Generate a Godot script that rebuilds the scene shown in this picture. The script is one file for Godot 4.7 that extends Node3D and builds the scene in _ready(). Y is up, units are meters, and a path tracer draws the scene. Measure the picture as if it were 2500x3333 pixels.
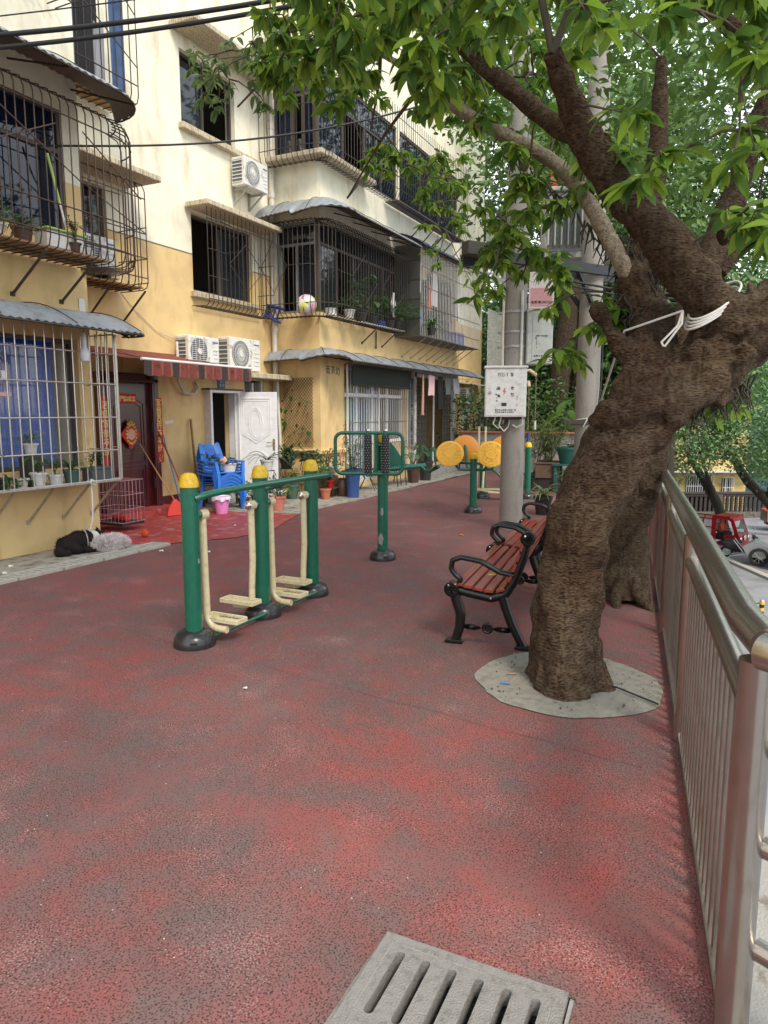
extends Node3D

# ---------------------------------------------------------------- mesh collector
class MB:
	var v := PackedVector3Array()
	var n := PackedVector3Array()
	var c := PackedColorArray()
	var ix := PackedInt32Array()
	var col := Color.WHITE
	var colored := false
	func paint(k: Color) -> void:
		col = k
		colored = true
	func vert(p: Vector3,m: Vector3) -> int:
		v.append(p)
		n.append(m)
		c.append(col)
		return v.size() - 1
	func tri(a: Vector3,b: Vector3,d: Vector3) -> void:
		var m := (b - a).cross(d - a).normalized()
		var i := vert(a,m)
		vert(b,m)
		vert(d,m)
		ix.append_array(PackedInt32Array([i,i + 2,i + 1]))
	func quad(a: Vector3,b: Vector3,d: Vector3,e: Vector3) -> void:
		var m := (d - a).cross(e - b).normalized()
		var i := vert(a,m)
		vert(b,m)
		vert(d,m)
		vert(e,m)
		ix.append_array(PackedInt32Array([i,i + 2,i + 1,i,i + 3,i + 2]))
	func quad_from(o: Vector3,a: Vector3,b: Vector3,d: Vector3,e: Vector3) -> void:
		if (d - a).cross(e - b).dot((a + b + d + e) * 0.25 - o) < 0.0:
			quad(a,e,d,b)
		else:
			quad(a,b,d,e)
	func box(ctr: Vector3,s: Vector3,b := Basis.IDENTITY,bev := 0.0) -> void:
		var h := s * 0.5
		if bev <= 0.0:
			for ax in 3:
				var u := (ax + 1) % 3
				var w := (ax + 2) % 3
				for sg in [-1.0,1.0]:
					var q := []
					for k in [[-1,-1],[1,-1],[1,1],[-1,1]]:
						var p := Vector3.ZERO
						p[ax] = sg * h[ax]
						p[u] = k[0] * h[u]
						p[w] = k[1] * h[w]
						q.append(ctr + b * p)
					quad_from(ctr,q[0],q[1],q[2],q[3])
			return
		var pt := func(sx,sy,sz,ax):
			var p := Vector3(sx * (h.x - bev),sy * (h.y - bev),sz * (h.z - bev))
			p[ax] = [sx,sy,sz][ax] * h[ax]
			return ctr + b * p
		for ax in 3:
			var u := (ax + 1) % 3
			var w := (ax + 2) % 3
			for sg in [-1,1]:
				var q := []
				for k in [[-1,-1],[1,-1],[1,1],[-1,1]]:
					var s3 := [0,0,0]
					s3[ax] = sg
					s3[u] = k[0]
					s3[w] = k[1]
					q.append(pt.call(s3[0],s3[1],s3[2],ax))
				quad_from(ctr,q[0],q[1],q[2],q[3])
				for sg2 in [-1,1]:
					var e := []
					for k in [-1,1]:
						var s4 := [0,0,0]
						s4[ax] = sg
						s4[u] = sg2
						s4[w] = k
						e.append(pt.call(s4[0],s4[1],s4[2],ax))
						e.append(pt.call(s4[0],s4[1],s4[2],u))
					quad_from(ctr,e[0],e[1],e[3],e[2])
		for sx in [-1,1]:
			for sy in [-1,1]:
				for sz in [-1,1]:
					var a: Vector3 = pt.call(sx,sy,sz,0)
					var d: Vector3 = pt.call(sx,sy,sz,1)
					var e: Vector3 = pt.call(sx,sy,sz,2)
					if (d - a).cross(e - a).dot(a - ctr) < 0:
						tri(a,e,d)
					else:
						tri(a,d,e)
	# a bar of rectangular section from p to q
	func bar(p: Vector3,q: Vector3,w: float,t: float,up := Vector3.UP) -> void:
		var z := (q - p)
		var l := z.length()
		if l < 1e-5:
			return
		z /= l
		if absf(z.dot(up)) > 0.98:
			up = Vector3.RIGHT
		var x := up.cross(z).normalized()
		box((p + q) * 0.5,Vector3(w,t,l),Basis(x,z.cross(x),z))
	func tube(pts: Array,r,sides := 6,caps := true) -> void:
		var m := pts.size()
		var first := v.size()
		var t0: Vector3 = (pts[1] - pts[0]).normalized()
		var up := Vector3.UP if absf(t0.y) < 0.9 else Vector3.RIGHT
		var x := up.cross(t0).normalized()
		var last := t0
		for i in m:
			var t: Vector3
			if i == 0:
				t = t0
			elif i == m - 1:
				t = (pts[i] - pts[i - 1]).normalized()
			else:
				t = ((pts[i + 1] - pts[i]).normalized() + (pts[i] - pts[i - 1]).normalized()).normalized()
			var axis := last.cross(t)
			if axis.length() > 1e-6:
				x = x.rotated(axis.normalized(),last.angle_to(t))
			x = (x - t * x.dot(t)).normalized()
			last = t
			var y := t.cross(x)
			var rr: float = r[i] if r is Array else r
			for k in sides:
				var a := TAU * k / sides
				var d := x * cos(a) + y * sin(a)
				vert(pts[i] + d * rr,d)
		for i in m - 1:
			for k in sides:
				var a := first + i * sides + k
				var b := first + i * sides + (k + 1) % sides
				ix.append_array(PackedInt32Array([a,a + sides,b,b,a + sides,b + sides]))
		if caps:
			for e in [0,m - 1]:
				var t: Vector3 = (pts[1] - pts[0]).normalized() if e == 0 else (pts[m - 1] - pts[m - 2]).normalized()
				var nn := -t if e == 0 else t
				var ce := vert(pts[e],nn)
				var f0 := v.size()
				for k in sides:
					vert(v[first + e * sides + k],nn)
				for k in sides:
					if e == 0:
						ix.append_array(PackedInt32Array([ce,f0 + k,f0 + (k + 1) % sides]))
					else:
						ix.append_array(PackedInt32Array([ce,f0 + (k + 1) % sides,f0 + k]))
	# profile of Vector2(radius, height), bottom to top on the outside
	func lathe(prof: Array,segs: int,xf := Transform3D.IDENTITY,squash := Vector2.ONE) -> void:
		for i in prof.size() - 1:
			var a: Vector2 = prof[i]
			var b: Vector2 = prof[i + 1]
			var d := (b - a)
			if d.length() < 1e-6:
				continue
			d = d.normalized()
			var m := Vector2(d.y,-d.x)
			var ma := m
			var mb := m
			if i > 0:
				var e: Vector2 = (a - prof[i - 1]).normalized()
				if e.dot(d) > 0.7:
					ma = (m + Vector2(e.y,-e.x)).normalized()
			if i < prof.size() - 2:
				var e: Vector2 = (prof[i + 2] - b).normalized()
				if e.dot(d) > 0.7:
					mb = (m + Vector2(e.y,-e.x)).normalized()
			var f := v.size()
			for k in segs:
				var an := TAU * k / segs
				var cs := Vector3(cos(an) * squash.x,0,sin(an) * squash.y)
				vert(xf * (cs * a.x + Vector3(0,a.y,0)),(xf.basis * (cs * ma.x + Vector3(0,ma.y,0))).normalized())
				vert(xf * (cs * b.x + Vector3(0,b.y,0)),(xf.basis * (cs * mb.x + Vector3(0,mb.y,0))).normalized())
			for k in segs:
				var p := f + 2 * k
				var q := f + 2 * ((k + 1) % segs)
				ix.append_array(PackedInt32Array([p,q,p + 1,q,q + 1,p + 1]))
	func ball(ctr: Vector3,r: Vector3,segs := 12,rings := 7) -> void:
		var prof := []
		for i in rings + 1:
			var a := -PI / 2 + PI * i / rings
			prof.append(Vector2(cos(a),sin(a)))
		lathe(prof,segs,Transform3D(Basis.from_scale(r),ctr))
	# polygon in local xy, pushed out along local z from 0 to depth
	func prism(poly: PackedVector2Array,depth: float,xf := Transform3D.IDENTITY) -> void:
		if Geometry2D.is_polygon_clockwise(poly):
			poly.reverse()
		var idx := Geometry2D.triangulate_polygon(poly)
		for z in [0.0,depth]:
			var m := xf.basis * Vector3(0,0,1.0 if z > 0.0 else -1.0)
			var f := v.size()
			for p in poly:
				vert(xf * Vector3(p.x,p.y,z),m.normalized())
			for k in range(0,idx.size(),3):
				var a := poly[idx[k]]
				var b := poly[idx[k + 1]]
				var d := poly[idx[k + 2]]
				var ccw := (b - a).cross(d - a) > 0
				if ccw == (z > 0.0):
					ix.append_array(PackedInt32Array([f + idx[k],f + idx[k + 2],f + idx[k + 1]]))
				else:
					ix.append_array(PackedInt32Array([f + idx[k],f + idx[k + 1],f + idx[k + 2]]))
		for i in poly.size():
			var a := poly[i]
			var b := poly[(i + 1) % poly.size()]
			quad(xf * Vector3(a.x,a.y,0),xf * Vector3(b.x,b.y,0),xf * Vector3(b.x,b.y,depth),xf * Vector3(a.x,a.y,depth))
	# a thin sheet over a grid of points, smooth on both sides
	func sheet(rows: Array,thick := 0.0) -> void:
		var h := rows.size()
		var w: int = rows[0].size()
		for side in ([0,1] if thick > 0.0 else [0]):
			var f := v.size()
			for i in h:
				for k in w:
					var du: Vector3 = rows[i][mini(k + 1,w - 1)] - rows[i][maxi(k - 1,0)]
					var dv: Vector3 = rows[mini(i + 1,h - 1)][k] - rows[maxi(i - 1,0)][k]
					var m := du.cross(dv).normalized()
					if side == 0:
						vert(rows[i][k],m)
					else:
						vert(rows[i][k] - m * thick,-m)
			for i in h - 1:
				for k in w - 1:
					var a := f + i * w + k
					if side == 0:
						ix.append_array(PackedInt32Array([a,a + w + 1,a + 1,a,a + w,a + w + 1]))
					else:
						ix.append_array(PackedInt32Array([a,a + 1,a + w + 1,a,a + w + 1,a + w]))
	# a wall in the plane of axes u (horizontal) and y, with rectangular holes [u0, y0, u1, y1]
	func wall(o: Vector3,u: Vector3,out: Vector3,r: Array,holes: Array,th: float) -> void:
		var us := [r[0],r[2]]
		var ys := [r[1],r[3]]
		for q in holes:
			us.append_array([q[0],q[2]])
			ys.append_array([q[1],q[3]])
		us.sort()
		ys.sort()
		var inside := func(a,b):
			if a < r[0] or a > r[2] or b < r[1] or b > r[3]:
				return true
			for q in holes:
				if a > q[0] and a < q[2] and b > q[1] and b < q[3]:
					return true
			return false
		var at := func(a,b,d): return o + u * a + Vector3.UP * b - out * d
		for i in us.size() - 1:
			for k in ys.size() - 1:
				var a0: float = us[i]
				var a1: float = us[i + 1]
				var b0: float = ys[k]
				var b1: float = ys[k + 1]
				if a1 - a0 < 1e-5 or b1 - b0 < 1e-5 or inside.call((a0 + a1) / 2,(b0 + b1) / 2):
					continue
				var mid: Vector3 = at.call((a0 + a1) / 2,(b0 + b1) / 2,th / 2)
				quad_from(mid,at.call(a0,b0,0),at.call(a1,b0,0),at.call(a1,b1,0),at.call(a0,b1,0))
				quad_from(mid,at.call(a0,b0,th),at.call(a1,b0,th),at.call(a1,b1,th),at.call(a0,b1,th))
				for e in [[a0 - 1e-4,(b0 + b1) / 2,a0,b0,a0,b1],[a1 + 1e-4,(b0 + b1) / 2,a1,b0,a1,b1],[(a0 + a1) / 2,b0 - 1e-4,a0,b0,a1,b0],[(a0 + a1) / 2,b1 + 1e-4,a0,b1,a1,b1]]:
					if inside.call(e[0],e[1]):
						quad_from(mid,at.call(e[2],e[3],0),at.call(e[4],e[5],0),at.call(e[4],e[5],th),at.call(e[2],e[3],th))
	# smooth union of tapered capsules [ax, ay, az, ra, bx, by, bz, rb], meshed as surface nets
	func blob(bones: Array,cell: float,k: float,bump: FastNoiseLite = null,amp := 0.0,tint = null) -> void:
		var lo := Vector3(1e9,1e9,1e9)
		var hi := -lo
		for b in bones:
			for e in [0,4]:
				var p := Vector3(b[e],b[e + 1],b[e + 2])
				var m: float = b[e + 3] + k + 3.0 * cell + amp
				lo = lo.min(p - Vector3.ONE * m)
				hi = hi.max(p + Vector3.ONE * m)
		var nx := int((hi.x - lo.x) / cell) + 2
		var ny := int((hi.y - lo.y) / cell) + 2
		var nz := int((hi.z - lo.z) / cell) + 2
		var g := PackedFloat32Array()
		g.resize(nx * ny * nz)
		g.fill(9.0)
		for b in bones:
			var pa := Vector3(b[0],b[1],b[2])
			var pb := Vector3(b[4],b[5],b[6])
			var ra: float = b[3]
			var rb: float = b[7]
			var ab := pb - pa
			var l2 := maxf(ab.length_squared(),1e-9)
			var m := maxf(ra,rb) + k + 2.5 * cell + amp
			var a0 := ((pa.min(pb) - Vector3.ONE * m - lo) / cell).floor().max(Vector3.ZERO)
			var a1 := ((pa.max(pb) + Vector3.ONE * m - lo) / cell).ceil().min(Vector3(nx - 1,ny - 1,nz - 1))
			for i in range(int(a0.x),int(a1.x) + 1):
				for j in range(int(a0.y),int(a1.y) + 1):
					var row := (i * ny + j) * nz
					for q in range(int(a0.z),int(a1.z) + 1):
						var p := lo + Vector3(i,j,q) * cell - pa
						var t := clampf(p.dot(ab) / l2,0.0,1.0)
						var d := (p - ab * t).length() - lerpf(ra,rb,t)
						var o := g[row + q]
						var hh := maxf(k - absf(d - o),0.0) / k
						g[row + q] = minf(d,o) - hh * hh * k * 0.25
		if bump:
			for i in nx:
				for j in ny:
					for q in nz:
						var w := (i * ny + j) * nz + q
						if absf(g[w]) < 3.0 * cell + amp:
							g[w] += amp * bump.get_noise_3d(lo.x + i * cell,lo.y + j * cell,lo.z + q * cell)
		var id := PackedInt32Array()
		id.resize(nx * ny * nz)
		id.fill(-1)
		var base := v.size()
		var off := [0,nz,ny * nz,ny * nz + nz,1,nz + 1,ny * nz + 1,ny * nz + nz + 1]
		var cp := [Vector3(0,0,0),Vector3(0,1,0),Vector3(1,0,0),Vector3(1,1,0),Vector3(0,0,1),Vector3(0,1,1),Vector3(1,0,1),Vector3(1,1,1)]
		var ed := [[0,1],[2,3],[4,5],[6,7],[0,2],[1,3],[4,6],[5,7],[0,4],[1,5],[2,6],[3,7]]
		for i in nx - 1:
			for j in ny - 1:
				for q in nz - 1:
					var w := (i * ny + j) * nz + q
					var g0 := g[w]
					if absf(g0) > 4.0 * cell:
						continue
					var s := 0
					for e in 8:
						if g[w + off[e]] < 0.0:
							s += 1
					if s == 0 or s == 8:
						continue
					var sum := Vector3.ZERO
					var cnt := 0
					for e in ed:
						var d0 := g[w + off[e[0]]]
						var d1 := g[w + off[e[1]]]
						if (d0 < 0.0) != (d1 < 0.0):
							sum += (cp[e[0]] as Vector3).lerp(cp[e[1]],d0 / (d0 - d1))
							cnt += 1
					var pos := lo + (Vector3(i,j,q) + sum / cnt) * cell
					if tint != null:
						paint(tint.call(pos))
					id[w] = vert(pos,Vector3.ZERO)
		for i in range(1,nx - 1):
			for j in range(1,ny - 1):
				for q in range(1,nz - 1):
					var w := (i * ny + j) * nz + q
					if id[w] < 0:
						continue
					var neg := g[w] < 0.0
					for ax in 3:
						var st: int = [ny * nz,nz,1][ax]
						if (g[w + st] < 0.0) == neg:
							continue
						var u: int = [nz,1,ny * nz][ax]
						var z: int = [1,ny * nz,nz][ax]
						var a := id[w]
						var b := id[w - u]
						var d := id[w - u - z]
						var e := id[w - z]
						if a < 0 or b < 0 or d < 0 or e < 0:
							continue
						if neg:
							_net(a,b,d,e)
						else:
							_net(a,e,d,b)
		for i in range(base,v.size()):
			n[i] = n[i].normalized() if n[i].length() > 1e-9 else Vector3.UP
	func _net(a: int,b: int,d: int,e: int) -> void:
		var m := (v[d] - v[a]).cross(v[e] - v[b])
		n[a] += m
		n[b] += m
		n[d] += m
		n[e] += m
		ix.append_array(PackedInt32Array([a,d,b,a,e,d]))
	func mesh() -> ArrayMesh:
		var a := []
		a.resize(Mesh.ARRAY_MAX)
		a[Mesh.ARRAY_VERTEX] = v
		a[Mesh.ARRAY_NORMAL] = n
		if colored:
			a[Mesh.ARRAY_COLOR] = c
		a[Mesh.ARRAY_INDEX] = ix
		var m := ArrayMesh.new()
		if v.size() > 0:
			m.add_surface_from_arrays(Mesh.PRIMITIVE_TRIANGLES,a)
		return m

# ---------------------------------------------------------------- objects
var taken := {}
var M := {}
var T := {}
var rng := RandomNumberGenerator.new()

func numbered(s: String) -> String:
	taken[s] = taken.get(s,-1) + 1
	return s if taken[s] == 0 else "%s_%03d" % [s,taken[s]]
func tag(o: Node,label: String,category := "",group := "",kind := "") -> void:
	if label:
		o.set_meta("label",label)
	if category:
		o.set_meta("category",category)
	if group:
		o.set_meta("group",group)
	if kind:
		o.set_meta("kind",kind)
func thing(nm: String,label: String,cat: String,at := Vector3.ZERO,turn := 0.0,grp := "") -> Node3D:
	var o := Node3D.new()
	o.name = numbered(nm)
	add_child(o)
	o.position = at
	o.rotation.y = turn
	tag(o,label,cat,grp)
	return o
func part(mb: MB,nm: String,m: Material,par: Node) -> MeshInstance3D:
	return inst(mb.mesh(),nm,m,par)
func inst(me: Mesh,nm: String,m: Material,par: Node,xf := Transform3D.IDENTITY) -> MeshInstance3D:
	var o := MeshInstance3D.new()
	o.name = nm
	o.mesh = me
	o.material_override = m
	o.transform = xf
	par.add_child(o,true)
	return o
func solo(mb: MB,nm: String,m: Material,label: String,cat: String,at := Vector3.ZERO,turn := 0.0,grp := "") -> MeshInstance3D:
	var o := inst(mb.mesh(),numbered(nm),m,self)
	o.position = at
	o.rotation.y = turn
	tag(o,label,cat,grp)
	return o
func struct(mb: MB,nm: String,m: Material) -> MeshInstance3D:
	var o := inst(mb.mesh(),numbered(nm),m,self)
	tag(o,"","","","structure")
	return o
func dupe(src: Node3D,at: Vector3,turn: float,label: String) -> Node3D:
	var o: Node3D = src.duplicate()
	o.name = numbered(str(src.name).rstrip("_0123456789"))
	add_child(o)
	o.position = at
	o.rotation.y = turn
	o.set_meta("label",label)
	return o
func swarm(me: Mesh,xfs: Array,cols: Array,nm: String,m: Material,par: Node) -> MultiMeshInstance3D:
	var mm := MultiMesh.new()
	mm.transform_format = MultiMesh.TRANSFORM_3D
	mm.use_colors = true
	mm.mesh = me
	mm.instance_count = xfs.size()
	for i in xfs.size():
		mm.set_instance_transform(i,xfs[i])
		mm.set_instance_color(i,cols[i])
	var o := MultiMeshInstance3D.new()
	o.name = nm
	o.multimesh = mm
	o.material_override = m
	par.add_child(o,true)
	return o

# ---------------------------------------------------------------- materials (colours are linear base colours)
func noise_tex(key: String,kind: int,freq: float,oct: int,stops: Array,size := 512,seed := 1,warp := 0.0,cell_ret := -1) -> NoiseTexture2D:
	var nz := FastNoiseLite.new()
	nz.seed = seed
	nz.noise_type = kind
	nz.frequency = freq
	nz.fractal_octaves = oct
	nz.fractal_type = FastNoiseLite.FRACTAL_FBM if oct > 1 else FastNoiseLite.FRACTAL_NONE
	if cell_ret >= 0:
		nz.cellular_return_type = cell_ret
	if warp > 0.0:
		nz.domain_warp_enabled = true
		nz.domain_warp_amplitude = warp
		nz.domain_warp_frequency = freq * 1.5
	var g := Gradient.new()
	var off := PackedFloat32Array()
	var cs := PackedColorArray()
	for s in stops:
		off.append(s[0])
		var k: Color = s[1] if s[1] is Color else Color(s[1],s[1],s[1])
		var q := k.linear_to_srgb()
		q.a = k.a
		cs.append(q)
	g.offsets = off
	g.colors = cs
	var t := NoiseTexture2D.new()
	t.width = size
	t.height = size
	t.seamless = true
	t.noise = nz
	t.color_ramp = g
	T[key] = t
	return t
func mat(key: String,k: Color,rough := 0.7,metal := 0.0,o := {}) -> StandardMaterial3D:
	var m := StandardMaterial3D.new()
	m.resource_name = key
	var s := k.linear_to_srgb()
	s.a = k.a
	m.albedo_color = s
	m.roughness = rough
	m.metallic = metal
	if o.has("tex"):
		m.albedo_texture = T[o.tex]
	if o.has("tex") or o.has("bump"):
		m.uv1_triplanar = true
		m.uv1_world_triplanar = not o.get("own",false)
		var ts = o.get("ts",1.0)
		m.uv1_scale = ts if ts is Vector3 else Vector3.ONE * ts
	if o.has("det"):
		m.detail_enabled = true
		m.detail_albedo = T[o.det]
		m.detail_blend_mode = BaseMaterial3D.BLEND_MODE_MUL if o.get("mul",true) else BaseMaterial3D.BLEND_MODE_MIX
		m.detail_uv_layer = BaseMaterial3D.DETAIL_UV_2
		m.uv2_triplanar = true
		m.uv2_world_triplanar = not o.get("own",false)
		var ds = o.get("ds",0.3)
		m.uv2_scale = ds if ds is Vector3 else Vector3.ONE * ds
	if o.has("bump"):
		m.heightmap_enabled = true
		m.heightmap_texture = T[o.bump]
		m.heightmap_scale = o.get("bs",0.1)
	if o.get("vc",false):
		m.vertex_color_use_as_albedo = true
	if o.has("coat"):
		m.clearcoat_enabled = true
		m.clearcoat = o.coat
		m.clearcoat_roughness = 0.15
	if o.has("back"):
		m.backlight_enabled = true
		m.backlight = Color(o.back,o.back,o.back)
	if o.has("rim"):
		m.rim_enabled = true
		m.rim = o.rim
		m.rim_tint = 0.6
	if k.a < 1.0:
		m.transparency = BaseMaterial3D.TRANSPARENCY_ALPHA
	if o.has("spec"):
		m.metallic_specular = o.spec
	M[key] = m
	return m

# red rubber surfacing: dark gaps between grains, red grains, bleached grains that are denser where it is worn
func rubber_grains(n: int) -> ImageTexture:
	var layer := func(seed: int,freq: float,oct: int) -> PackedByteArray:
		var z := FastNoiseLite.new()
		z.seed = seed
		z.noise_type = FastNoiseLite.TYPE_SIMPLEX_SMOOTH
		z.frequency = freq
		z.fractal_octaves = oct
		return z.get_seamless_image(n,n).get_data()
	var grain: PackedByteArray = layer.call(21,0.4,2)
	var wear: PackedByteArray = layer.call(22,0.006,6)
	var tone: PackedByteArray = layer.call(23,0.012,5)
	var out := PackedByteArray()
	out.resize(n * n * 3)
	var i := 0
	for k in n * n:
		var g := grain[k]
		var w := wear[k]
		var t := tone[k]
		if g < 84:
			out[i] = 66
			out[i + 1] = 46
			out[i + 2] = 45
		elif g > 232 - maxi(0,w - 105) * 3 / 4:
			var b := 136 + (g & 31)
			out[i] = b
			out[i + 1] = b - 22
			out[i + 2] = b - 25
		else:
			var r := 106 + (t >> 3) + (g >> 4)
			out[i] = r
			out[i + 1] = 88 - (t >> 4) + (g >> 4)
			out[i + 2] = 85 - (t >> 4) + (g >> 4)
		i += 3
	return ImageTexture.create_from_image(Image.create_from_data(n,n,false,Image.FORMAT_RGB8,out))
func make_materials() -> void:
	var SX := FastNoiseLite.TYPE_SIMPLEX_SMOOTH
	var CE := FastNoiseLite.TYPE_CELLULAR
	noise_tex("cloud",SX,0.012,5,[[0.0,0.62],[0.45,0.92],[1.0,1.0]],512,3)
	noise_tex("soft",SX,0.008,4,[[0.0,0.86],[0.6,1.0],[1.0,1.0]],512,5)
	noise_tex("fine",SX,0.16,3,[[0.0,0.72],[0.5,0.95],[1.0,1.0]],512,7)
	noise_tex("height",SX,0.06,5,[[0.0,0.0],[1.0,1.0]],512,9)
	noise_tex("stain",SX,0.009,6,[[0.0,Color(0.35,0.32,0.27)],[0.24,Color(0.72,0.68,0.6)],[0.36,Color(0.96,0.95,0.92)],[1.0,1.0]],512,11,30.0)
	noise_tex("grime",SX,0.011,6,[[0.0,Color(0.7,0.66,0.58)],[0.22,Color(0.88,0.86,0.82)],[0.4,Color(0.98,0.98,0.97)],[1.0,1.0]],512,41,30.0)
	noise_tex("scuff",SX,0.012,6,[[0.0,Color(0.45,0.3,0.28,0.8)],[0.28,Color(0.42,0.2,0.19,0.55)],[0.42,Color(0.4,0.12,0.11,0.1)],[0.6,Color(0.4,0.07,0.06,0.0)],[1.0,Color(0.4,0.06,0.06,0.0)]],512,43,40.0)
	noise_tex("streak",SX,0.02,5,[[0.0,Color(0.3,0.27,0.22)],[0.3,Color(0.62,0.58,0.5)],[0.5,Color(0.93,0.91,0.88)],[1.0,1.0]],512,13,10.0)
	noise_tex("grain",SX,0.03,5,[[0.0,0.45],[0.5,0.85],[1.0,1.0]],512,15)
	noise_tex("bark",SX,0.035,5,[[0.0,0.12],[0.32,0.42],[0.55,0.9],[1.0,1.0]],512,17,22.0)
	noise_tex("bark_h",SX,0.035,5,[[0.0,0.0],[0.3,0.35],[0.55,0.9],[1.0,1.0]],512,17,22.0)
	noise_tex("lichen",SX,0.012,5,[[0.0,Color(0.42,0.36,0.32)],[0.4,Color(0.7,0.62,0.55)],[0.6,Color(0.95,0.92,0.86)],[1.0,Color(1.0,1.0,0.98)]],512,19,20.0)
	# red rubber granules: binder gaps, red grains, bleached grains
	noise_tex("speck",SX,0.045,5,[[0.0,1.0],[0.62,1.0],[0.7,0.86],[0.8,0.55],[1.0,0.4]],512,25)
	noise_tex("asphalt",SX,0.3,2,[[0.0,0.6],[0.6,0.9],[1.0,1.0]],512,27)
	noise_tex("rusty",SX,0.03,5,[[0.0,Color(0.5,0.3,0.18)],[0.42,Color(0.8,0.68,0.6)],[0.6,Color(1,1,1)],[1.0,Color(1,1,1)]],512,29,12.0)
	T["granule"] = rubber_grains(1536)
	mat("rubber",Color(1,1,1),0.9,0.0,{"tex": "granule","ts": 0.2,"bump": "granule","bs": 0.3,"vc": true,"spec": 0.3})
	mat("red_paint",Color(0.4,0.065,0.06),0.45,0.0,{"tex": "cloud","ts": 1.1,"det": "scuff","ds": 0.6,"mul": false,"bump": "height","bs": 0.25,"spec": 0.35})
	mat("pavement",Color(0.36,0.34,0.3),0.85,0.0,{"tex": "fine","ts": 1.2,"det": "streak","ds": 0.45,"bump": "height","bs": 0.15})
	mat("concrete",Color(0.34,0.33,0.31),0.88,0.0,{"tex": "fine","ts": 2.2,"det": "stain","ds": 1.4,"bump": "height","bs": 0.25})
	mat("pit",Color(0.27,0.255,0.215),0.95,0.0,{"tex": "soft","ts": 3.0,"det": "cloud","ds": 1.6,"bump": "height","bs": 0.5})
	mat("channel",Color(0.4,0.38,0.33),0.9,0.0,{"tex": "soft","ts": 3.0,"det": "grime","ds": 1.0})
	mat("seam",Color(0.1,0.06,0.058),1.0)
	mat("cover",Color(0.25,0.235,0.22),0.85,0.0,{"tex": "fine","ts": 3.5,"det": "cloud","ds": 3.4,"bump": "height","bs": 0.3})
	mat("pole",Color(0.27,0.25,0.225),0.85,0.0,{"tex": "speck","ts": 2.5,"det": "grime","ds": Vector3(1.2,0.35,1.2),"bump": "height","bs": 0.15})
	mat("yellow_wall",Color(0.72,0.52,0.25),0.9,0.0,{"tex": "soft","ts": 0.5,"det": "grime","ds": Vector3(0.45,0.14,0.45),"bump": "height","bs": 0.1})
	mat("cream_wall",Color(0.84,0.79,0.63),0.9,0.0,{"tex": "soft","ts": 0.5,"det": "grime","ds": Vector3(0.4,0.1,0.4),"bump": "height","bs": 0.1})
	mat("band",Color(0.2,0.16,0.13),0.9)
	mat("slab",Color(0.6,0.53,0.4),0.9,0.0,{"tex": "fine","ts": 1.0,"det": "streak","ds": Vector3(2.2,0.5,2.2)})
	mat("inside",Color(0.3,0.28,0.25),0.95)
	mat("plinth",Color(0.12,0.015,0.018),0.5,0.0,{"tex": "cloud","ts": 1.0})
	mat("zinc",Color(0.33,0.36,0.4),0.5,0.25,{"tex": "cloud","ts": 0.8,"det": "stain","ds": 0.8})
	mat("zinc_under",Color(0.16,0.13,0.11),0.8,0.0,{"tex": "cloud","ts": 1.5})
	mat("rust_bar",Color(0.085,0.06,0.05),0.75,0.1,{"tex": "rusty","ts": 3.0})
	mat("dark_bar",Color(0.06,0.055,0.05),0.7,0.1,{"tex": "rusty","ts": 3.0})
	mat("steel",Color(0.62,0.58,0.52),0.3,0.85,{"tex": "cloud","ts": 2.0})
	mat("rail_steel",Color(0.42,0.385,0.35),0.26,0.95,{"tex": "soft","ts": 2.0,"det": "grime","ds": Vector3(7,1.2,7)})
	mat("white_bar",Color(0.7,0.7,0.68),0.5,0.1)
	mat("frame_brown",Color(0.09,0.07,0.06),0.5,0.2)
	mat("frame_grey",Color(0.3,0.31,0.32),0.45,0.4)
	mat("frame_white",Color(0.72,0.73,0.74),0.45)
	mat("glass",Color(0.5,0.6,0.65,0.1),0.03,0.0,{"spec": 0.4})
	mat("blue_glass",Color(0.005,0.011,0.028,0.85),0.03)
	mat("dark_glass",Color(0.02,0.025,0.03,0.75),0.04)
	mat("blue_cloth",Color(0.01,0.075,0.5),0.85,0.0,{"tex": "soft","ts": 2.0})
	mat("red_door",Color(0.065,0.006,0.009),0.28,0.0,{"tex": "soft","ts": 2.0,"coat": 0.5})
	mat("white_door",Color(0.72,0.72,0.74),0.4,0.0,{"tex": "soft","ts": 1.5})
	mat("couplet",Color(0.5,0.012,0.012),0.6,0.0,{"tex": "cloud","ts": 6.0})
	mat("gold",Color(0.75,0.55,0.16),0.4,0.35)
	mat("white_enamel",Color(0.72,0.72,0.7),0.45,0.0,{"tex": "soft","ts": 1.6,"det": "stain","ds": 1.1})
	mat("box_white",Color(0.68,0.67,0.66),0.45,0.0,{"tex": "soft","ts": 2.6,"det": "grime","ds": 1.3})
	mat("box_grey",Color(0.46,0.47,0.44),0.5,0.0,{"tex": "soft","ts": 2.6,"det": "grime","ds": 1.3})
	mat("ink",Color(0.03,0.03,0.035),0.7)
	mat("ink_green",Color(0.03,0.1,0.08),0.8)
	mat("ink_red",Color(0.55,0.12,0.1),0.7)
	mat("ac_grille",Color(0.1,0.11,0.12),0.6)
	mat("pipe",Color(0.6,0.57,0.5),0.6,0.0,{"tex": "cloud","ts": 1.5})
	mat("cable",Color(0.016,0.018,0.02),0.6)
	mat("rope",Color(0.68,0.66,0.62),0.9,0.0,{"tex": "fine","ts": 9.0})
	mat("rope_red",Color(0.5,0.06,0.03),0.85)
	mat("green_paint",Color(0.006,0.12,0.072),0.3,0.0,{"tex": "soft","ts": 2.5,"det": "grime","ds": Vector3(5,2,5),"coat": 0.25})
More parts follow.
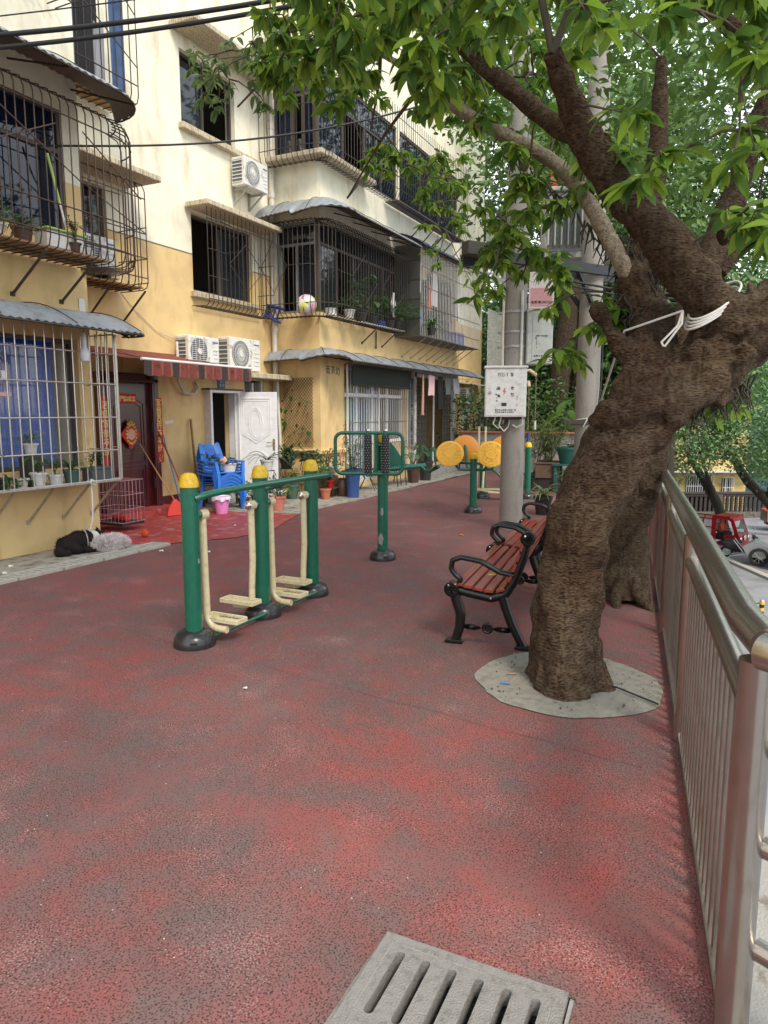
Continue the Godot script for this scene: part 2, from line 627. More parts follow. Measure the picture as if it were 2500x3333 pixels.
	mat("beige_paint",Color(0.66,0.58,0.37),0.38,0.0,{"tex": "soft","ts": 3.5,"det": "grime","ds": 3.4,"coat": 0.15})
	mat("yellow_cap",Color(0.72,0.46,0.012),0.4,0.0,{"tex": "cloud","ts": 6.0,"det": "stain","ds": 6.0})
	mat("yellow_disc",Color(0.78,0.42,0.03),0.42,0.0,{"tex": "soft","ts": 4.0})
	mat("orange_disc",Color(0.66,0.24,0.012),0.45)
	mat("black_base",Color(0.022,0.022,0.024),0.3,0.0,{"tex": "cloud","ts": 3.0,"coat": 0.25})
	mat("black_rubber",Color(0.014,0.014,0.016),0.55)
	mat("chrome",Color(0.7,0.7,0.7),0.15,1.0)
	mat("bare_patch",Color(0.33,0.3,0.28),0.7,0.3,{"tex": "fine","ts": 8.0})
	mat("iron",Color(0.007,0.007,0.0065),0.3,0.0,{"tex": "cloud","ts": 4.0,"spec": 0.45})
	mat("slat",Color(0.34,0.045,0.022),0.35,0.0,{"tex": "grain","ts": Vector3(14,14,1.2),"det": "cloud","ds": 1.5,"coat": 0.3})
	mat("bark",Color(0.135,0.102,0.072),0.95,0.0,{"tex": "bark","ts": Vector3(1.6,4.0,1.6),"det": "lichen","ds": 1.6,"bump": "bark_h","bs": 1.5,"vc": true,"spec": 0.25})
	mat("bark_pale",Color(0.32,0.27,0.2),0.9,0.0,{"tex": "bark","ts": Vector3(3.0,4.0,3.0),"det": "lichen","ds": 2.2,"bump": "bark","bs": 0.5})
	mat("bark_dark",Color(0.06,0.05,0.038),0.95,0.0,{"tex": "bark","ts": 2.0,"bump": "bark","bs": 0.7})
	mat("twig",Color(0.08,0.062,0.042),0.9)
	mat("leaf",Color(1,1,1),0.5,0.0,{"vc": true,"back": 1.0,"spec": 0.33})
	mat("far_leaf",Color(1,1,1),0.55,0.0,{"vc": true,"back": 0.6})
	mat("soil",Color(0.05,0.035,0.025),1.0)
	mat("terracotta",Color(0.5,0.15,0.08),0.75,0.0,{"tex": "cloud","ts": 5.0})
	mat("salmon",Color(0.62,0.2,0.15),0.6,0.0,{"tex": "soft","ts": 5.0})
	mat("blue_vase",Color(0.05,0.12,0.36),0.35,0.0,{"tex": "bark","ts": Vector3(6,2,6)})
	mat("dark_pot",Color(0.035,0.03,0.03),0.5,0.0,{"tex": "fine","ts": 4.0})
	mat("brown_pot",Color(0.09,0.045,0.03),0.45,0.0,{"tex": "cloud","ts": 6.0})
	mat("white_pot",Color(0.62,0.62,0.6),0.6,0.0,{"tex": "cloud","ts": 6.0})
	mat("green_pot",Color(0.06,0.12,0.1),0.6,0.0,{"tex": "cloud","ts": 5.0})
	mat("stone_pot",Color(0.19,0.13,0.09),0.95,0.0,{"tex": "bark","ts": 4.0,"bump": "bark","bs": 1.0})
	mat("teal",Color(0.018,0.11,0.09),0.5)
	mat("grey_box",Color(0.08,0.09,0.1),0.6)
	mat("blue_plastic",Color(0.015,0.16,0.62),0.4,0.0,{"tex": "soft","ts": 3.0,"spec": 0.6})
	mat("navy_plastic",Color(0.02,0.04,0.25),0.45)
	mat("pink_plastic",Color(0.8,0.27,0.62),0.4)
	mat("film",Color(0.72,0.72,0.82),0.35)
	mat("wood_pole",Color(0.4,0.22,0.09),0.6,0.0,{"tex": "grain","ts": Vector3(9,0.8,9)})
	mat("wood_red",Color(0.3,0.07,0.03),0.6,0.0,{"tex": "grain","ts": Vector3(9,0.8,9)})
	mat("red_plastic",Color(0.62,0.035,0.02),0.5)
	mat("blue_handle",Color(0.04,0.2,0.45),0.5)
	mat("wire_pink",Color(0.55,0.35,0.38),0.5,0.2)
	mat("brass",Color(0.35,0.25,0.14),0.35,0.8)
	mat("awning",Color(0.2,0.04,0.035),0.85,0.0,{"tex": "cloud","ts": 2.0,"det": "stain","ds": 1.2})
	mat("awning_gold",Color(0.25,0.1,0.05),0.85,0.0,{"tex": "cloud","ts": 2.0,"det": "stain","ds": 1.2})
	mat("awning_dark",Color(0.045,0.028,0.03),0.85,0.0,{"tex": "cloud","ts": 2.0})
	mat("shade_cloth",Color(0.035,0.042,0.034),0.95,0.0,{"tex": "fine","ts": 3.0})
	mat("plate",Color(0.27,0.26,0.25),0.6,0.1,{"tex": "cloud","ts": 2.0})
	mat("white_plaster",Color(0.62,0.61,0.6),0.85,0.0,{"tex": "cloud","ts": 1.5,"det": "stain","ds": 0.9})
	mat("gate",Color(0.12,0.115,0.1),0.5,0.4)
	mat("green_cloth",Color(0.015,0.3,0.14),0.8)
	mat("lime_print",Color(0.34,0.5,0.12),0.8)
	mat("skin_cloth",Color(0.55,0.33,0.22),0.9)
	mat("pink_cloth",Color(0.68,0.45,0.45),0.9)
	mat("black_cloth",Color(0.012,0.012,0.015),0.9)
	mat("grey_cloth",Color(0.26,0.27,0.29),0.9)
	mat("teal_cloth",Color(0.1,0.13,0.12),0.9)
	mat("white_cloth",Color(0.7,0.69,0.68),0.9)
	mat("denim",Color(0.06,0.11,0.23),0.9,0.0,{"tex": "cloud","ts": 6.0})
	mat("beige_cloth",Color(0.45,0.4,0.36),0.9)
	mat("lattice",Color(0.17,0.09,0.045),0.8)
	mat("blue_sheet",Color(0.012,0.05,0.25),0.5,0.0,{"tex": "cloud","ts": 1.0})
	mat("asphalt",Color(0.3,0.3,0.31),0.9,0.0,{"tex": "asphalt","ts": 0.6,"det": "cloud","ds": 0.1})
	mat("retaining",Color(0.24,0.22,0.19),0.95,0.0,{"tex": "bark","ts": 0.7,"det": "streak","ds": 0.4,"bump": "bark","bs": 2.0})
	mat("kerb",Color(0.4,0.38,0.35),0.9,0.0,{"tex": "fine","ts": 1.0})
	mat("line_paint",Color(0.6,0.52,0.36),0.8)
	mat("pale_yellow",Color(0.62,0.47,0.2),0.9,0.0,{"tex": "soft","ts": 0.5,"det": "stain","ds": 0.3})
	mat("old_brick",Color(0.06,0.052,0.048),0.95,0.0,{"tex": "cloud","ts": 1.3})
	mat("blue_wall",Color(0.28,0.52,0.78),0.85,0.0,{"tex": "cloud","ts": 0.5})
	mat("car_red",Color(0.36,0.012,0.018),0.45,0.0,{"tex": "soft","ts": 1.0,"spec": 0.3})
	mat("truck_orange",Color(0.62,0.1,0.025),0.5,0.0,{"tex": "cloud","ts": 1.0})
	mat("tyre",Color(0.02,0.02,0.02),0.85)
	mat("galv",Color(0.4,0.4,0.4),0.5,0.5,{"tex": "cloud","ts": 2.0})
	mat("skin",Color(0.44,0.25,0.17),0.6)
	mat("hair",Color(0.015,0.012,0.01),0.6)
	mat("cloth_vc",Color(1,1,1),0.85,0.0,{"vc": true})
	mat("fur",Color(1,1,1),0.9,0.0,{"vc": true,"spec": 0.3})
	mat("fluff",Color(1,1,1),0.95,0.0,{"vc": true})
	mat("ball_print",Color(1,1,1),0.35,0.0,{"vc": true})
	mat("notice",Color(0.66,0.6,0.58),0.7,0.0,{"tex": "cloud","ts": 4.0})
	mat("notice_pink",Color(0.58,0.3,0.3),0.7,0.0,{"tex": "cloud","ts": 4.0})
	mat("bulb",Color(0.75,0.75,0.8),0.3)
	mat("bird_pink",Color(0.62,0.38,0.42),0.5)
	mat("hazard_yellow",Color(0.7,0.42,0.02),0.6)
	mat("paper",Color(0.7,0.68,0.66),0.9)
	mat("yellow_leaf",Color(0.5,0.32,0.05),0.7)
	mat("number_blue",Color(0.02,0.12,0.3),0.5)

# ---------------------------------------------------------------- start
func _ready() -> void:
	var cam := Camera3D.new()
	cam.name = "camera"
	cam.position = Vector3(0,1.65,0)
	cam.rotation_degrees = Vector3(-7.92,26.237,0)
	cam.fov = 71.6
	cam.near = 0.05
	cam.far = 400.0
	add_child(cam)
	cam.current = true
	var env := Environment.new()
	env.background_mode = Environment.BG_SKY
	var sky := Sky.new()
	var sm := ProceduralSkyMaterial.new()
	sm.sky_top_color = Color(0.86,0.9,0.95)
	sm.sky_horizon_color = Color(0.97,0.97,0.97)
	sm.sky_curve = 0.2
	sm.sky_energy_multiplier = 1.0
	sm.ground_horizon_color = Color(0.5,0.5,0.48)
	sm.ground_bottom_color = Color(0.2,0.2,0.2)
	sm.sun_angle_max = 1.0
	sky.sky_material = sm
	env.sky = sky
	env.tonemap_mode = Environment.TONE_MAPPER_LINEAR
	env.tonemap_exposure = 2.4
	env.background_energy_multiplier = 1.05
	env.sdfgi_enabled = true
	env.ssao_enabled = true
	env.ssil_enabled = true
	var we := WorldEnvironment.new()
	we.name = "surroundings"
	we.environment = env
	add_child(we)
	var sun := DirectionalLight3D.new()
	sun.name = "sun"
	sun.light_energy = 0.5
	sun.light_angular_distance = 16.0
	sun.light_color = Color(1.0,0.96,0.9)
	sun.shadow_enabled = true
	add_child(sun)
	sun.look_at_from_position(Vector3(6.0,9.0,5.0),Vector3.ZERO)

	rng.seed = 20240611
	make_materials()
	build_ground()
	build_lower_street_ground()
	build_apartments()
	build_canopies()
	build_cages()
	build_doors()
	build_shop()
	build_facade_things()
	build_laundry()
	build_exercise()
	build_benches()
	build_railing()
	build_poles()
	build_big_tree()
	build_trees()
	build_plants()
	build_animals_people()
	build_street()
	build_cables()
	build_litter()

# where the red rubber stops along the railing
func rail_x(z: float) -> float:
	return 0.33 + 0.127 * z

func build_ground() -> void:
	# red rubber sheet, grains by texture, bleached and scuffed patches by colour where the photograph shows them
	var spots := [[-0.55,-2.35,0.5,1],[-1.05,-3.0,0.5,1],[-1.75,-3.1,0.35,1],[-1.3,-2.2,0.3,1],[-0.2,-2.9,0.4,1],[-3.6,-3.2,0.5,1],[-3.0,-3.0,0.35,1],[-5.2,-6.6,1.0,1],[-5.0,-4.9,0.7,1],[-5.6,-8.6,0.9,1],
		[-1.75,-4.2,0.7,0],[-2.3,-4.6,0.7,0],[-2.0,-3.6,0.45,0],[-1.5,-1.55,0.35,0],[-1.9,-1.9,0.45,0],[-2.5,-2.6,0.6,0],[-2.9,-2.3,0.5,0],[-1.0,-1.75,0.22,0],[-3.9,-4.2,0.6,0],[-3.1,-6.3,0.7,0],[-2.4,-3.1,0.3,2],[-1.15,-2.05,0.25,2],[-1.3,-1.75,0.2,2],[-2.7,-2.9,0.3,2],[-0.62,-2.1,0.1,2]]
	var nz := FastNoiseLite.new()
	nz.seed = 5
	nz.frequency = 1.1
	nz.fractal_octaves = 5
	var nf := FastNoiseLite.new()
	nf.seed = 8
	nf.frequency = 14.0
	nf.fractal_octaves = 3
	var mb := MB.new()
	mb.colored = true
	var xs := []
	var zs := []
	var x := -6.45
	while x < 1.2:
		xs.append(x)
		x += 0.04 if x > -4.2 else 0.09
	var z := 1.5
	while z > -40.0:
		zs.append(z)
		z -= 0.04 if (z < -1.2 and z > -5.0) else (0.08 if z > -9.0 else 0.35)
	var base := Color(0.95,0.95,0.95)
	var id := {}
	for i in zs.size():
		for k in xs.size():
			var px: float = xs[k]
			var pz: float = zs[i]
			var lim := rail_x(pz) + 0.02
			if px > lim + 0.1:
				continue
			px = minf(px,lim)
			if pz < -19.0:
				px = maxf(px,-6.6)
			var w := nz.get_noise_2d(px,pz)
			var q := nf.get_noise_2d(px,pz)
			var col := base.lerp(Color(0.8,0.86,0.87),clampf(0.4 + w * 1.1,0,1))
			for s in spots:
				var d: float = Vector2(px - s[0],pz - s[1]).length() / s[2] + w * 1.5 + q * 1.0
				var f := clampf(1.25 - d,0.0,1.0)
				if f > 0.0:
					col = col.lerp([Color(0.66,0.86,0.88),Color(1.15,0.8,0.77),Color(0.95,1.1,1.12)][s[3]],f * (0.7 + 0.3 * q))
			mb.col = col
			id[Vector2i(i,k)] = mb.vert(Vector3(px,0,pz),Vector3.UP)
	var hole := Rect2(-0.9,-1.865,0.58,0.58)
	for i in zs.size() - 1:
		for k in xs.size() - 1:
			var a = id.get(Vector2i(i,k))
			var b = id.get(Vector2i(i,k + 1))
			var d = id.get(Vector2i(i + 1,k))
			var e = id.get(Vector2i(i + 1,k + 1))
			if a == null or b == null or d == null or e == null:
				continue
			var ctr := (mb.v[a] + mb.v[e]) / 2
			if hole.has_point(Vector2(ctr.x,ctr.z)):
				continue
			mb.ix.append_array(PackedInt32Array([a,d,b,b,d,e]))
	struct(mb,"plaza_ground",M.rubber)
	# concrete apron along the facade
	mb = MB.new()
	var edge := []
	var zz := 3.0
	while zz > -30.0:
		edge.append(Vector3(-6.42 + 0.02 * sin(zz * 3.0) + (0.0 if zz > -12.0 else -0.035 * (-12.0 - zz) * 0.5),0.004,zz))
		zz -= 0.4
	for i in edge.size() - 1:
		mb.quad(Vector3(-8.9,0.004,edge[i].z),edge[i],edge[i + 1],Vector3(-8.9,0.004,edge[i + 1].z))
	struct(mb,"pavement",M.pavement)
	# glossy red paint in front of the red door
	mb = MB.new()
	var poly := PackedVector2Array([Vector2(-8.72,6.6),Vector2(-7.42,6.62),Vector2(-6.9,6.45),Vector2(-6.4,6.75),Vector2(-5.9,7.5),Vector2(-5.85,8.3),Vector2(-6.1,9.0),Vector2(-6.35,9.7),Vector2(-6.9,9.72),Vector2(-7.3,9.5),Vector2(-7.9,9.55),Vector2(-8.72,9.75)])
	var idx := Geometry2D.triangulate_polygon(poly)
	for p in poly:
		mb.vert(Vector3(p.x,0.009,-p.y),Vector3.UP)
	idx.reverse()
	mb.ix = idx
	struct(mb,"painted_floor",M.red_paint)
	# seams in the rubber
	for s in [[Vector3(-4.4,0.004,-3.9),Vector3(-0.3,0.004,-3.35)],[Vector3(-6.2,0.004,-6.3),Vector3(-0.75,0.004,-5.75)]]:
		mb = MB.new()
		for i in 24:
			var p: Vector3 = s[0].lerp(s[1],i / 24.0) + Vector3(0,0,0.012 * sin(i * 1.7))
			var q: Vector3 = s[0].lerp(s[1],(i + 1) / 24.0) + Vector3(0,0,0.012 * sin((i + 1) * 1.7))
			mb.quad(p + Vector3(0,0,0.0014),q + Vector3(0,0,0.0014),q - Vector3(0,0,0.0014),p - Vector3(0,0,0.0014))
		struct(mb,"ground_seam",M.seam)
	# worn concrete round the big tree
	mb = MB.new()
	var c0 := Vector3(-0.84,0.014,-4.28)
	var last := []
	for k in 48:
		var a := TAU * k / 48
		last.append(c0 + Vector3(cos(a) * 0.56,-0.008,sin(a) * 0.54) * (1.0 + 0.06 * nz.get_noise_2d(cos(a) * 2.0,sin(a) * 2.0 + 7.0)))
	for r in 5:
		for k in 48:
			var f0 := r / 5.0
			var f1 := (r + 1) / 5.0
			var a: Vector3 = c0.lerp(last[k],f0)
			var b: Vector3 = c0.lerp(last[(k + 1) % 48],f0)
			var d: Vector3 = c0.lerp(last[(k + 1) % 48],f1)
			var e: Vector3 = c0.lerp(last[k],f1)
			if r > 0:
				mb.quad(a,b,d,e)
			else:
				mb.tri(a,d,e)
	for i in mb.n.size():
		mb.n[i] = Vector3.UP
	struct(mb,"tree_pit",M.pit)
	# foreground drain cover with six slots
	var dc := thing("drain_cover","square concrete drain cover with six slots in the foreground","drain cover",Vector3(-0.61,0,-1.575),0.02)
	var top := CSGBox3D.new()
	top.name = "slab"
	top.size = Vector3(0.57,0.055,0.57)
	top.position = Vector3(0,-0.016,0)
	top.material = M.cover
	for k in 6:
		var sx := -0.207 + 0.083 * k
		var cut := CSGBox3D.new()
		cut.name = "slot"
		cut.operation = CSGShape3D.OPERATION_SUBTRACTION
		cut.size = Vector3(0.028,0.2,0.22)
		cut.position = Vector3(sx,0,-0.1)
		cut.material = M.cover
		top.add_child(cut,true)
		for e in [-0.21,0.01]:
			var cy := CSGCylinder3D.new()
			cy.name = "slot_end"
			cy.operation = CSGShape3D.OPERATION_SUBTRACTION
			cy.radius = 0.014
			cy.height = 0.2
			cy.sides = 16
			cy.position = Vector3(sx,0,e)
			cy.material = M.cover
			top.add_child(cy,true)
	for e in [-1,1]:
		var gr := CSGBox3D.new()
		gr.name = "groove"
		gr.operation = CSGShape3D.OPERATION_SUBTRACTION
		gr.size = Vector3(0.5,0.004,0.004)
		gr.position = Vector3(0,0.0275,e * 0.25)
		gr.material = M.concrete
		top.add_child(gr,true)
		var g2 := CSGBox3D.new()
		g2.name = "groove"
		g2.operation = CSGShape3D.OPERATION_SUBTRACTION
		g2.size = Vector3(0.004,0.004,0.5)
		g2.position = Vector3(e * 0.25,0.0275,0)
		g2.material = M.concrete
		top.add_child(g2,true)
	dc.add_child(top)
	mb = MB.new()
	for e in [[Vector3(0.3,0,0),Vector3(0.02,0.5,0.62)],[Vector3(-0.3,0,0),Vector3(0.02,0.5,0.62)],[Vector3(0,0,0.3),Vector3(0.58,0.5,0.02)],[Vector3(0,0,-0.3),Vector3(0.58,0.5,0.02)],[Vector3(0,-0.26,0),Vector3(0.62,0.02,0.62)]]:
		mb.box(e[0] + Vector3(0,-0.256,0),e[1])
	part(mb,"sump",M.concrete,dc)
	# slotted channel covers along the left building
	mb = MB.new()
	var hs := []
	for k in 6:
		hs.append([0.05 + 0.082 * k,0.06,0.085 + 0.082 * k,0.22])
	# plan: u runs along -z, the second axis along x; built by hand as strips round the slots
	var strip := func(z0,z1,x0,x1): mb.box(Vector3((x0 + x1) / 2,0,-(z0 + z1) / 2),Vector3(x1 - x0,0.03,z1 - z0))
	strip.call(0.0,0.52,0.0,0.06)
	strip.call(0.0,0.52,0.22,0.28)
	var z0 := 0.0
	for q in hs:
		strip.call(z0,q[0],0.06,0.22)
		z0 = q[2]
	strip.call(z0,0.52,0.06,0.22)
	var cover := mb.mesh()
	var un := MB.new()
	un.box(Vector3(0.14,-0.004,-0.26),Vector3(0.17,0.004,0.5))
	var under := un.mesh()
	var names := ["nearest to the left picture edge","second from the left picture edge","third from the left picture edge","fourth from the left picture edge","next to the fluffy dog bed","in front of the fluffy dog bed","farthest, ending at the red painted floor"]
	for k in 7:
		var o := thing("channel_cover","pale slotted concrete channel cover, " + names[k],"drain cover",Vector3(-6.58 - 0.0 * k,0.012,-2.98 - 0.535 * k),0.03,"slotted covers along the left house")
		inst(cover,"slab",M.channel,o)
		inst(under,"channel",M.concrete,o)

func build_lower_street_ground() -> void:
	var mb := MB.new()
	mb.quad(Vector3(-160,-4.62,60),Vector3(200,-4.62,60),Vector3(200,-4.62,-220),Vector3(-160,-4.62,-220))
	struct(mb,"lower_ground",M.pavement)
	mb = MB.new()
	mb.quad(Vector3(1.5,-4.6,20),Vector3(30,-4.6,20),Vector3(30,-4.6,-60),Vector3(-4.5,-4.6,-60))
	struct(mb,"road",M.asphalt)
	# body of the terrace under the plaza with its stone retaining wall
	mb = MB.new()
	var rim := []
	for k in 30:
		var z := 3.0 - 1.5 * k
		rim.append(Vector3(rail_x(z) + 0.28,0,z))
	for i in rim.size() - 1:
		var a: Vector3 = rim[i]
		var b: Vector3 = rim[i + 1]
		mb.quad(a - Vector3(0,4.62,0),b - Vector3(0,4.62,0),b - Vector3(0,0.12,0),a - Vector3(0,0.12,0))
	mb.quad(Vector3(-9,-4.62,3.0),rim[0] - Vector3(0,4.62,0),rim[0],Vector3(-9,0,3.0))
	var e: Vector3 = rim[-1]
	mb.quad(e - Vector3(0,4.62,0),Vector3(-14,-4.62,e.z),Vector3(-14,0,e.z),e)
	struct(mb,"retaining_wall",M.retaining)
	mb = MB.new()
	for i in rim.size() - 1:
		var a: Vector3 = rim[i]
		var b: Vector3 = rim[i + 1]
		var d := Vector3(0.30,0,0)
		var u := Vector3(0,0.02,0)
		mb.quad(a + u - d,a + u,b + u,b + u - d)
		mb.quad(a - Vector3(0,0.14,0),b - Vector3(0,0.14,0),b + u,a + u)
		mb.quad(a - d - u,a - d + u,b - d + u,b - d - u)
	struct(mb,"terrace_kerb",M.concrete)

# ---------------------------------------------------------------- the block of flats
func window_in(par: Node,o: Vector3,u: Vector3,out: Vector3,r: Array,splits: Array,fm: Material,gm: Material,inset := 0.1,open_pane := -1,bars := 0.0) -> void:
	var w := Node3D.new()
	w.name = "window"
	par.add_child(w,true)
	var at := func(a,b,d): return o + u * a + Vector3.UP * b - out * d
	var fr := MB.new()
	var t := 0.05
	var bs := Basis(u,Vector3.UP,out)
	var member := func(a0,b0,a1,b1): fr.box(at.call((a0 + a1) / 2,(b0 + b1) / 2,inset),Vector3(absf(a1 - a0),b1 - b0,0.06),bs)
	member.call(r[0],r[1],r[0] + t,r[3])
	member.call(r[2] - t,r[1],r[2],r[3])
	member.call(r[0] + t,r[1],r[2] - t,r[1] + t)
	member.call(r[0] + t,r[3] - t,r[2] - t,r[3])
	var top: float = r[3] - t
	if bars > 0.0:
		top = r[3] - bars
		member.call(r[0] + t,top - t,r[2] - t,top)
	var edges := [r[0] + t]
	for s in splits:
		var m: float = r[0] + (r[2] - r[0]) * s
		member.call(m - t / 2,r[1] + t,m + t / 2,top - t)
		edges.append_array([m - t / 2,m + t / 2])
	edges.append(r[2] - t)
	part(fr,"frame",fm,w)
	for k in range(0,edges.size(),2):
		if k / 2 == open_pane:
			continue
		var p := MB.new()
		var g0: float = edges[k]
		var g1: float = edges[k + 1]
		p.box(at.call((g0 + g1) / 2,(r[1] + t + top - t) / 2,inset),Vector3(g1 - g0,top - r[1] - 2 * t,0.006),bs)
		part(p,"pane",gm,w)
	if bars > 0.0:
		var p := MB.new()
		p.box(at.call((r[0] + r[2]) / 2,(top + r[3] - t) / 2,inset),Vector3(r[2] - r[0] - 2 * t,r[3] - t - top,0.006),bs)
		part(p,"pane",gm,w)

func build_apartments() -> void:
	var b := thing("apartment_building","long yellow and cream block of flats with barred windows along the plaza","building",Vector3(0,0,0))
	var U := Vector3(0,0,-1)
	var X := Vector3.RIGHT
	var Zp := Vector3(0,0,1)
	var line := 4.4
	var top := 12.0
	var faces := [
		# origin, u, out, u0, u1, holes
		[Vector3(-7.4,0,0),U,X,-6.0,6.6,[[3.0,0.98,6.4,2.55],[2.4,3.75,6.35,5.2],[2.4,6.6,6.3,8.0]]],
		[Vector3(-8.7,0,0),U,X,6.6,12.5,[[7.85,0.12,8.85,2.12],[10.3,0.0,11.1,2.07],[11.45,2.0,12.1,2.35],[6.75,3.8,8.2,5.0],[6.75,6.5,8.1,7.9],[10.08,3.78,11.83,5.1],[9.93,6.5,11.38,7.68]]],
		[Vector3(0,0,-12.5),X,Zp,-8.7,-7.82,[[-8.6,3.66,-7.8,5.42],[-8.6,6.62,-7.8,8.3]]],
		[Vector3(-7.6,0,0),U,X,12.5,20.45,[[13.5,0.1,15.0,2.69],[15.0,0.93,16.62,2.69],[17.0,0.25,19.9,2.69],[12.49,3.66,16.1,5.42],[16.25,3.66,20.2,5.42],[12.49,6.62,16.1,8.3],[16.25,6.62,20.2,8.3]]],
		[Vector3(0,0,-20.45),X,-Zp,-13.0,-7.82,[]],
		[Vector3(0,0,-6.6),X,-Zp,-8.7,-7.62,[]],
	]
	for f in faces:
		var lo := []
		var hi := []
		for h in f[5]:
			if h[1] < line:
				lo.append([h[0],h[1],h[2],minf(h[3],line)])
			if h[3] > line:
				hi.append([h[0],maxf(h[1],line),h[2],h[3]])
		var m := MB.new()
		m.wall(f[0],f[1],f[2],[f[3],-0.3,f[4],line],lo,0.22)
		part(m,"lower_wall",M.yellow_wall,b)
		m = MB.new()
		m.wall(f[0],f[1],f[2],[f[3],line,f[4],top],hi,0.22)
		part(m,"upper_wall",M.cream_wall,b)
	# dark line between the two colours
	var m: MB
	for s in [[8.2,10.08],[11.83,12.49]]:
		m = MB.new()
		m.box(Vector3(-8.7,line,-(s[0] + s[1]) / 2),Vector3(0.008,0.02,s[1] - s[0]))
		part(m,"colour_band",M.band,b)
	# floors, back and roof, so that rooms are dark
	m = MB.new()
	for y in [0.0,3.1,5.95,8.8,11.9]:
		m.box(Vector3(-10.6,y - 0.06,-10.2),Vector3(3.7,0.12,20.2))
		m.box(Vector3(-8.22,y - 0.06,-16.47),Vector3(0.78,0.12,7.5))
		m.box(Vector3(-8.2,y - 0.06,-0.2),Vector3(1.1,0.12,12.0))
	m.box(Vector3(-12.6,6,-7.2),Vector3(0.2,12.4,27.0))
	for z in [-6.4,-9.6,-12.7,-16.15]:
		m.box(Vector3(-10.75,6,z),Vector3(3.5,12.0,0.1))
	m.box(Vector3(-10.0,6,6.1),Vector3(5.4,12.2,0.2))
	part(m,"inner_structure",M.inside,b)
	m = MB.new()
	m.box(Vector3(-10.0,12.05,-7.3),Vector3(5.6,0.12,27.4))
	part(m,"roof",M.slab,b)
	# skirting by the doors, ledge round the wing
	for e in [[-9.55,1.38],[-7.22,1.2]]:
		m = MB.new()
		m.box(Vector3(-8.69,0.12,e[0]),Vector3(0.03,0.26,e[1]))
		part(m,"skirting",M.plinth,b)
	m = MB.new()
	m.box(Vector3(-8.5,0.06,-8.3),Vector3(0.5,0.14,1.5))
	part(m,"doorstep",M.red_paint,b)
	m = MB.new()
	m.box(Vector3(-8.15,0.86,-12.47),Vector3(1.16,0.09,0.09),Basis.IDENTITY,0.012)
	m.box(Vector3(-7.57,0.86,-12.98),Vector3(0.09,0.09,0.94),Basis.IDENTITY,0.012)
	part(m,"ledge",M.yellow_wall,b)
	# shop step
	m = MB.new()
	m.box(Vector3(-7.45,0.1,-18.6),Vector3(0.6,0.2,3.6),Basis.IDENTITY,0.01)
	part(m,"shop_step",M.concrete,b)
	# hoods and sills
	for h in [[-8.35,5.14,6.62,8.65,0.7],[-8.42,5.18,9.9,12.1,0.5],[-8.42,7.95,9.7,12.3,0.55]]:
		m = MB.new()
		m.box(Vector3(h[0],h[1],-(h[2] + h[3]) / 2),Vector3(h[4],0.09,h[3] - h[2]),Basis.IDENTITY,0.012)
		part(m,"hood",M.slab,b)
	for h in [[10.0,11.9,3.72],[9.85,12.0,6.44],[6.7,8.3,3.72],[6.7,8.2,6.42]]:
		m = MB.new()
		m.box(Vector3(-8.66,h[2],-(h[0] + h[1]) / 2),Vector3(0.14,0.1,h[1] - h[0]),Basis.IDENTITY,0.01)
		part(m,"sill",M.slab,b)
	m = MB.new()
	m.box(Vector3(-8.45,2.36,-11.15),Vector3(0.5,0.1,2.5),Basis.IDENTITY,0.012)
	part(m,"door_hood",M.slab,b)
	# windows
	window_in(b,Vector3(-7.4,0,0),U,X,[3.0,0.98,6.4,2.55],[0.3,0.62,0.66],M.frame_brown,M.glass,0.12)
	window_in(b,Vector3(-7.4,0,0),U,X,[2.4,3.75,6.35,5.2],[0.25,0.5,0.77],M.frame_brown,M.blue_glass,0.05,-1,0.45)
	window_in(b,Vector3(-7.4,0,0),U,X,[2.4,6.6,6.3,8.0],[0.33,0.66],M.frame_brown,M.dark_glass,0.05)
	window_in(b,Vector3(-8.7,0,0),U,X,[6.75,3.8,8.2,5.0],[0.5],M.frame_brown,M.dark_glass,0.1,0)
	window_in(b,Vector3(-8.7,0,0),U,X,[6.75,6.5,8.1,7.9],[0.5],M.frame_brown,M.dark_glass,0.1)
	window_in(b,Vector3(-8.7,0,0),U,X,[11.45,2.0,12.1,2.35],[0.5],M.frame_white,M.glass,0.06)
	window_in(b,Vector3(-8.7,0,0),U,X,[10.08,3.78,11.83,5.1],[0.48],M.frame_brown,M.dark_glass,0.12,0)
	window_in(b,Vector3(-8.7,0,0),U,X,[9.93,6.5,11.38,7.68],[0.45],M.dark_bar,M.dark_glass,0.12,1)
	window_in(b,Vector3(0,0,-12.5),X,Zp,[-8.6,3.66,-7.66,5.42],[0.5],M.frame_grey,M.dark_glass,0.05,0,0.4)
	window_in(b,Vector3(-7.6,0,0),U,X,[12.56,3.66,16.1,5.42],[0.2,0.4,0.6,0.8],M.frame_brown,M.dark_glass,0.05,1,0.4)
	window_in(b,Vector3(-7.6,0,0),U,X,[16.25,3.66,20.2,5.42],[0.25,0.5,0.75],M.frame_grey,M.dark_glass,0.2,1)
	window_in(b,Vector3(0,0,-12.5),X,Zp,[-8.6,6.62,-7.66,8.3],[0.45,0.72],M.frame_brown,M.blue_glass,0.05,1,0.5)
	window_in(b,Vector3(-7.6,0,0),U,X,[12.56,6.62,16.1,8.3],[0.28,0.55,0.78],M.frame_brown,M.blue_glass,0.05,1,0.5)
	window_in(b,Vector3(-7.6,0,0),U,X,[16.25,6.62,20.2,8.3],[0.33,0.66],M.frame_brown,M.blue_glass,0.05,-1,0.5)
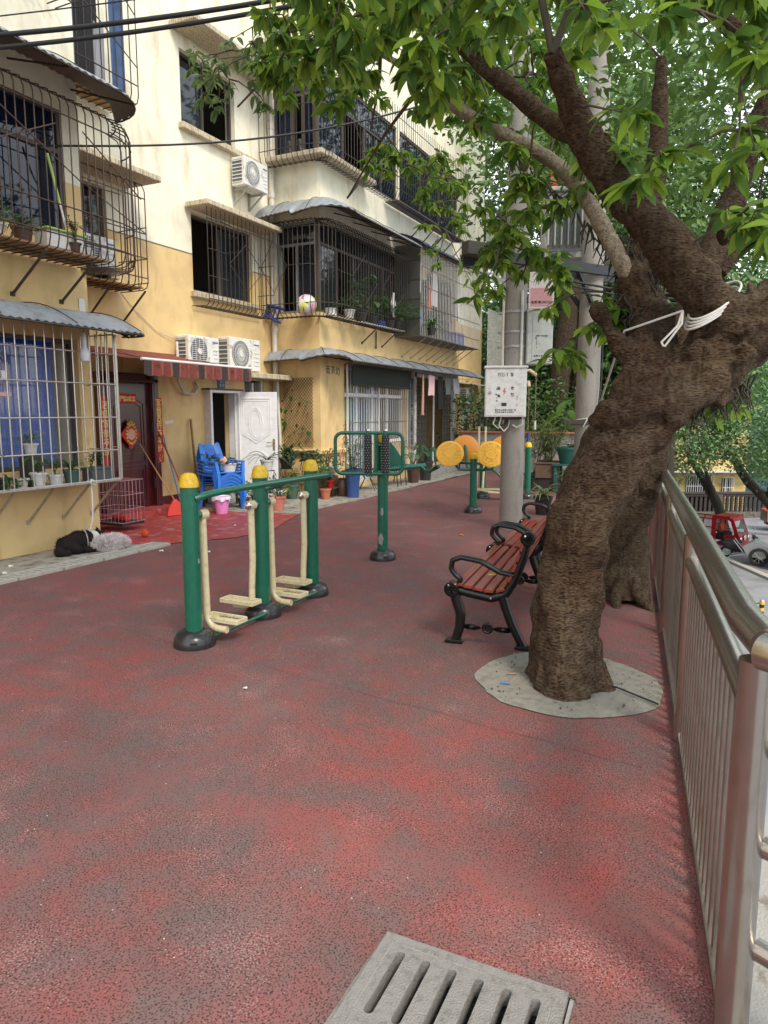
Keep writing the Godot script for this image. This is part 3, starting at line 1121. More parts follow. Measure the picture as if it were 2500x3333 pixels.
	for y in [4.54,7.46]:
		m = MB.new()
		m.box(Vector3(-7.635,y,-12.535),Vector3(0.07,1.76 if y < 5.0 else 1.68,0.07),Basis.IDENTITY,0.005)
		part(m,"corner_post",M.frame_brown,b)
	# blue curtain in the ground floor window
	for c in [[-3.1,-5.1,0.2],[-5.15,-6.2,0.24]]:
		var rows := []
		for i in 9:
			var row := []
			for k in 41:
				var f := k / 40.0
				var z := lerpf(c[0],c[1],f)
				row.append(Vector3(-7.4 - c[2] + 0.05 * sin(f * 40.0 + 0.25 * i) + 0.015 * sin(f * 17.0),2.52 - 1.5 * i / 8.0,z))
			rows.append(row)
		m = MB.new()
		m.sheet(rows,0.004)
		part(m,"curtain",M.blue_cloth,b)
	# pale curtain and things seen in the open window
	m = MB.new()
	var rows2 := []
	for i in 6:
		var row := []
		for k in 21:
			row.append(Vector3(-8.95 + 0.03 * sin(k * 1.5),5.05 - 1.2 * i / 5.0,-11.15 - 0.6 * k / 20.0))
		rows2.append(row)
	m.sheet(rows2,0.004)
	part(m,"curtain",M.white_cloth,b)
	# pale painted name of a tea room on the wall, and a torn paper patch
	m = MB.new()
	write_cjk(m,"青茶坊",Transform3D(Basis(Vector3(0,0,-1),Vector3.UP,Vector3.RIGHT),Vector3(-7.597,2.45,-12.72)),0.17,0.205,0.014)
	part(m,"painted_lettering",M.ink_green,b)
	m = MB.new()
	m.box(Vector3(-8.698,1.5,-9.35),Vector3(0.004,0.05,0.2),Basis.from_euler(Vector3(0.1,0,0)))
	part(m,"paper_scrap",M.paper,b)
	# the next house beyond the wing
	var f := thing("neighbouring_house","yellow house end beyond the laundry shop, with white window cages","building",Vector3(0,0,0))
	m = MB.new()
	m.box(Vector3(-9.6,2.2,-22.4),Vector3(3.4,4.4,2.2))
	part(m,"wall",M.yellow_wall,f)
	m = MB.new()
	m.box(Vector3(-9.6,8.0,-22.4),Vector3(3.4,7.2,2.2))
	part(m,"upper_wall",M.cream_wall,f)
	m = MB.new()
	m.box(Vector3(-9.6,0.5,-29.0),Vector3(3.4,3.0,9.5))
	part(m,"rear_wall",M.concrete,f)
	m = MB.new()
	m.box(Vector3(-7.45,2.55,-22.2),Vector3(1.2,0.03,1.9),Basis.from_euler(Vector3(0,0,-0.12)))
	part(m,"porch_roof",M.white_enamel,f)
	m = MB.new()
	m.box(Vector3(-7.888,1.25,-22.0),Vector3(0.03,1.3,0.7))
	part(m,"shutter",M.white_enamel,f)

func canopy(nm: String,label: String,pairs: Array,m: Material,ribs := 0.1) -> void:
	var o := thing(nm,label,"canopy",Vector3.ZERO)
	var line := []
	for i in pairs.size() - 1:
		var a: Array = pairs[i]
		var b: Array = pairs[i + 1]
		var n := maxi(2,int(maxf(a[0].distance_to(b[0]),a[1].distance_to(b[1])) / ribs) * 2)
		for k in n:
			line.append([a[0].lerp(b[0],float(k) / n),a[1].lerp(b[1],float(k) / n)])
	line.append(pairs[-1])
	var rows := []
	for j in 7:
		var row := []
		for i in line.size():
			var f := j / 6.0
			var p: Vector3 = line[i][0].lerp(line[i][1],f)
			p.y += 0.07 * sin(PI * f) + (0.009 if i % 2 == 0 else -0.009)
			row.append(p)
		rows.append(row)
	var mb := MB.new()
	mb.sheet(rows)
	part(mb,"sheet",m,o)
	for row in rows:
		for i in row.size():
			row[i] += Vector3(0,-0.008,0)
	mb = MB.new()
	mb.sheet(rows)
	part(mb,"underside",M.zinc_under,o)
	mb = MB.new()
	var pts := []
	for i in range(0,line.size(),2):
		pts.append(line[i][1] + Vector3(0,-0.02,0))
	pts.append(line[-1][1] + Vector3(0,-0.02,0))
	mb.tube(pts,0.012,5)
	part(mb,"edge_tube",M.dark_bar,o)
	for i in range(4,line.size(),16):
		mb = MB.new()
		mb.tube([line[i][0] + Vector3(0,-0.12,0),line[i][1] + Vector3(0,-0.03,0)],0.012,5)
		part(mb,"bracket",M.dark_bar,o)
	# overlap seams between sheets
	for i in range(8,line.size(),18):
		mb = MB.new()
		var s := []
		for j in 7:
			s.append(rows[j][i] + Vector3(0,0.022,0))
		mb.tube(s,0.006,4)
		part(mb,"seam",M.dark_bar,o)

func build_canopies() -> void:
	var rim := func(wx: float,wy: float,ex: float,ey: float,z0: float,z1: float,round: float) -> Array:
		var out := [[Vector3(wx,wy,z0),Vector3(ex,ey,z0)],[Vector3(wx,wy,z1 + round),Vector3(ex,ey,z1 + round)]]
		for k in range(1,9):
			var a := PI / 2 * k / 8.0
			out.append([Vector3(wx,wy - 0.02 * k / 8.0,z1 + round - round * 0.9 * k / 8.0),Vector3(wx + (ex - wx) * maxf(cos(a),0.04),lerpf(ey,wy - 0.06,0.3 * k / 8.0),z1 + round - round * sin(a))])
		return out
	canopy("corrugated_canopy","grey corrugated canopy over the steel window cage with blue curtain",rim.call(-7.4,2.88,-6.5,2.6,2.0,-7.1,0.75),M.zinc)
	canopy("corrugated_canopy","rusty round-ended canopy over the upper left cage, below hanging laundry",rim.call(-7.4,5.62,-6.45,5.25,1.0,-7.15,0.95),M.zinc)
	# round the corner of the wing
	var wrap := func(ax: float,az: float,ay: float,ny: float,ez: float,ex: float,ey: float,zend: float) -> Array:
		var out := [[Vector3(-8.68,ay,az),Vector3(-8.68,ny,ez)],[Vector3(ax - 0.25,ay,az),Vector3(ax - 0.25,lerpf(ny,ay,0.15),ez)]]
		for k in range(0,9):
			var a := PI / 2 * k / 8.0
			out.append([Vector3(ax,ay,az),Vector3(ax - 0.2 + (ex - ax + 0.2) * sin(a),lerpf(ny,ey,k / 8.0) + 0.1 * sin(2 * a),az - 0.15 + (ez - az + 0.15) * cos(a))])
		out.append([Vector3(ax,ay,zend),Vector3(ex,ey,zend)])
		return out
	canopy("corrugated_canopy","long grey corrugated canopy above the shop window and laundry",wrap.call(-7.6,-12.5,2.92,2.7,-12.1,-6.92,2.7,-20.9),M.zinc)
	canopy("corrugated_canopy","arched grey canopy over the barred balcony with the beach ball",wrap.call(-7.6,-12.5,5.8,5.4,-11.85,-6.75,5.45,-15.7),M.zinc)
	canopy("corrugated_canopy","blue sheet canopy above the bright barred balcony",[[Vector3(-7.6,5.86,-15.75),Vector3(-6.75,5.55,-15.75)],[Vector3(-7.6,5.86,-20.3),Vector3(-6.75,5.62,-20.3)]],M.blue_sheet)

# ---------------------------------------------------------------- lettering drawn stroke by stroke on a 10 by 10 grid
const STROKES := {
	"五": "1898 4841 2575 7571 0191","福": "2928 0737 3714 2420 2535 4989 5888865658 4585814145 6561 4383",
	"臨": "1911 1949 1747 1444 1141 6957 5898 6888866668 5474 4464614144 7494917174","門": "0900 0949 0747 0545 4945 5999 5797 5595 5955 9990",
	"富": "5958 0898 0806 9896 2676 3575733335 2282802022 5250 2181","貴": "2888862628 5956 0595 2484802024 2282 3010 7090",
	"吉": "1898 5956 2686 2484802024","祥": "2928 0737 3714 2420 2535 5957 8977 4797 5585 4494 7770","年": "3917 2888 2585 2523 0393 5850",
	"好": "2914 1430 3710 0636 5888 8865 6561 6151 4595","重": "7918 0797 2686832326 2484 5850 1292 0090","庆": "5958 1898 1811 1101 3686 5665 5530 5590",
	"汉": "1827 0615 0026 4888 8840 5690","百": "0999 5947 2787802027 2484","纳": "2917 1735 3513 1333 0121 4640 4696 9690 6958 6643 6683",
	"广": "5958 1898 1811 1100","告": "2917 2888 5955 0595 2383802023","有": "0898 4900 3686 3630 8680 3484 3282",
	"限": "1910 1949 4926 2644 4424 5989 8985 5585 5787 5950 5065 8664 6490","公": "3815 6895 5512 1282 7590","司": "1898 9890 9070 2676 2464612124",
	"电": "2787832327 2585 5951 5191 9193","危": "3917 2877 7756 1696 1610 3474 7453 3430 3080","险": "1910 1939 3927 2737 3715 6947 6997 4575 6543 8564 4191",
	"青": "1898 2686 0595 5955 2383 2320 8380 2281","茶": "0898 3937 6967 5735 5795 1494 5540 3321 7391","坊": "0636 2921 0132 5958 4797 5740 6686 8680 8060",
	"抢": "2920 0737 0434 6946 6996 5575 7563 5550 5090","修": "2916 1810 3733 5947 5989 8945 8453 8342 9231","型": "0949 0747 3940 1915 6986 6955 5595 5551 1292 0090",
}
func write_cjk(mb: MB,text: String,xf: Transform3D,size: float,pitch: float,w: float,down := false) -> void:
	for i in text.length():
		var off := Vector3(0,-pitch * i,0) if down else Vector3(pitch * i,0,0)
		for tok in STROKES[text[i]].split(" "):
			for k in range(0,tok.length() - 3,2):
				var a := Vector3(int(tok[k]),int(tok[k + 1]),0) * size / 9.0 + off
				var b := Vector3(int(tok[k + 2]),int(tok[k + 3]),0) * size / 9.0 + off
				mb.bar(xf * a,xf * b,w,0.003,xf.basis.z)
func latin(s: String,size: float,xf: Transform3D,m: Material,par: Node,bold := false) -> void:
	var t := TextMesh.new()
	var f := SystemFont.new()
	f.font_names = PackedStringArray(["Droid Sans"])
	f.font_weight = 700 if bold else 400
	t.font = f
	t.text = s
	t.font_size = 32
	t.pixel_size = size / 32.0
	t.depth = 0.003
	t.curve_step = 4.0
	inst(t,"lettering",m,par,xf)

# ---------------------------------------------------------------- window cages
# segs: ["line", x0, z0, x1, z1, out_x, out_z] or ["arc", cx, cz, a0, a1]; prof: points (outwards, height) of one bar
func cage(label: String,segs: Array,prof: Array,pitch: float,hor: Array,m: Material,r := 0.008,struts := [],extra := []) -> Node3D:
	var o := thing("window_cage",label,"window cage",Vector3.ZERO)
	var bm := MB.new()
	var pts := []
	for p in prof:
		pts.append(Vector3(p.x,p.y,0))
	bm.tube(pts,r,5)
	var bar := bm.mesh()
	var spots := []
	for s in segs:
		if s[0] == "line":
			var a := Vector2(s[1],s[2])
			var b := Vector2(s[3],s[4])
			var n := maxi(1,int(round(a.distance_to(b) / pitch)))
			for k in n + 1:
				var p := a.lerp(b,float(k) / n)
				spots.append([p,Vector2(s[5],s[6]).normalized()])
		else:
			for k in range(1,8):
				var a: float = lerpf(s[3],s[4],k / 8.0)
				spots.append([Vector2(s[1],s[2]),Vector2(cos(a),sin(a))])
	for s in spots:
		var d := Vector3(s[1].x,0,s[1].y)
		inst(bar,"bar",m,o,Transform3D(Basis(d,Vector3.UP,d.cross(Vector3.UP)),Vector3(s[0].x,0,s[0].y)))
	for h in hor:
		var q := []
		for s in spots:
			q.append(Vector3(s[0].x + s[1].x * h.x,h.y,s[0].y + s[1].y * h.x))
		var hm := MB.new()
		hm.tube(q,r * 1.1,5)
		part(hm,"cross_bar",m,o)
	for s in struts:
		var sm := MB.new()
		sm.bar(s[0],s[1],0.022,0.022)
		sm.box(s[1],Vector3(0.02,0.05,0.05))
		part(sm,"strut",m,o)
	for e in extra:
		var em := MB.new()
		em.tube(e,r,5)
		part(em,"ornament",m,o)
	return o
func diamond(x: float,y: float,z: float,w: float,h: float,along := Vector3(0,0,-1)) -> Array:
	var c := Vector3(x,y,z)
	return [c + along * w,c + Vector3(0,h,0),c - along * w,c - Vector3(0,h,0),c + along * w]

func build_cages() -> void:
	var Q := PI / 2
	# left house, ground floor: bright steel
	var o := cage("bright steel cage over the blue-curtained ground floor window",[["line",-7.4,1.4,-7.4,-6.5,1,0]],[Vector2(0.5,0.83),Vector2(0.5,2.62)],0.122,
		[Vector2(0.51,0.83),Vector2(0.51,1.2),Vector2(0.51,1.6),Vector2(0.51,2.0),Vector2(0.51,2.36)],M.steel,0.0085,
		[[Vector3(-6.92,0.81,-4.5),Vector3(-7.39,0.38,-4.5)],[Vector3(-6.92,0.81,-5.05),Vector3(-7.39,0.38,-5.05)],[Vector3(-6.92,0.81,-5.55),Vector3(-7.39,0.38,-5.55)],[Vector3(-6.92,0.81,-6.05),Vector3(-7.39,0.38,-6.05)],[Vector3(-6.92,0.81,-6.48),Vector3(-7.39,0.38,-6.48)]])
	var mb := MB.new()
	for y in [1.2,1.6,2.0,2.36,2.6]:
		mb.tube([Vector3(-7.39,y,-6.5),Vector3(-6.9,y,-6.5)],0.009,5)
	for k in 4:
		mb.tube([Vector3(-7.3 + 0.1 * k,0.83,-6.5),Vector3(-7.3 + 0.1 * k,2.62,-6.5)],0.0085,5)
	part(mb,"side_bars",M.steel,o)
	mb = MB.new()
	mb.box(Vector3(-7.15,0.815,-2.55),Vector3(0.52,0.012,7.9))
	part(mb,"floor_plate",M.galv,o)
	mb = MB.new()
	mb.box(Vector3(-6.89,0.83,-2.55),Vector3(0.03,0.035,7.92),Basis.IDENTITY,0.004)
	mb.box(Vector3(-7.14,0.83,-6.52),Vector3(0.48,0.035,0.03),Basis.IDENTITY,0.004)
	mb.box(Vector3(-6.89,1.72,-6.52),Vector3(0.03,1.76,0.03),Basis.IDENTITY,0.004)
	part(mb,"edge_frame",M.steel,o)
	# left house, first floor: rusty and bulging, round the corner
	var bulge := func(y0: float,y1: float,d: float) -> Array:
		return [Vector2(0.02,y0),Vector2(d - 0.12,y0),Vector2(d - 0.03,y0 + 0.03),Vector2(d,y0 + 0.12),Vector2(d,y1 - 0.16),Vector2(d - 0.05,y1 - 0.05),Vector2(d - 0.2,y1)]
	o = cage("rusty bulging cage with potted plants on the upper left window",[["line",-7.4,0.4,-7.4,-6.45,1,0],["arc",-7.4,-6.5,0.0,-Q]],bulge.call(3.42,5.12,0.66),0.11,
		[Vector2(0.665,3.58),Vector2(0.665,3.9),Vector2(0.665,4.85),Vector2(0.3,3.42),Vector2(0.5,5.1)],M.rust_bar,0.0078,
		[[Vector3(-6.8,3.4,-4.9),Vector3(-7.39,2.98,-4.9)],[Vector3(-6.8,3.4,-5.55),Vector3(-7.39,2.98,-5.55)],[Vector3(-6.8,3.4,-6.2),Vector3(-7.39,2.98,-6.2)]],
		[[Vector3(-6.72,4.75,-4.9),Vector3(-6.72,4.2,-6.0),Vector3(-6.72,4.22,-6.55)],[Vector3(-6.72,4.75,-6.05),Vector3(-6.73,4.25,-6.9)],[Vector3(-6.72,4.35,-5.0),Vector3(-6.72,4.72,-5.7)]])
	mb = MB.new()
	mb.box(Vector3(-7.1,3.445,-3.0),Vector3(0.55,0.02,6.9))
	part(mb,"floor_board",M.wood_pole,o)
	# left house, second floor
	cage("rusty cage at the very top left, under the thick cables",[["line",-7.4,0.4,-7.4,-6.35,1,0]],bulge.call(6.3,8.3,0.6),0.11,[Vector2(0.605,6.46),Vector2(0.3,6.3),Vector2(0.605,7.2)],M.rust_bar,0.0078)
	# recess windows next to the left house
	o = cage("rusty cage holding an air conditioner beside the upper left window",[["line",-8.7,-6.75,-8.7,-8.38,1,0]],bulge.call(3.5,5.06,0.6),0.125,[Vector2(0.605,3.66),Vector2(0.605,3.95),Vector2(0.605,4.3),Vector2(0.605,4.8),Vector2(0.3,3.5)],M.rust_bar,0.0085,
		[[Vector3(-8.14,3.48,-7.1),Vector3(-8.69,3.0,-7.1)],[Vector3(-8.14,3.48,-7.7),Vector3(-8.69,3.0,-7.7)],[Vector3(-8.14,3.48,-8.36),Vector3(-8.69,3.0,-8.36)]],
		[[Vector3(-8.69,3.95,-8.39),Vector3(-8.1,3.95,-8.39)],[Vector3(-8.69,4.4,-8.39),Vector3(-8.1,4.4,-8.39)],[Vector3(-8.69,3.6,-8.39),Vector3(-8.1,3.6,-8.39)],[Vector3(-8.3,3.5,-8.39),Vector3(-8.3,5.05,-8.39)],[Vector3(-8.5,3.5,-8.39),Vector3(-8.5,5.05,-8.39)],[Vector3(-8.1,4.75,-7.2),Vector3(-8.1,4.3,-8.39)]])
	mb = MB.new()
	mb.box(Vector3(-8.42,3.525,-7.55),Vector3(0.5,0.02,1.6))
	part(mb,"floor_board",M.wood_pole,o)
	o = cage("rusty cage with dark clothes and jeans hanging inside, top left",[["line",-8.7,-6.75,-8.7,-8.35,1,0]],bulge.call(6.1,8.6,0.6),0.13,[Vector2(0.605,6.35),Vector2(0.3,6.1),Vector2(0.605,7.5),Vector2(0.605,8.3)],M.dark_bar,0.0085,[],[[Vector3(-8.1,7.4,-6.8),Vector3(-8.1,6.6,-8.35)],[Vector3(-8.1,7.3,-8.35),Vector3(-8.1,7.9,-7.5)]])
	mb = MB.new()
	mb.box(Vector3(-8.42,6.125,-7.55),Vector3(0.52,0.02,1.6))
	part(mb,"floor_board",M.wood_pole,o)
	# recess window above the air conditioners
	cage("dark flat cage with a diamond pattern over the open window above the condensers",[["line",-8.7,-10.02,-8.7,-11.95,1,0]],[Vector2(0.02,3.52),Vector2(0.34,3.5),Vector2(0.4,3.56),Vector2(0.4,5.14)],0.12,[Vector2(0.405,3.62),Vector2(0.405,4.95),Vector2(0.2,3.51),Vector2(0.05,3.52)],M.dark_bar,0.0075,[],
		[diamond(-8.295,4.3,-11.1,0.5,0.42),[Vector3(-8.29,5.0,-10.0),Vector3(-8.29,4.9,-11.2)],[Vector3(-8.69,3.95,-11.97),Vector3(-8.3,3.95,-11.97)],[Vector3(-8.69,4.5,-11.97),Vector3(-8.3,4.5,-11.97)],[Vector3(-8.29,4.0,-10.02),Vector3(-8.29,4.0,-10.55)],[Vector3(-8.29,4.45,-10.02),Vector3(-8.29,4.45,-10.5)]])
	# wing, first floor, round the corner
	var wing := func(z1: float) -> Array: return [["line",-8.66,-12.5,-7.68,-12.5,0,1],["arc",-7.62,-12.52,Q,0.0],["line",-7.6,-12.6,-7.6,z1,1,0]]
	o = cage("dark cage round the first floor corner holding a bright ball and plants",wing.call(-15.85),[Vector2(0.02,3.56),Vector2(0.36,3.54),Vector2(0.44,3.6),Vector2(0.46,3.7),Vector2(0.46,5.25),Vector2(0.4,5.36),Vector2(0.05,5.4)],0.115,[Vector2(0.465,3.78),Vector2(0.465,5.2),Vector2(0.25,3.55),Vector2(0.1,3.56),Vector2(0.2,5.39)],M.dark_bar,0.0075,
		[[Vector3(-7.2,3.52,-14.3),Vector3(-7.59,3.2,-14.3)],[Vector3(-7.2,3.52,-15.3),Vector3(-7.59,3.2,-15.3)],[Vector3(-7.57,3.52,-14.95),Vector3(-7.57,3.15,-14.95)]],
		[diamond(-8.35,4.5,-12.035,0.3,0.5,Vector3(-1,0,0)),diamond(-7.135,4.4,-13.6,0.55,0.5),diamond(-7.135,4.4,-15.0,0.55,0.5),[Vector3(-8.05,4.5,-12.03),Vector3(-7.55,4.5,-12.04),Vector3(-7.2,4.45,-12.45),Vector3(-7.135,4.4,-13.05)]])
	mb = MB.new()
	mb.box(Vector3(-7.38,3.575,-14.7),Vector3(0.3,0.02,2.2),Basis.from_euler(Vector3(0.01,0,0)))
	part(mb,"floor_board",M.white_plaster,o)
	# wing, first floor, far part: bright bars
	o = cage("bright white-barred balcony cage below the blue canopy",[["line",-7.6,-15.98,-7.6,-20.28,1,0]],[Vector2(0.7,3.5),Vector2(0.7,5.6)],0.105,[Vector2(0.71,3.5),Vector2(0.71,3.75),Vector2(0.71,4.2),Vector2(0.71,4.65),Vector2(0.71,5.1),Vector2(0.71,5.58)],M.steel,0.009,
		[[Vector3(-6.95,3.48,-16.4),Vector3(-7.59,3.05,-16.4)],[Vector3(-6.95,3.48,-16.95),Vector3(-7.59,3.05,-16.95)],[Vector3(-6.95,3.48,-17.5),Vector3(-7.59,3.05,-17.5)],[Vector3(-6.95,3.48,-18.0),Vector3(-7.59,3.05,-18.0)],[Vector3(-6.95,3.48,-18.5),Vector3(-7.59,3.05,-18.5)],[Vector3(-6.95,3.48,-19.0),Vector3(-7.59,3.05,-19.0)],[Vector3(-6.95,3.48,-19.5),Vector3(-7.59,3.05,-19.5)],[Vector3(-6.95,3.48,-20.0),Vector3(-7.59,3.05,-20.0)]])
	mb = MB.new()
	mb.box(Vector3(-7.25,3.49,-18.1),Vector3(0.68,0.015,4.3))
	part(mb,"floor_plate",M.zinc_under,o)
	mb = MB.new()
	mb.box(Vector3(-7.25,4.55,-15.97),Vector3(0.66,2.1,0.006))
	for y in [3.9,4.35,4.8,5.25]:
		mb.box(Vector3(-7.25,y,-15.96),Vector3(0.68,0.012,0.016))
	part(mb,"side_sheet",M.gate,o)
	# wing, second floor
	o = cage("dark cage with boots on its sill round the second floor corner",wing.call(-19.9),[Vector2(0.02,6.5),Vector2(0.3,6.44),Vector2(0.38,6.5),Vector2(0.42,6.62),Vector2(0.42,8.4)],0.125,[Vector2(0.425,6.68),Vector2(0.425,7.4),Vector2(0.425,8.2),Vector2(0.2,6.46)],M.dark_bar,0.0075,
		[[Vector3(-7.2,6.42,-17.0),Vector3(-7.59,6.05,-17.0)],[Vector3(-7.2,6.42,-17.7),Vector3(-7.59,6.05,-17.7)],[Vector3(-7.2,6.42,-18.4),Vector3(-7.59,6.05,-18.4)],[Vector3(-7.2,6.42,-19.1),Vector3(-7.59,6.05,-19.1)],[Vector3(-7.2,6.42,-19.8),Vector3(-7.59,6.05,-19.8)]],
		[diamond(-7.175,7.4,-13.8,0.6,0.6),diamond(-7.175,7.4,-15.6,0.6,0.6)])
	mb = MB.new()
	mb.box(Vector3(-7.4,6.47,-17.6),Vector3(0.35,0.015,4.4))
	part(mb,"floor_plate",M.zinc_under,o)
	mb = MB.new()
	mb.box(Vector3(-7.95,6.56,-12.32),Vector3(1.3,0.1,0.3),Basis.IDENTITY,0.015)
	mb.box(Vector3(-7.42,6.56,-13.4),Vector3(0.3,0.1,2.0),Basis.IDENTITY,0.015)
	part(mb,"concrete_sill",M.slab,o)
	# the neighbouring house
	cage("white cage on the neighbouring house, higher of two",[["line",-7.9,-21.4,-7.9,-23.4,1,0]],[Vector2(0.8,5.7),Vector2(0.8,7.6)],0.11,[Vector2(0.8,5.7),Vector2(0.8,6.6),Vector2(0.8,7.6)],M.white_bar,0.011)
	cage("white cage on the neighbouring house, lower of two",[["line",-7.9,-21.4,-7.9,-23.6,1,0]],[Vector2(0.9,2.95),Vector2(0.9,4.8)],0.11,[Vector2(0.9,2.95),Vector2(0.9,3.9),Vector2(0.9,4.8)],M.white_bar,0.011)

# ---------------------------------------------------------------- doors
func frame_loop(mb: MB,pts: Array,w: float,t: float,xf: Transform3D) -> void:
	for i in pts.size():
		mb.bar(xf * pts[i],xf * pts[(i + 1) % pts.size()],w,t,xf.basis.z)
func arch_panel(w: float,h: float,rise: float) -> Array:
	var out := [Vector3(-w,-h,0),Vector3(w,-h,0),Vector3(w,h - rise,0)]
	for k in 9:
		var f := k / 8.0
		out.append(Vector3(lerpf(w,-w,f) * 0.98,h - rise + rise * pow(sin(PI * f),1.3),0))
	out.append(Vector3(-w,h - rise,0))
	return out
func oval(w: float,h: float,n := 24) -> Array:
	var out := []
	for k in n:
		out.append(Vector3(cos(TAU * k / n) * w,sin(TAU * k / n) * h,0))
	return out

func build_doors() -> void:
	var FB := Basis(Vector3(0,0,-1),Vector3.UP,Vector3.RIGHT)   # local x along the facade,local z outwards
	var d := thing("front_door","dark red panelled front door hung with new year couplets","door",Vector3(-8.62,0.12,-8.35))
	var mb := MB.new()
	for s in [-1,1]:
		mb.box(Vector3(0.02,1.02,s * 0.53),Vector3(0.16,2.12,0.13),Basis.IDENTITY,0.012)
		mb.box(Vector3(0.1,1.02,s * 0.5),Vector3(0.03,2.06,0.03),Basis.IDENTITY,0.008)
	mb.box(Vector3(0.02,2.08,0),Vector3(0.16,0.14,1.2),Basis.IDENTITY,0.012)
	mb.box(Vector3(0.1,2.03,0),Vector3(0.03,0.03,1.0),Basis.IDENTITY,0.008)
	part(mb,"frame",M.red_door,d)
	mb = MB.new()
	mb.box(Vector3(-0.03,1.0,0),Vector3(0.06,2.0,0.93),Basis.IDENTITY,0.006)
	for p in [[arch_panel(0.33,0.42,0.13),1.4],[arch_panel(0.27,0.36,0.11),1.39],[[Vector3(-0.33,-0.06,0),Vector3(0.33,-0.06,0),Vector3(0.33,0.06,0),Vector3(-0.33,0.06,0)],0.83],[[Vector3(-0.33,-0.3,0),Vector3(0.33,-0.3,0),Vector3(0.33,0.3,0),Vector3(-0.33,0.3,0)],0.4],[[Vector3(-0.27,-0.24,0),Vector3(0.27,-0.24,0),Vector3(0.27,0.24,0),Vector3(-0.27,0.24,0)],0.4]]:
		frame_loop(mb,p[0],0.02,0.02,Transform3D(FB,Vector3(0.002,p[1],0)))
	part(mb,"leaf",M.red_door,d)
	for y in [0.4,1.3,1.72]:
		mb = MB.new()
		mb.tube([Vector3(0.06,y - 0.09,-0.46),Vector3(0.06,y + 0.09,-0.46)],0.016,8)
		part(mb,"hinge",M.black_rubber,d)
	mb = MB.new()
	mb.box(Vector3(0.01,1.0,0.4),Vector3(0.02,0.36,0.06),Basis.IDENTITY,0.005)
	mb.tube([Vector3(0.02,1.02,0.4),Vector3(0.07,1.02,0.4),Vector3(0.07,1.02,0.3)],0.009,6)
	part(mb,"handle",M.brass,d)
	# paper couplets and the hanging ornament
	var cp := thing("couplet_banner","narrow red couplet banner with gold characters right of the red door","banner",Vector3(-8.515,0.9,-8.91))
	mb = MB.new()
	mb.box(Vector3(0,0.47,0),Vector3(0.004,1.06,0.16))
	part(mb,"paper",M.couplet,cp)
	mb = MB.new()
	write_cjk(mb,"富貴吉祥年年好",Transform3D(FB,Vector3(0.004,0.87,0.055)),0.11,0.124,0.017,true)
	for k in 14:
		mb.ball(Vector3(0.003,-0.04 + 0.11 * rng.randf(),rng.randf_range(-0.06,0.06)),Vector3(0.003,0.012,0.012),6,4)
	part(mb,"characters",M.gold,cp)
	cp = thing("couplet_banner","narrow red couplet banner left of the red door, behind the steel cage","banner",Vector3(-8.515,0.9,-7.8))
	mb = MB.new()
	mb.box(Vector3(0,0.47,0),Vector3(0.004,1.06,0.16))
	part(mb,"paper",M.couplet,cp)
	mb = MB.new()
	write_cjk(mb,"吉福富貴年好",Transform3D(FB,Vector3(0.004,0.82,0.055)),0.11,0.14,0.017,true)
	part(mb,"characters",M.gold,cp)
	cp = thing("door_banner","small red banner with four gold characters on top of the red door","banner",Vector3(-8.58,1.88,-8.32))
	mb = MB.new()
	mb.box(Vector3(0,0,0),Vector3(0.004,0.15,0.36))
	part(mb,"paper",M.couplet,cp)
	mb = MB.new()
	write_cjk(mb,"門臨福五",Transform3D(FB,Vector3(0.004,-0.045,0.155)),0.075,0.08,0.012)
	part(mb,"characters",M.gold,cp)
	cp = thing("door_ornament","red diamond new year ornament with gold trim on the red door","ornament",Vector3(-8.57,1.32,-8.34))
	mb = MB.new()
	mb.prism(PackedVector2Array([Vector2(-0.2,0),Vector2(0,-0.24),Vector2(0.2,0),Vector2(0,0.24)]),0.008,Transform3D(FB,Vector3.ZERO))
	part(mb,"paper",M.couplet,cp)
	mb = MB.new()
	for k in 16:
		var a := TAU * k / 16
		mb.ball(Vector3(0.016,sin(a) * 0.15,cos(a) * 0.1),Vector3(0.012,0.026,0.024),8,5)
	for k in 5:
		mb.ball(Vector3(0.016,0.2 - absf(k - 2.0) * 0.02,(k - 2) * 0.035),Vector3(0.01,0.03,0.018),8,5)
	part(mb,"gold_trim",M.gold,cp)
	mb = MB.new()
	mb.lathe([Vector2(0.09,0),Vector2(0.085,0.012),Vector2(0.0,0.016)],24,Transform3D(Basis(Vector3(0,-1,0),Vector3(1,0,0),Vector3(0,0,1)),Vector3(0.008,0.0,0)))
	part(mb,"medallion",M.skin_cloth,cp)
	# white door, open
	d = thing("white_door","white panelled door standing open beside the potted plants","door",Vector3(-8.66,0.03,-11.08))
	d.rotation.y = deg_to_rad(25.0)
	var L := 0.82
	mb = MB.new()
	mb.box(Vector3(L / 2,1.01,0),Vector3(L,2.02,0.045),Basis.IDENTITY,0.005)
	var c := Vector3(L / 2,0,0.022)
	for e in [0.0,0.04]:
		frame_loop(mb,oval(0.13 - e,0.3 - e),0.016,0.02,Transform3D(Basis.IDENTITY,c + Vector3(0,1.42,0)))
	for p in [[Vector3(-0.28,0.45,0),Vector3(0.28,0.45,0),Vector3(0.28,-0.22,0),Vector3(0.14,-0.3,0),Vector3(0,-0.4,0),Vector3(-0.14,-0.3,0),Vector3(-0.28,-0.22,0)]]:
		frame_loop(mb,p,0.018,0.02,Transform3D(Basis.IDENTITY,c + Vector3(0,1.45,0)))
		var ins := []
		for q in p:
			ins.append(q * Vector3(0.86,0.9,1))
		frame_loop(mb,ins,0.012,0.015,Transform3D(Basis.IDENTITY,c + Vector3(0,1.45,0)))
	var low := []
	for q in arch_panel(0.28,0.36,0.16):
		low.append(q)
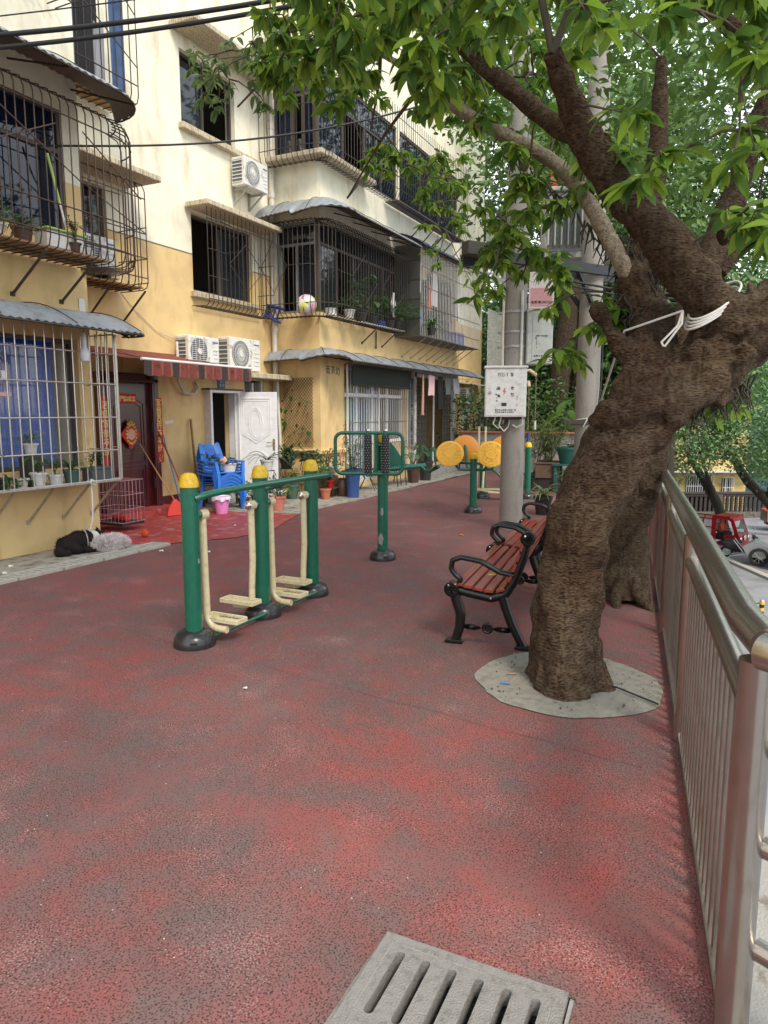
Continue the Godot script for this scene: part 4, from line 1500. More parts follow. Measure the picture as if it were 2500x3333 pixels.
	frame_loop(mb,low,0.018,0.02,Transform3D(Basis.IDENTITY,c + Vector3(0,0.55,0)))
	low = []
	for q in arch_panel(0.23,0.31,0.14):
		low.append(q)
	frame_loop(mb,low,0.012,0.015,Transform3D(Basis.IDENTITY,c + Vector3(0,0.55,0)))
	part(mb,"leaf",M.white_door,d)
	mb = MB.new()
	mb.box(Vector3(L - 0.07,1.02,0.027),Vector3(0.045,0.22,0.012),Basis.IDENTITY,0.004)
	mb.tube([Vector3(L - 0.07,1.07,0.03),Vector3(L - 0.07,1.07,0.075),Vector3(L - 0.13,1.06,0.08),Vector3(L - 0.2,1.065,0.078)],0.009,6)
	part(mb,"handle",M.brass,d)
	var df := thing("door_frame","white door frame round the dark open doorway","door frame",Vector3(-8.68,0,-10.7))
	mb = MB.new()
	mb.box(Vector3(0,1.02,0.41),Vector3(0.26,2.04,0.06),Basis.IDENTITY,0.006)
	mb.box(Vector3(0,1.02,-0.41),Vector3(0.26,2.04,0.06),Basis.IDENTITY,0.006)
	mb.box(Vector3(0,2.05,0),Vector3(0.26,0.05,0.88),Basis.IDENTITY,0.006)
	part(mb,"jambs",M.white_door,df)
	mb = MB.new()
	mb.box(Vector3(0.02,2.085,0),Vector3(0.28,0.03,1.0),Basis.IDENTITY,0.006)
	part(mb,"lintel_board",M.brown_pot,df)
	var pl := thing("house_number_plate","small blue house number plate reading 1-1","sign",Vector3(-8.68,2.11,-10.74))
	mb = MB.new()
	mb.box(Vector3(0,0.08,0),Vector3(0.01,0.15,0.2),Basis.IDENTITY,0.003)
	part(mb,"plate",M.number_blue,pl)
	latin("1-1",0.085,Transform3D(FB,Vector3(0.008,0.055,0)),M.paper,pl,true)
	mb = MB.new()
	write_cjk(mb,"五百公",Transform3D(FB,Vector3(0.007,0.11,0.055)),0.028,0.038,0.005)
	part(mb,"characters",M.paper,pl)
	# awning over the red door
	var aw := thing("awning","faded red striped awning over the red door","awning",Vector3.ZERO)
	var rows := []
	var wall_y := 2.64
	var edges := [0.0]
	while edges[-1] < 0.99:
		edges.append(minf(1.0,edges[-1] + (0.062 if edges.size() % 2 else 0.014)))
	for s in edges.size() - 1:
		rows = []
		for i in 8:
			var f := i / 7.0
			var row := []
			for k in 2:
				row.append(Vector3(lerpf(-8.68,-7.45,f),lerpf(wall_y,2.4,f) - 0.05 * sin(PI * f),lerpf(-7.53,-9.98,edges[s + k])))
			rows.append(row)
		mb = MB.new()
		mb.sheet(rows,0.004)
		part(mb,"stripe",M.awning_gold if s % 2 else M.awning,aw)
		rows = []
		for i in 4:
			var row := []
			for k in 5:
				var f := lerpf(edges[s],edges[s + 1],k / 4.0)
				row.append(Vector3(-7.43 + 0.012 * sin(f * 60.0) * i / 3.0,2.39 - (0.2 + 0.022 * absf(sin(f * 41.0))) * i / 3.0,lerpf(-7.53,-9.98,f)))
			rows.append(row)
		mb = MB.new()
		mb.sheet(rows,0.004)
		part(mb,"valance_strip",M.awning_gold if s % 2 else (M.awning_dark if s % 3 == 0 else M.awning),aw)
	mb = MB.new()
	mb.tube([Vector3(-7.44,2.4,-7.5),Vector3(-7.44,2.4,-10.0)],0.022,8)
	part(mb,"front_bar",M.white_bar,aw)
	for z in [-7.8,-9.6]:
		mb = MB.new()
		mb.tube([Vector3(-8.66,2.6,z),Vector3(-8.0,2.46,z - 0.35),Vector3(-7.45,2.37,z)],0.02,6)
		part(mb,"folding_arm",M.dark_bar,aw)

# ---------------------------------------------------------------- shop front in the wing
func build_shop() -> void:
	var FB := Basis(Vector3(0,0,-1),Vector3.UP,Vector3.RIGHT)
	var g := thing("shop_grille","white barred grille over the shop window and door","grille",Vector3(-7.53,0,-13.5))
	var bm := MB.new()
	bm.tube([Vector3(0,0.1,0),Vector3(0,2.66,0)],0.008,5)
	var tall := bm.mesh()
	bm = MB.new()
	bm.tube([Vector3(0,0.32,0),Vector3(0,2.66,0)],0.008,5)
	var short := bm.mesh()
	for k in 26:
		var z := -0.03 - 0.123 * k
		inst(tall if z > -1.5 else short,"bar",M.white_bar if z > -1.5 else M.steel,g,Transform3D(Basis.IDENTITY,Vector3(0,0,z)))
	for y in [0.35,0.95,1.45,2.0,2.64]:
		bm = MB.new()
		bm.box(Vector3(0,y,-1.56),Vector3(0.02,0.022,3.12))
		part(bm,"cross_bar",M.steel,g)
	bm = MB.new()
	for z in [0.0,-1.5,-3.12]:
		bm.box(Vector3(0.0,1.38,z),Vector3(0.035,2.6,0.035))
	part(bm,"post",M.white_bar,g)
	var f := thing("shop_window","white framed shop window and door behind the bars","window",Vector3(-7.72,0,-13.5))
	var mb := MB.new()
	for z in [0.0,-0.72,-1.5,-2.3,-3.1]:
		mb.box(Vector3(0,1.4,z),Vector3(0.07,2.56,0.07),Basis.IDENTITY,0.006)
	for y in [2.64,2.05]:
		mb.box(Vector3(0,y,-1.55),Vector3(0.06,0.09,3.1),Basis.IDENTITY,0.006)
	mb.box(Vector3(0,0.97,-2.3),Vector3(0.07,0.09,1.6),Basis.IDENTITY,0.006)
	mb.box(Vector3(0,0.15,-0.75),Vector3(0.07,0.14,1.5),Basis.IDENTITY,0.006)
	part(mb,"frame",M.frame_white,f)
	for z in [-0.36,-1.11,-1.9,-2.7]:
		mb = MB.new()
		mb.box(Vector3(-0.01,1.35 if z > -1.5 else 1.5,z),Vector3(0.006,2.2 if z > -1.5 else 0.95,0.68))
		part(mb,"pane",M.glass,f)
	mb = MB.new()
	mb.box(Vector3(-0.1,2.38,-0.42),Vector3(0.01,0.5,0.8))
	part(mb,"lime_poster",M.lime_print,f)
	mb = MB.new()
	for k in 7:
		mb.ball(Vector3(-0.093,2.2 + 0.32 * rng.randf(),-0.1 - 0.62 * rng.randf()),Vector3(0.004,0.09,0.05),10,6)
	part(mb,"poster_blobs",M.pink_cloth,f)
	for c in [[-0.08,-0.7,1.95,0.42],[-1.55,-2.2,2.6,0.3]]:
		var rows := []
		for i in 5:
			var row := []
			for k in 25:
				var u := k / 24.0
				row.append(Vector3(-0.07 + 0.02 * sin(u * 30.0),c[2] - (c[3] + 0.05 * absf(sin(u * 11.0))) * i / 4.0,lerpf(c[0],c[1],u)))
			rows.append(row)
		mb = MB.new()
		mb.sheet(rows,0.004)
		part(mb,"green_valance",M.green_cloth,f)
	for c in [[-0.1,-0.6,1.5,M.lattice],[-0.85,-1.4,1.9,M.denim],[-1.6,-2.2,2.2,M.beige_cloth]]:
		var rows := []
		for i in 4:
			var row := []
			for k in 17:
				row.append(Vector3(-0.2 + 0.02 * sin(k * 1.3),c[2] - (c[2] - (0.2 if c[0] > -1.5 else 0.98)) * i / 3.0,lerpf(c[0],c[1],k / 16.0)))
			rows.append(row)
		mb = MB.new()
		mb.sheet(rows,0.004)
		part(mb,"curtain",c[3],f)
	# dark roll-up shade
	var s := thing("roll_shade","dark green mesh sun shade half lowered over the shop window","shade",Vector3(-7.42,2.28,-15.05))
	mb = MB.new()
	mb.box(Vector3(0,0.2,0),Vector3(0.012,0.42,3.02),Basis.from_euler(Vector3(0,0,-0.12)))
	part(mb,"cloth",M.shade_cloth,s)
	mb = MB.new()
	mb.tube([Vector3(0.03,-0.02,1.52),Vector3(0.03,-0.02,-1.52)],0.02,7)
	part(mb,"bottom_rod",M.dark_bar,s)
	mb = MB.new()
	for k in 30:
		mb.tube([Vector3(-0.05,0.42,1.48 - 0.1 * k),Vector3(-0.02,0.46,1.45 - 0.1 * k),Vector3(-0.05,0.42,1.42 - 0.1 * k)],0.006,4)
	part(mb,"lacing",M.rope,s)
	# vertical name board
	var sg := thing("shop_sign","grey vertical shop board with eleven black characters","sign",Vector3(-7.52,0.8,-16.85))
	mb = MB.new()
	mb.box(Vector3(0,0.88,0),Vector3(0.03,1.76,0.27),Basis.IDENTITY,0.004)
	part(mb,"board",M.plate,sg)
	mb = MB.new()
	write_cjk(mb,"重庆汉百纳广告有限公司",Transform3D(FB,Vector3(0.018,1.6,0.085)),0.135,0.155,0.02,true)
	part(mb,"characters",M.ink,sg)
	# plaster surround and folding gate
	var dr := thing("shop_doorway","whitewashed surround of the dark shop doorway","doorway",Vector3(-7.56,0.2,-18.45))
	mb = MB.new()
	mb.box(Vector3(0,1.25,1.37),Vector3(0.12,2.5,0.13),Basis.IDENTITY,0.008)
	mb.box(Vector3(0,1.25,-1.5),Vector3(0.12,2.5,0.16),Basis.IDENTITY,0.008)
	mb.box(Vector3(0,2.5,-0.05),Vector3(0.12,0.24,3.0),Basis.IDENTITY,0.008)
	part(mb,"surround",M.white_plaster,dr)
	for e in [[1.28,9,"folding steel gate bunched on the near side of the shop doorway"],[-0.75,7,"folding steel gate bunched on the far side of the shop doorway"]]:
		var gt := thing("folding_gate",e[2],"gate",Vector3(-7.58,0.22,-18.45 + e[0]),0.0,"two halves of the folding gate")
		bm = MB.new()
		bm.box(Vector3(0,1.08,0),Vector3(0.02,2.14,0.03),Basis.IDENTITY,0.003)
		var st := bm.mesh()
		for k in e[1]:
			inst(st,"upright",M.gate,gt,Transform3D(Basis.IDENTITY,Vector3(0.012 * (k % 2),0,-0.095 * k)))
		mb = MB.new()
		for k in e[1] - 1:
			for j in 12:
				var y := 0.12 + 0.17 * j
				mb.bar(Vector3(0.02,y,-0.095 * k),Vector3(0.02,y + 0.14,-0.095 * (k + 1)),0.012,0.004,Vector3.RIGHT)
				mb.bar(Vector3(0.026,y + 0.14,-0.095 * k),Vector3(0.026,y,-0.095 * (k + 1)),0.012,0.004,Vector3.RIGHT)
		part(mb,"lattice",M.gate,gt)
	mb = MB.new()
	mb.box(Vector3(0,1.02,0),Vector3(0.03,2.04,0.07),Basis.IDENTITY,0.004)
	solo(mb,"door_post",M.frame_white,"slim white upright standing inside the dark shop doorway","post",Vector3(-7.75,0.2,-18.9))
	# trellis with a climbing vine on the wing side
	var tr := thing("wall_trellis","brown diamond mesh trellis on the yellow wing wall","trellis",Vector3(-8.12,0.95,-12.47))
	mb = MB.new()
	var W := 0.36
	var H := 1.42
	var k := -40
	while k < 60:
		for sgn in [-1.0,1.0]:
			# clip the diagonal y = sgn * x + c to the rectangle
			var cst := k * 0.075
			var pts := []
			for x in [-W,W]:
				var y: float = sgn * x * 1.15 + cst
				if y >= 0 and y <= H:
					pts.append(Vector3(x,y,0.004 * sgn))
			for y in [0.0,H]:
				var x: float = (y - cst) / (sgn * 1.15)
				if x > -W and x < W:
					pts.append(Vector3(x,y,0.004 * sgn))
			if pts.size() >= 2:
				mb.bar(pts[0],pts[1],0.008,0.006,Vector3(0,0,1))
		k += 1
	part(mb,"mesh",M.lattice,tr)

# ---------------------------------------------------------------- things on the facade
func condenser(label: String,at: Vector3,w: float,h: float,fan: bool,bracket := false) -> Node3D:
	# local: x out of the wall, z along it; front faces +x, the finned end faces +z
	var o := thing("air_conditioner",label,"air conditioner",at,0.0,"outdoor condensers")
	var d := 0.3
	var mb := MB.new()
	mb.box(Vector3(d / 2,h / 2,0),Vector3(d,h,w),Basis.IDENTITY,0.012)
	part(mb,"casing",M.white_enamel,o)
	mb = MB.new()
	mb.box(Vector3(d / 2 - 0.02,h / 2,w / 2),Vector3(d - 0.09,h - 0.1,0.012))
	part(mb,"coil",M.ac_grille,o)
	for k in 7:
		mb = MB.new()
		mb.box(Vector3(d / 2 - 0.02,0.06 + (h - 0.1) * k / 6.5,w / 2 + 0.008),Vector3(d - 0.08,0.014,0.012))
		part(mb,"fin",M.white_enamel,o)
	var c := Vector3(d,h * 0.5,w * 0.17)
	var r := h * 0.42
	mb = MB.new()
	mb.lathe([Vector2(r,0),Vector2(r,0.004),Vector2(0.0,0.005)],32,Transform3D(Basis(Vector3(0,-1,0),Vector3(1,0,0),Vector3(0,0,1)),c))
	part(mb,"fan_well",M.ac_grille,o)
	mb = MB.new()
	if fan:
		for k in 40:
			var a := TAU * k / 40
			mb.bar(c + Vector3(0.012,sin(a) * 0.05,cos(a) * 0.05),c + Vector3(0.012,sin(a + 0.5) * r,cos(a + 0.5) * r),0.006,0.004,Vector3.RIGHT)
		for q in [0.45,0.72,0.98]:
			var ring := []
			for k in 33:
				ring.append(c + Vector3(0.014,sin(TAU * k / 32) * r * q,cos(TAU * k / 32) * r * q))
			mb.tube(ring,0.004,4,false)
	else:
		for k in 14:
			mb.box(c + Vector3(0.012,lerpf(-r,r,k / 13.0),0),Vector3(0.006,0.007,r * 1.8))
		for k in 5:
			mb.box(c + Vector3(0.014,0,lerpf(-r * 0.9,r * 0.9,k / 4.0)),Vector3(0.006,r * 2.0,0.006))
	part(mb,"fan_guard",M.white_bar,o)
	mb = MB.new()
	mb.lathe([Vector2(0.055,0),Vector2(0.055,0.02),Vector2(0.0,0.024)],20,Transform3D(Basis(Vector3(0,-1,0),Vector3(1,0,0),Vector3(0,0,1)),c + Vector3(0.006,0,0)))
	part(mb,"hub",M.white_enamel,o)
	for k in 4:
		mb = MB.new()
		mb.box(Vector3(d + 0.003,h * (0.2 + 0.13 * k),-w * 0.37),Vector3(0.012,0.022,w * 0.15),Basis.IDENTITY,0.003)
		part(mb,"vent",M.white_bar,o)
	mb = MB.new()
	mb.box(Vector3(d + 0.002,h * 0.84,-w * 0.37),Vector3(0.006,0.022,w * 0.17))
	part(mb,"name_strip",M.number_blue,o)
	mb = MB.new()
	for z in [-w * 0.32,w * 0.32]:
		if bracket:
			mb.bar(Vector3(-0.05,-0.03,z),Vector3(d + 0.03,-0.03,z),0.03,0.03)
			mb.bar(Vector3(-0.05,-0.28,z),Vector3(d - 0.02,-0.03,z),0.025,0.025)
			mb.bar(Vector3(-0.05,-0.3,z),Vector3(-0.05,0.05,z),0.03,0.03)
		else:
			mb.box(Vector3(d / 2,-0.02,z),Vector3(d,0.04,0.05))
	part(mb,"feet",M.galv if bracket else M.dark_bar,o)
	return o

func pot(mb: MB,r0: float,r1: float,h: float,rim := 0.012,segs := 18) -> void:
	mb.lathe([Vector2(0,0),Vector2(r0,0),Vector2(lerpf(r0,r1,0.5),h * 0.5),Vector2(r1,h * 0.86),Vector2(r1 + rim,h * 0.87),Vector2(r1 + rim,h),Vector2(r1 - 0.008,h),Vector2(r1 - 0.02,h * 0.88),Vector2(0,h * 0.88)],segs)

func build_facade_things() -> void:
	condenser("left white condenser on the door hood, with a square grille",Vector3(-8.69,2.45,-9.95),0.8,0.52,false)
	condenser("right white condenser on the door hood, with a round spiral grille",Vector3(-8.69,2.44,-11.12),0.92,0.6,true)
	condenser("white condenser on wall brackets beside the second floor corner",Vector3(-8.62,5.8,-11.5),0.72,0.5,true,true)
	var o := condenser("grey-ended condenser inside the rusty cage, seen end on",Vector3(-8.62,3.56,-7.35),0.75,0.5,false)
	o.position = Vector3(-8.5,3.62,-7.5)
	condenser("condenser on the neighbouring house beyond the shop",Vector3(-7.88,1.95,-21.6),0.5,0.5,true,true)
	# refrigerant pipe in white wrap, by the condensers
	var mb := MB.new()
	mb.tube([Vector3(-8.6,2.85,-9.5),Vector3(-8.55,2.6,-9.45),Vector3(-8.6,2.2,-9.5),Vector3(-8.62,2.0,-9.65),Vector3(-8.62,1.98,-9.9),Vector3(-8.64,2.1,-10.05),Vector3(-8.66,2.2,-10.0)],0.025,7)
	solo(mb,"hose",M.pipe,"looped white wrapped hose hanging below the condensers","hose")
	# drain pipe at the inner corner
	var dp := thing("drain_pipe","cream drain pipe in the corner beside the wing","pipe",Vector3(-8.6,0,-12.38))
	mb = MB.new()
	mb.tube([Vector3(0,0.3,0),Vector3(0,9.0,0)],0.055,10)
	part(mb,"pipe",M.pipe,dp)
	for y in [1.6,3.3,5.9,7.2]:
		mb = MB.new()
		mb.tube([Vector3(0,y,0),Vector3(0,y + 0.1,0)],0.066,10)
		part(mb,"coupling",M.pipe,dp)
	mb = MB.new()
	mb.tube([Vector3(-8.5,2.3,-12.3),Vector3(-8.48,1.9,-12.28),Vector3(-8.46,1.2,-12.3),Vector3(-8.46,0.4,-12.3)],0.03,7)
	solo(mb,"wrapped_pipe",M.rope,"thin pale pipe wrapped in tape beside the white door","pipe")
	# lamp under the canopy
	var la := thing("hanging_bulb","white unlit bulb hanging under the canopy above the steel cage","lamp",Vector3(-6.82,2.24,-6.0))
	mb = MB.new()
	mb.lathe([Vector2(0,0),Vector2(0.045,0.012),Vector2(0.058,0.06),Vector2(0.058,0.1),Vector2(0.03,0.16),Vector2(0.02,0.19)],18)
	part(mb,"bulb",M.bulb,la)
	mb = MB.new()
	mb.lathe([Vector2(0.022,0.19),Vector2(0.026,0.2),Vector2(0.026,0.27),Vector2(0.03,0.3),Vector2(0.0,0.34)],14)
	part(mb,"socket",M.white_enamel,la)
	mb = MB.new()
	mb.tube([Vector3(0,0.33,0),Vector3(-0.01,0.46,0)],0.005,5)
	part(mb,"cord",M.cable,la)
	# security camera
	var ca := thing("security_camera","white dome security camera under the awning","camera",Vector3(-8.62,2.3,-8.75))
	mb = MB.new()
	mb.tube([Vector3(-0.06,0.05,0),Vector3(0.1,0.05,0)],0.025,8)
	part(mb,"arm",M.white_enamel,ca)
	mb = MB.new()
	mb.lathe([Vector2(0.06,-0.06),Vector2(0.07,0.0),Vector2(0.07,0.05),Vector2(0.05,0.08),Vector2(0,0.085)],18,Transform3D(Basis.IDENTITY,Vector3(0.14,0,0)))
	part(mb,"housing",M.white_enamel,ca)
	mb = MB.new()
	mb.lathe([Vector2(0,-0.13),Vector2(0.04,-0.12),Vector2(0.06,-0.06)],18,Transform3D(Basis.IDENTITY,Vector3(0.14,0,0)))
	part(mb,"dome",M.black_rubber,ca)
	# pink bird cage inside the steel cage
	var bc := thing("bird_cage","pink wire bird cage hanging in the steel window cage","bird cage",Vector3(-7.1,1.83,-4.98))
	mb = MB.new()
	for k in 6:
		for s in [-1,1]:
			mb.tube([Vector3(s * 0.11,0,-0.15 + 0.06 * k),Vector3(s * 0.11,0.34,-0.15 + 0.06 * k),Vector3(0,0.44,-0.15 + 0.06 * k)],0.0035,4)
	for k in 4:
		for s in [-1,1]:
			mb.tube([Vector3(-0.1 + 0.066 * k,0,s * 0.16),Vector3(-0.1 + 0.066 * k,0.36,s * 0.16)],0.0035,4)
	part(mb,"wires",M.bird_pink,bc)
	mb = MB.new()
	mb.box(Vector3(0,0.02,0),Vector3(0.24,0.05,0.34),Basis.IDENTITY,0.008)
	part(mb,"tray",M.bird_pink,bc)
	mb = MB.new()
	mb.box(Vector3(0.12,0.22,-0.09),Vector3(0.03,0.1,0.07),Basis.IDENTITY,0.006)
	part(mb,"feeder",M.bulb,bc)
	mb = MB.new()
	mb.tube([Vector3(0,0.44,0),Vector3(0,0.5,0.02),Vector3(0.1,0.7,0.1)],0.004,4)
	part(mb,"hook",M.dark_bar,bc)
	# items on the sill of the rusty cage
	var st := thing("storage_tub","pale green rectangular tub on the rusty cage floor","tub",Vector3(-7.0,3.46,-5.9))
	mb = MB.new()
	mb.box(Vector3(0,0.1,0),Vector3(0.24,0.2,0.5),Basis.IDENTITY,0.02)
	part(mb,"body",M.white_pot,st)
	mb = MB.new()
	mb.box(Vector3(0,0.205,0),Vector3(0.28,0.025,0.54),Basis.IDENTITY,0.008)
	part(mb,"rim",M.lime_print,st)
	var mp := thing("telescopic_mop","lime and white telescopic pole leaning in the rusty cage","pole",Vector3(-6.95,3.47,-6.02))
	mb = MB.new()
	mb.tube([Vector3(0,0,0),Vector3(0,0.5,0.13)],0.012,7)
	part(mb,"shaft",M.white_enamel,mp)
	mb = MB.new()
	mb.tube([Vector3(0,0.5,0.13),Vector3(0,1.0,0.26)],0.015,7)
	part(mb,"grip",M.lime_print,mp)
	# things on the corner balcony
	var stool := thing("plastic_stool","blue plastic stool lying on its side in the corner cage","stool",Vector3(-8.35,3.6,-12.25))
	stool.rotation = Vector3(0,0.3,1.25)
	mb = MB.new()
	mb.box(Vector3(0,0.28,0),Vector3(0.26,0.03,0.26),Basis.IDENTITY,0.01)
	part(mb,"seat",M.navy_plastic,stool)
	for x in [-1,1]:
		for z in [-1,1]:
			mb = MB.new()
			mb.bar(Vector3(x * 0.1,0.27,z * 0.1),Vector3(x * 0.14,0,z * 0.14),0.04,0.03)
			part(mb,"leg",M.navy_plastic,stool)
	mb = MB.new()
	for s in [-1,1]:
		mb.bar(Vector3(-0.12,0.1,s * 0.125),Vector3(0.12,0.1,s * 0.125),0.02,0.03)
		mb.bar(Vector3(s * 0.125,0.1,-0.12),Vector3(s * 0.125,0.1,0.12),0.02,0.03)
	part(mb,"stretcher",M.navy_plastic,stool)
	mb = MB.new()
	mb.colored = true
	mb.ball(Vector3(0,0.2,0),Vector3(0.2,0.2,0.2),28,18)
	var nz := FastNoiseLite.new()
	nz.seed = 3
	nz.frequency = 3.6
	for i in mb.v.size():
		var q := nz.get_noise_3dv(mb.v[i])
		mb.c[i] = Color(0.7,0.68,0.72) if absf(q) < 0.13 else (Color(0.75,0.22,0.5) if q > 0 else Color(0.66,0.68,0.12))
	solo(mb,"beach_ball",M.ball_print,"pink, yellow and white ball behind the corner cage bars","ball",Vector3(-7.72,3.56,-12.22))
	var pan := thing("cooking_pot","white enamel pot beside the bright ball","pot",Vector3(-7.33,3.57,-12.5))
	mb = MB.new()
	mb.lathe([Vector2(0,0),Vector2(0.11,0),Vector2(0.115,0.13),Vector2(0.12,0.135),Vector2(0.1,0.13),Vector2(0,0.12)],20)
	part(mb,"body",M.white_enamel,pan)
	mb = MB.new()
	for s in [-1,1]:
		mb.tube([Vector3(s * 0.115,0.1,-0.03),Vector3(s * 0.14,0.1,0),Vector3(s * 0.115,0.1,0.03)],0.006,5)
	part(mb,"handles",M.dark_bar,pan)
	mb = MB.new()
	mb.box(Vector3(0,0.06,0),Vector3(0.16,0.12,0.3),Basis.IDENTITY,0.01)
	solo(mb,"basket",M.navy_plastic,"small blue basket on the corner balcony floor","basket",Vector3(-7.35,3.59,-14.7))
	mb = MB.new()
	mb.box(Vector3(0,0.17,0),Vector3(0.4,0.34,0.62),Basis.IDENTITY,0.02)
	solo(mb,"storage_crate",M.navy_plastic,"dark blue crate at the foot of the bright barred balcony","crate",Vector3(-7.15,3.5,-18.9))
	# boots on the upper sill
	var bt: Node3D = null
	for e in [[-8.1,"black boot on the upper corner sill, left of the pair"],[-7.86,"black boot on the upper corner sill, right of the pair"]]:
		if bt:
			dupe(bt,Vector3(e[0],6.61,-12.3),0.5,e[1])
			continue
		bt = thing("boot",e[1],"boot",Vector3(e[0],6.61,-12.3),0.7,"pair of black boots on the sill")
		mb = MB.new()
		mb.blob([[0,0.05,0,0.045,0.13,0.04,0,0.04],[0,0.06,0,0.045,-0.01,0.22,0,0.05]],0.012,0.03)
		part(mb,"upper",M.black_rubber,bt)
		mb = MB.new()
		mb.box(Vector3(0.05,0.008,0),Vector3(0.22,0.016,0.09),Basis.IDENTITY,0.005)
		part(mb,"sole",M.black_rubber,bt)
	# cleaning tools by the wall
	var br := thing("broom","red plastic broom with a yellow wooden handle by the red door","broom",Vector3(-8.05,0.01,-8.72))
	mb = MB.new()
	mb.tube([Vector3(0,0.22,0),Vector3(-0.5,1.15,0.22)],0.012,7)
	part(mb,"handle",M.wood_pole,br)
	mb = MB.new()
	mb.prism(PackedVector2Array([Vector2(-0.17,0),Vector2(0.17,0),Vector2(0.13,0.13),Vector2(0.02,0.26),Vector2(-0.02,0.26),Vector2(-0.13,0.13)]),0.05,Transform3D(Basis.from_euler(Vector3(-0.2,1.2,0)),Vector3(0,0,0)))
	part(mb,"head",M.red_plastic,br)
	var sq := thing("push_broom","dark push broom with a red-brown handle by the blue chairs","broom",Vector3(-7.95,0.01,-9.0))
	mb = MB.new()
	mb.tube([Vector3(0,0.06,0),Vector3(-0.6,1.42,0.12)],0.014,7)
	part(mb,"handle",M.wood_red,sq)
	mb = MB.new()
	mb.box(Vector3(0,0.03,-0.05),Vector3(0.08,0.06,0.4),Basis.from_euler(Vector3(0,-0.6,0)),0.01)
	part(mb,"head",M.black_rubber,sq)
	mb = MB.new()
	mb.tube([Vector3(-0.0,0.0,0),Vector3(-0.42,1.45,0)],0.01,7)
	solo(mb,"mop",M.blue_handle,"thin mop handle with blue grip leaning on the yellow wall","mop",Vector3(-8.2,0.02,-9.05))
	mb = MB.new()
	mb.tube([Vector3(0,0,0),Vector3(-0.1,1.55,0.02)],0.022,8)
	solo(mb,"wooden_pole",M.wood_pole,"thick wooden pole standing behind the blue chairs","pole",Vector3(-8.55,0.0,-9.85))
	# stack of blue armchairs
	var names := ["top chair of the blue plastic armchair stack","second blue plastic armchair of the stack, below the top one","third blue plastic armchair from the top of the stack","fourth blue plastic armchair, second from the floor","lowest blue plastic armchair of the stack, on the floor"]
	var ch := blue_chair(names[4])
	ch.position = Vector3(-7.95,0.01,-9.72)
	ch.rotation.y = -0.3
	for k in range(1,5):
		dupe(ch,Vector3(-7.95 + 0.014 * k,0.01 + 0.055 * k,-9.72),-0.3,names[4 - k])
	var bowl := thing("wash_bowl","white bowl with cloths on the seat of the top blue chair","bowl",Vector3(-7.75,0.66,-9.72))
	mb = MB.new()
	mb.lathe([Vector2(0,0),Vector2(0.1,0),Vector2(0.13,0.13),Vector2(0.145,0.135),Vector2(0.12,0.13),Vector2(0,0.12)],22)
	part(mb,"bowl",M.white_enamel,bowl)
	mb = MB.new()
	mb.blob([[-0.05,0.15,0,0.03,0.03,0.17,0.03,0.03],[0.06,0.15,-0.03,0.02,0.06,0.2,-0.04,0.02]],0.015,0.03)
	part(mb,"cloth",M.denim,bowl)
	mb = MB.new()
	mb.lathe([Vector2(0.045,0),Vector2(0.06,0.06),Vector2(0.055,0.08),Vector2(0.04,0.02)],14,Transform3D(Basis.from_euler(Vector3(0.7,0,0.5)),Vector3(-0.03,0.17,0.05)))
	part(mb,"ladle",M.skin_cloth,bowl)
	var bin := thing("waste_bin","pink plastic bin lined with a clear bag","bin",Vector3(-7.55,0.01,-9.25))
	mb = MB.new()
	mb.lathe([Vector2(0,0),Vector2(0.095,0),Vector2(0.135,0.27),Vector2(0.125,0.27),Vector2(0.088,0.012),Vector2(0,0.012)],24)
	part(mb,"body",M.pink_plastic,bin)
	mb = MB.new()
	var rows := []
	for i in 4:
		var row := []
		for k in 29:
			var a := TAU * k / 28
			var r: float = [0.125,0.145,0.152,0.155 + 0.012 * sin(k * 2.1)][i]
			row.append(Vector3(cos(a) * r,[0.25,0.29,0.272,0.225 + 0.02 * sin(k * 1.3)][i],sin(a) * r))
		rows.append(row)
	mb.sheet(rows,0.002)
	part(mb,"liner",M.film,bin)
	# dog crate
	var dc := thing("dog_crate","small wire dog crate beside the red door","crate",Vector3(-7.85,0.1,-7.35))
	mb = MB.new()
	for k in 9:
		for s in [-1,1]:
			mb.tube([Vector3(-0.28 + 0.07 * k,0.02,s * 0.21),Vector3(-0.28 + 0.07 * k,0.62,s * 0.21)],0.003,4)
	for k in 7:
		for s in [-1,1]:
			mb.tube([Vector3(s * 0.28,0.02,-0.21 + 0.07 * k),Vector3(s * 0.28,0.62,-0.21 + 0.07 * k)],0.003,4)
	for y in [0.03,0.22,0.42,0.62]:
		mb.tube([Vector3(-0.28,y,-0.21),Vector3(0.28,y,-0.21),Vector3(0.28,y,0.21),Vector3(-0.28,y,0.21),Vector3(-0.28,y,-0.21)],0.004,4)
	for k in 7:
		mb.tube([Vector3(-0.28,0.62,-0.21 + 0.07 * k),Vector3(0.28,0.62,-0.21 + 0.07 * k)],0.003,4)
	part(mb,"wires",M.wire_pink,dc)
	mb = MB.new()
	mb.box(Vector3(0,0.005,0),Vector3(0.56,0.03,0.42),Basis.IDENTITY,0.008)
	part(mb,"tray",M.black_rubber,dc)
	mb = MB.new()
	mb.blob([[-0.2,0.05,-0.1,0.04,0.2,0.06,0.05,0.045]],0.02,0.03)
	part(mb,"cushion",M.couplet,dc)
	# notice plate at the block corner
	mb = MB.new()
	mb.box(Vector3.ZERO,Vector3(0.006,0.16,0.09))
	solo(mb,"corner_notice",M.paper,"small torn white notice on the left house corner","notice",Vector3(-7.39,2.98,-6.5))

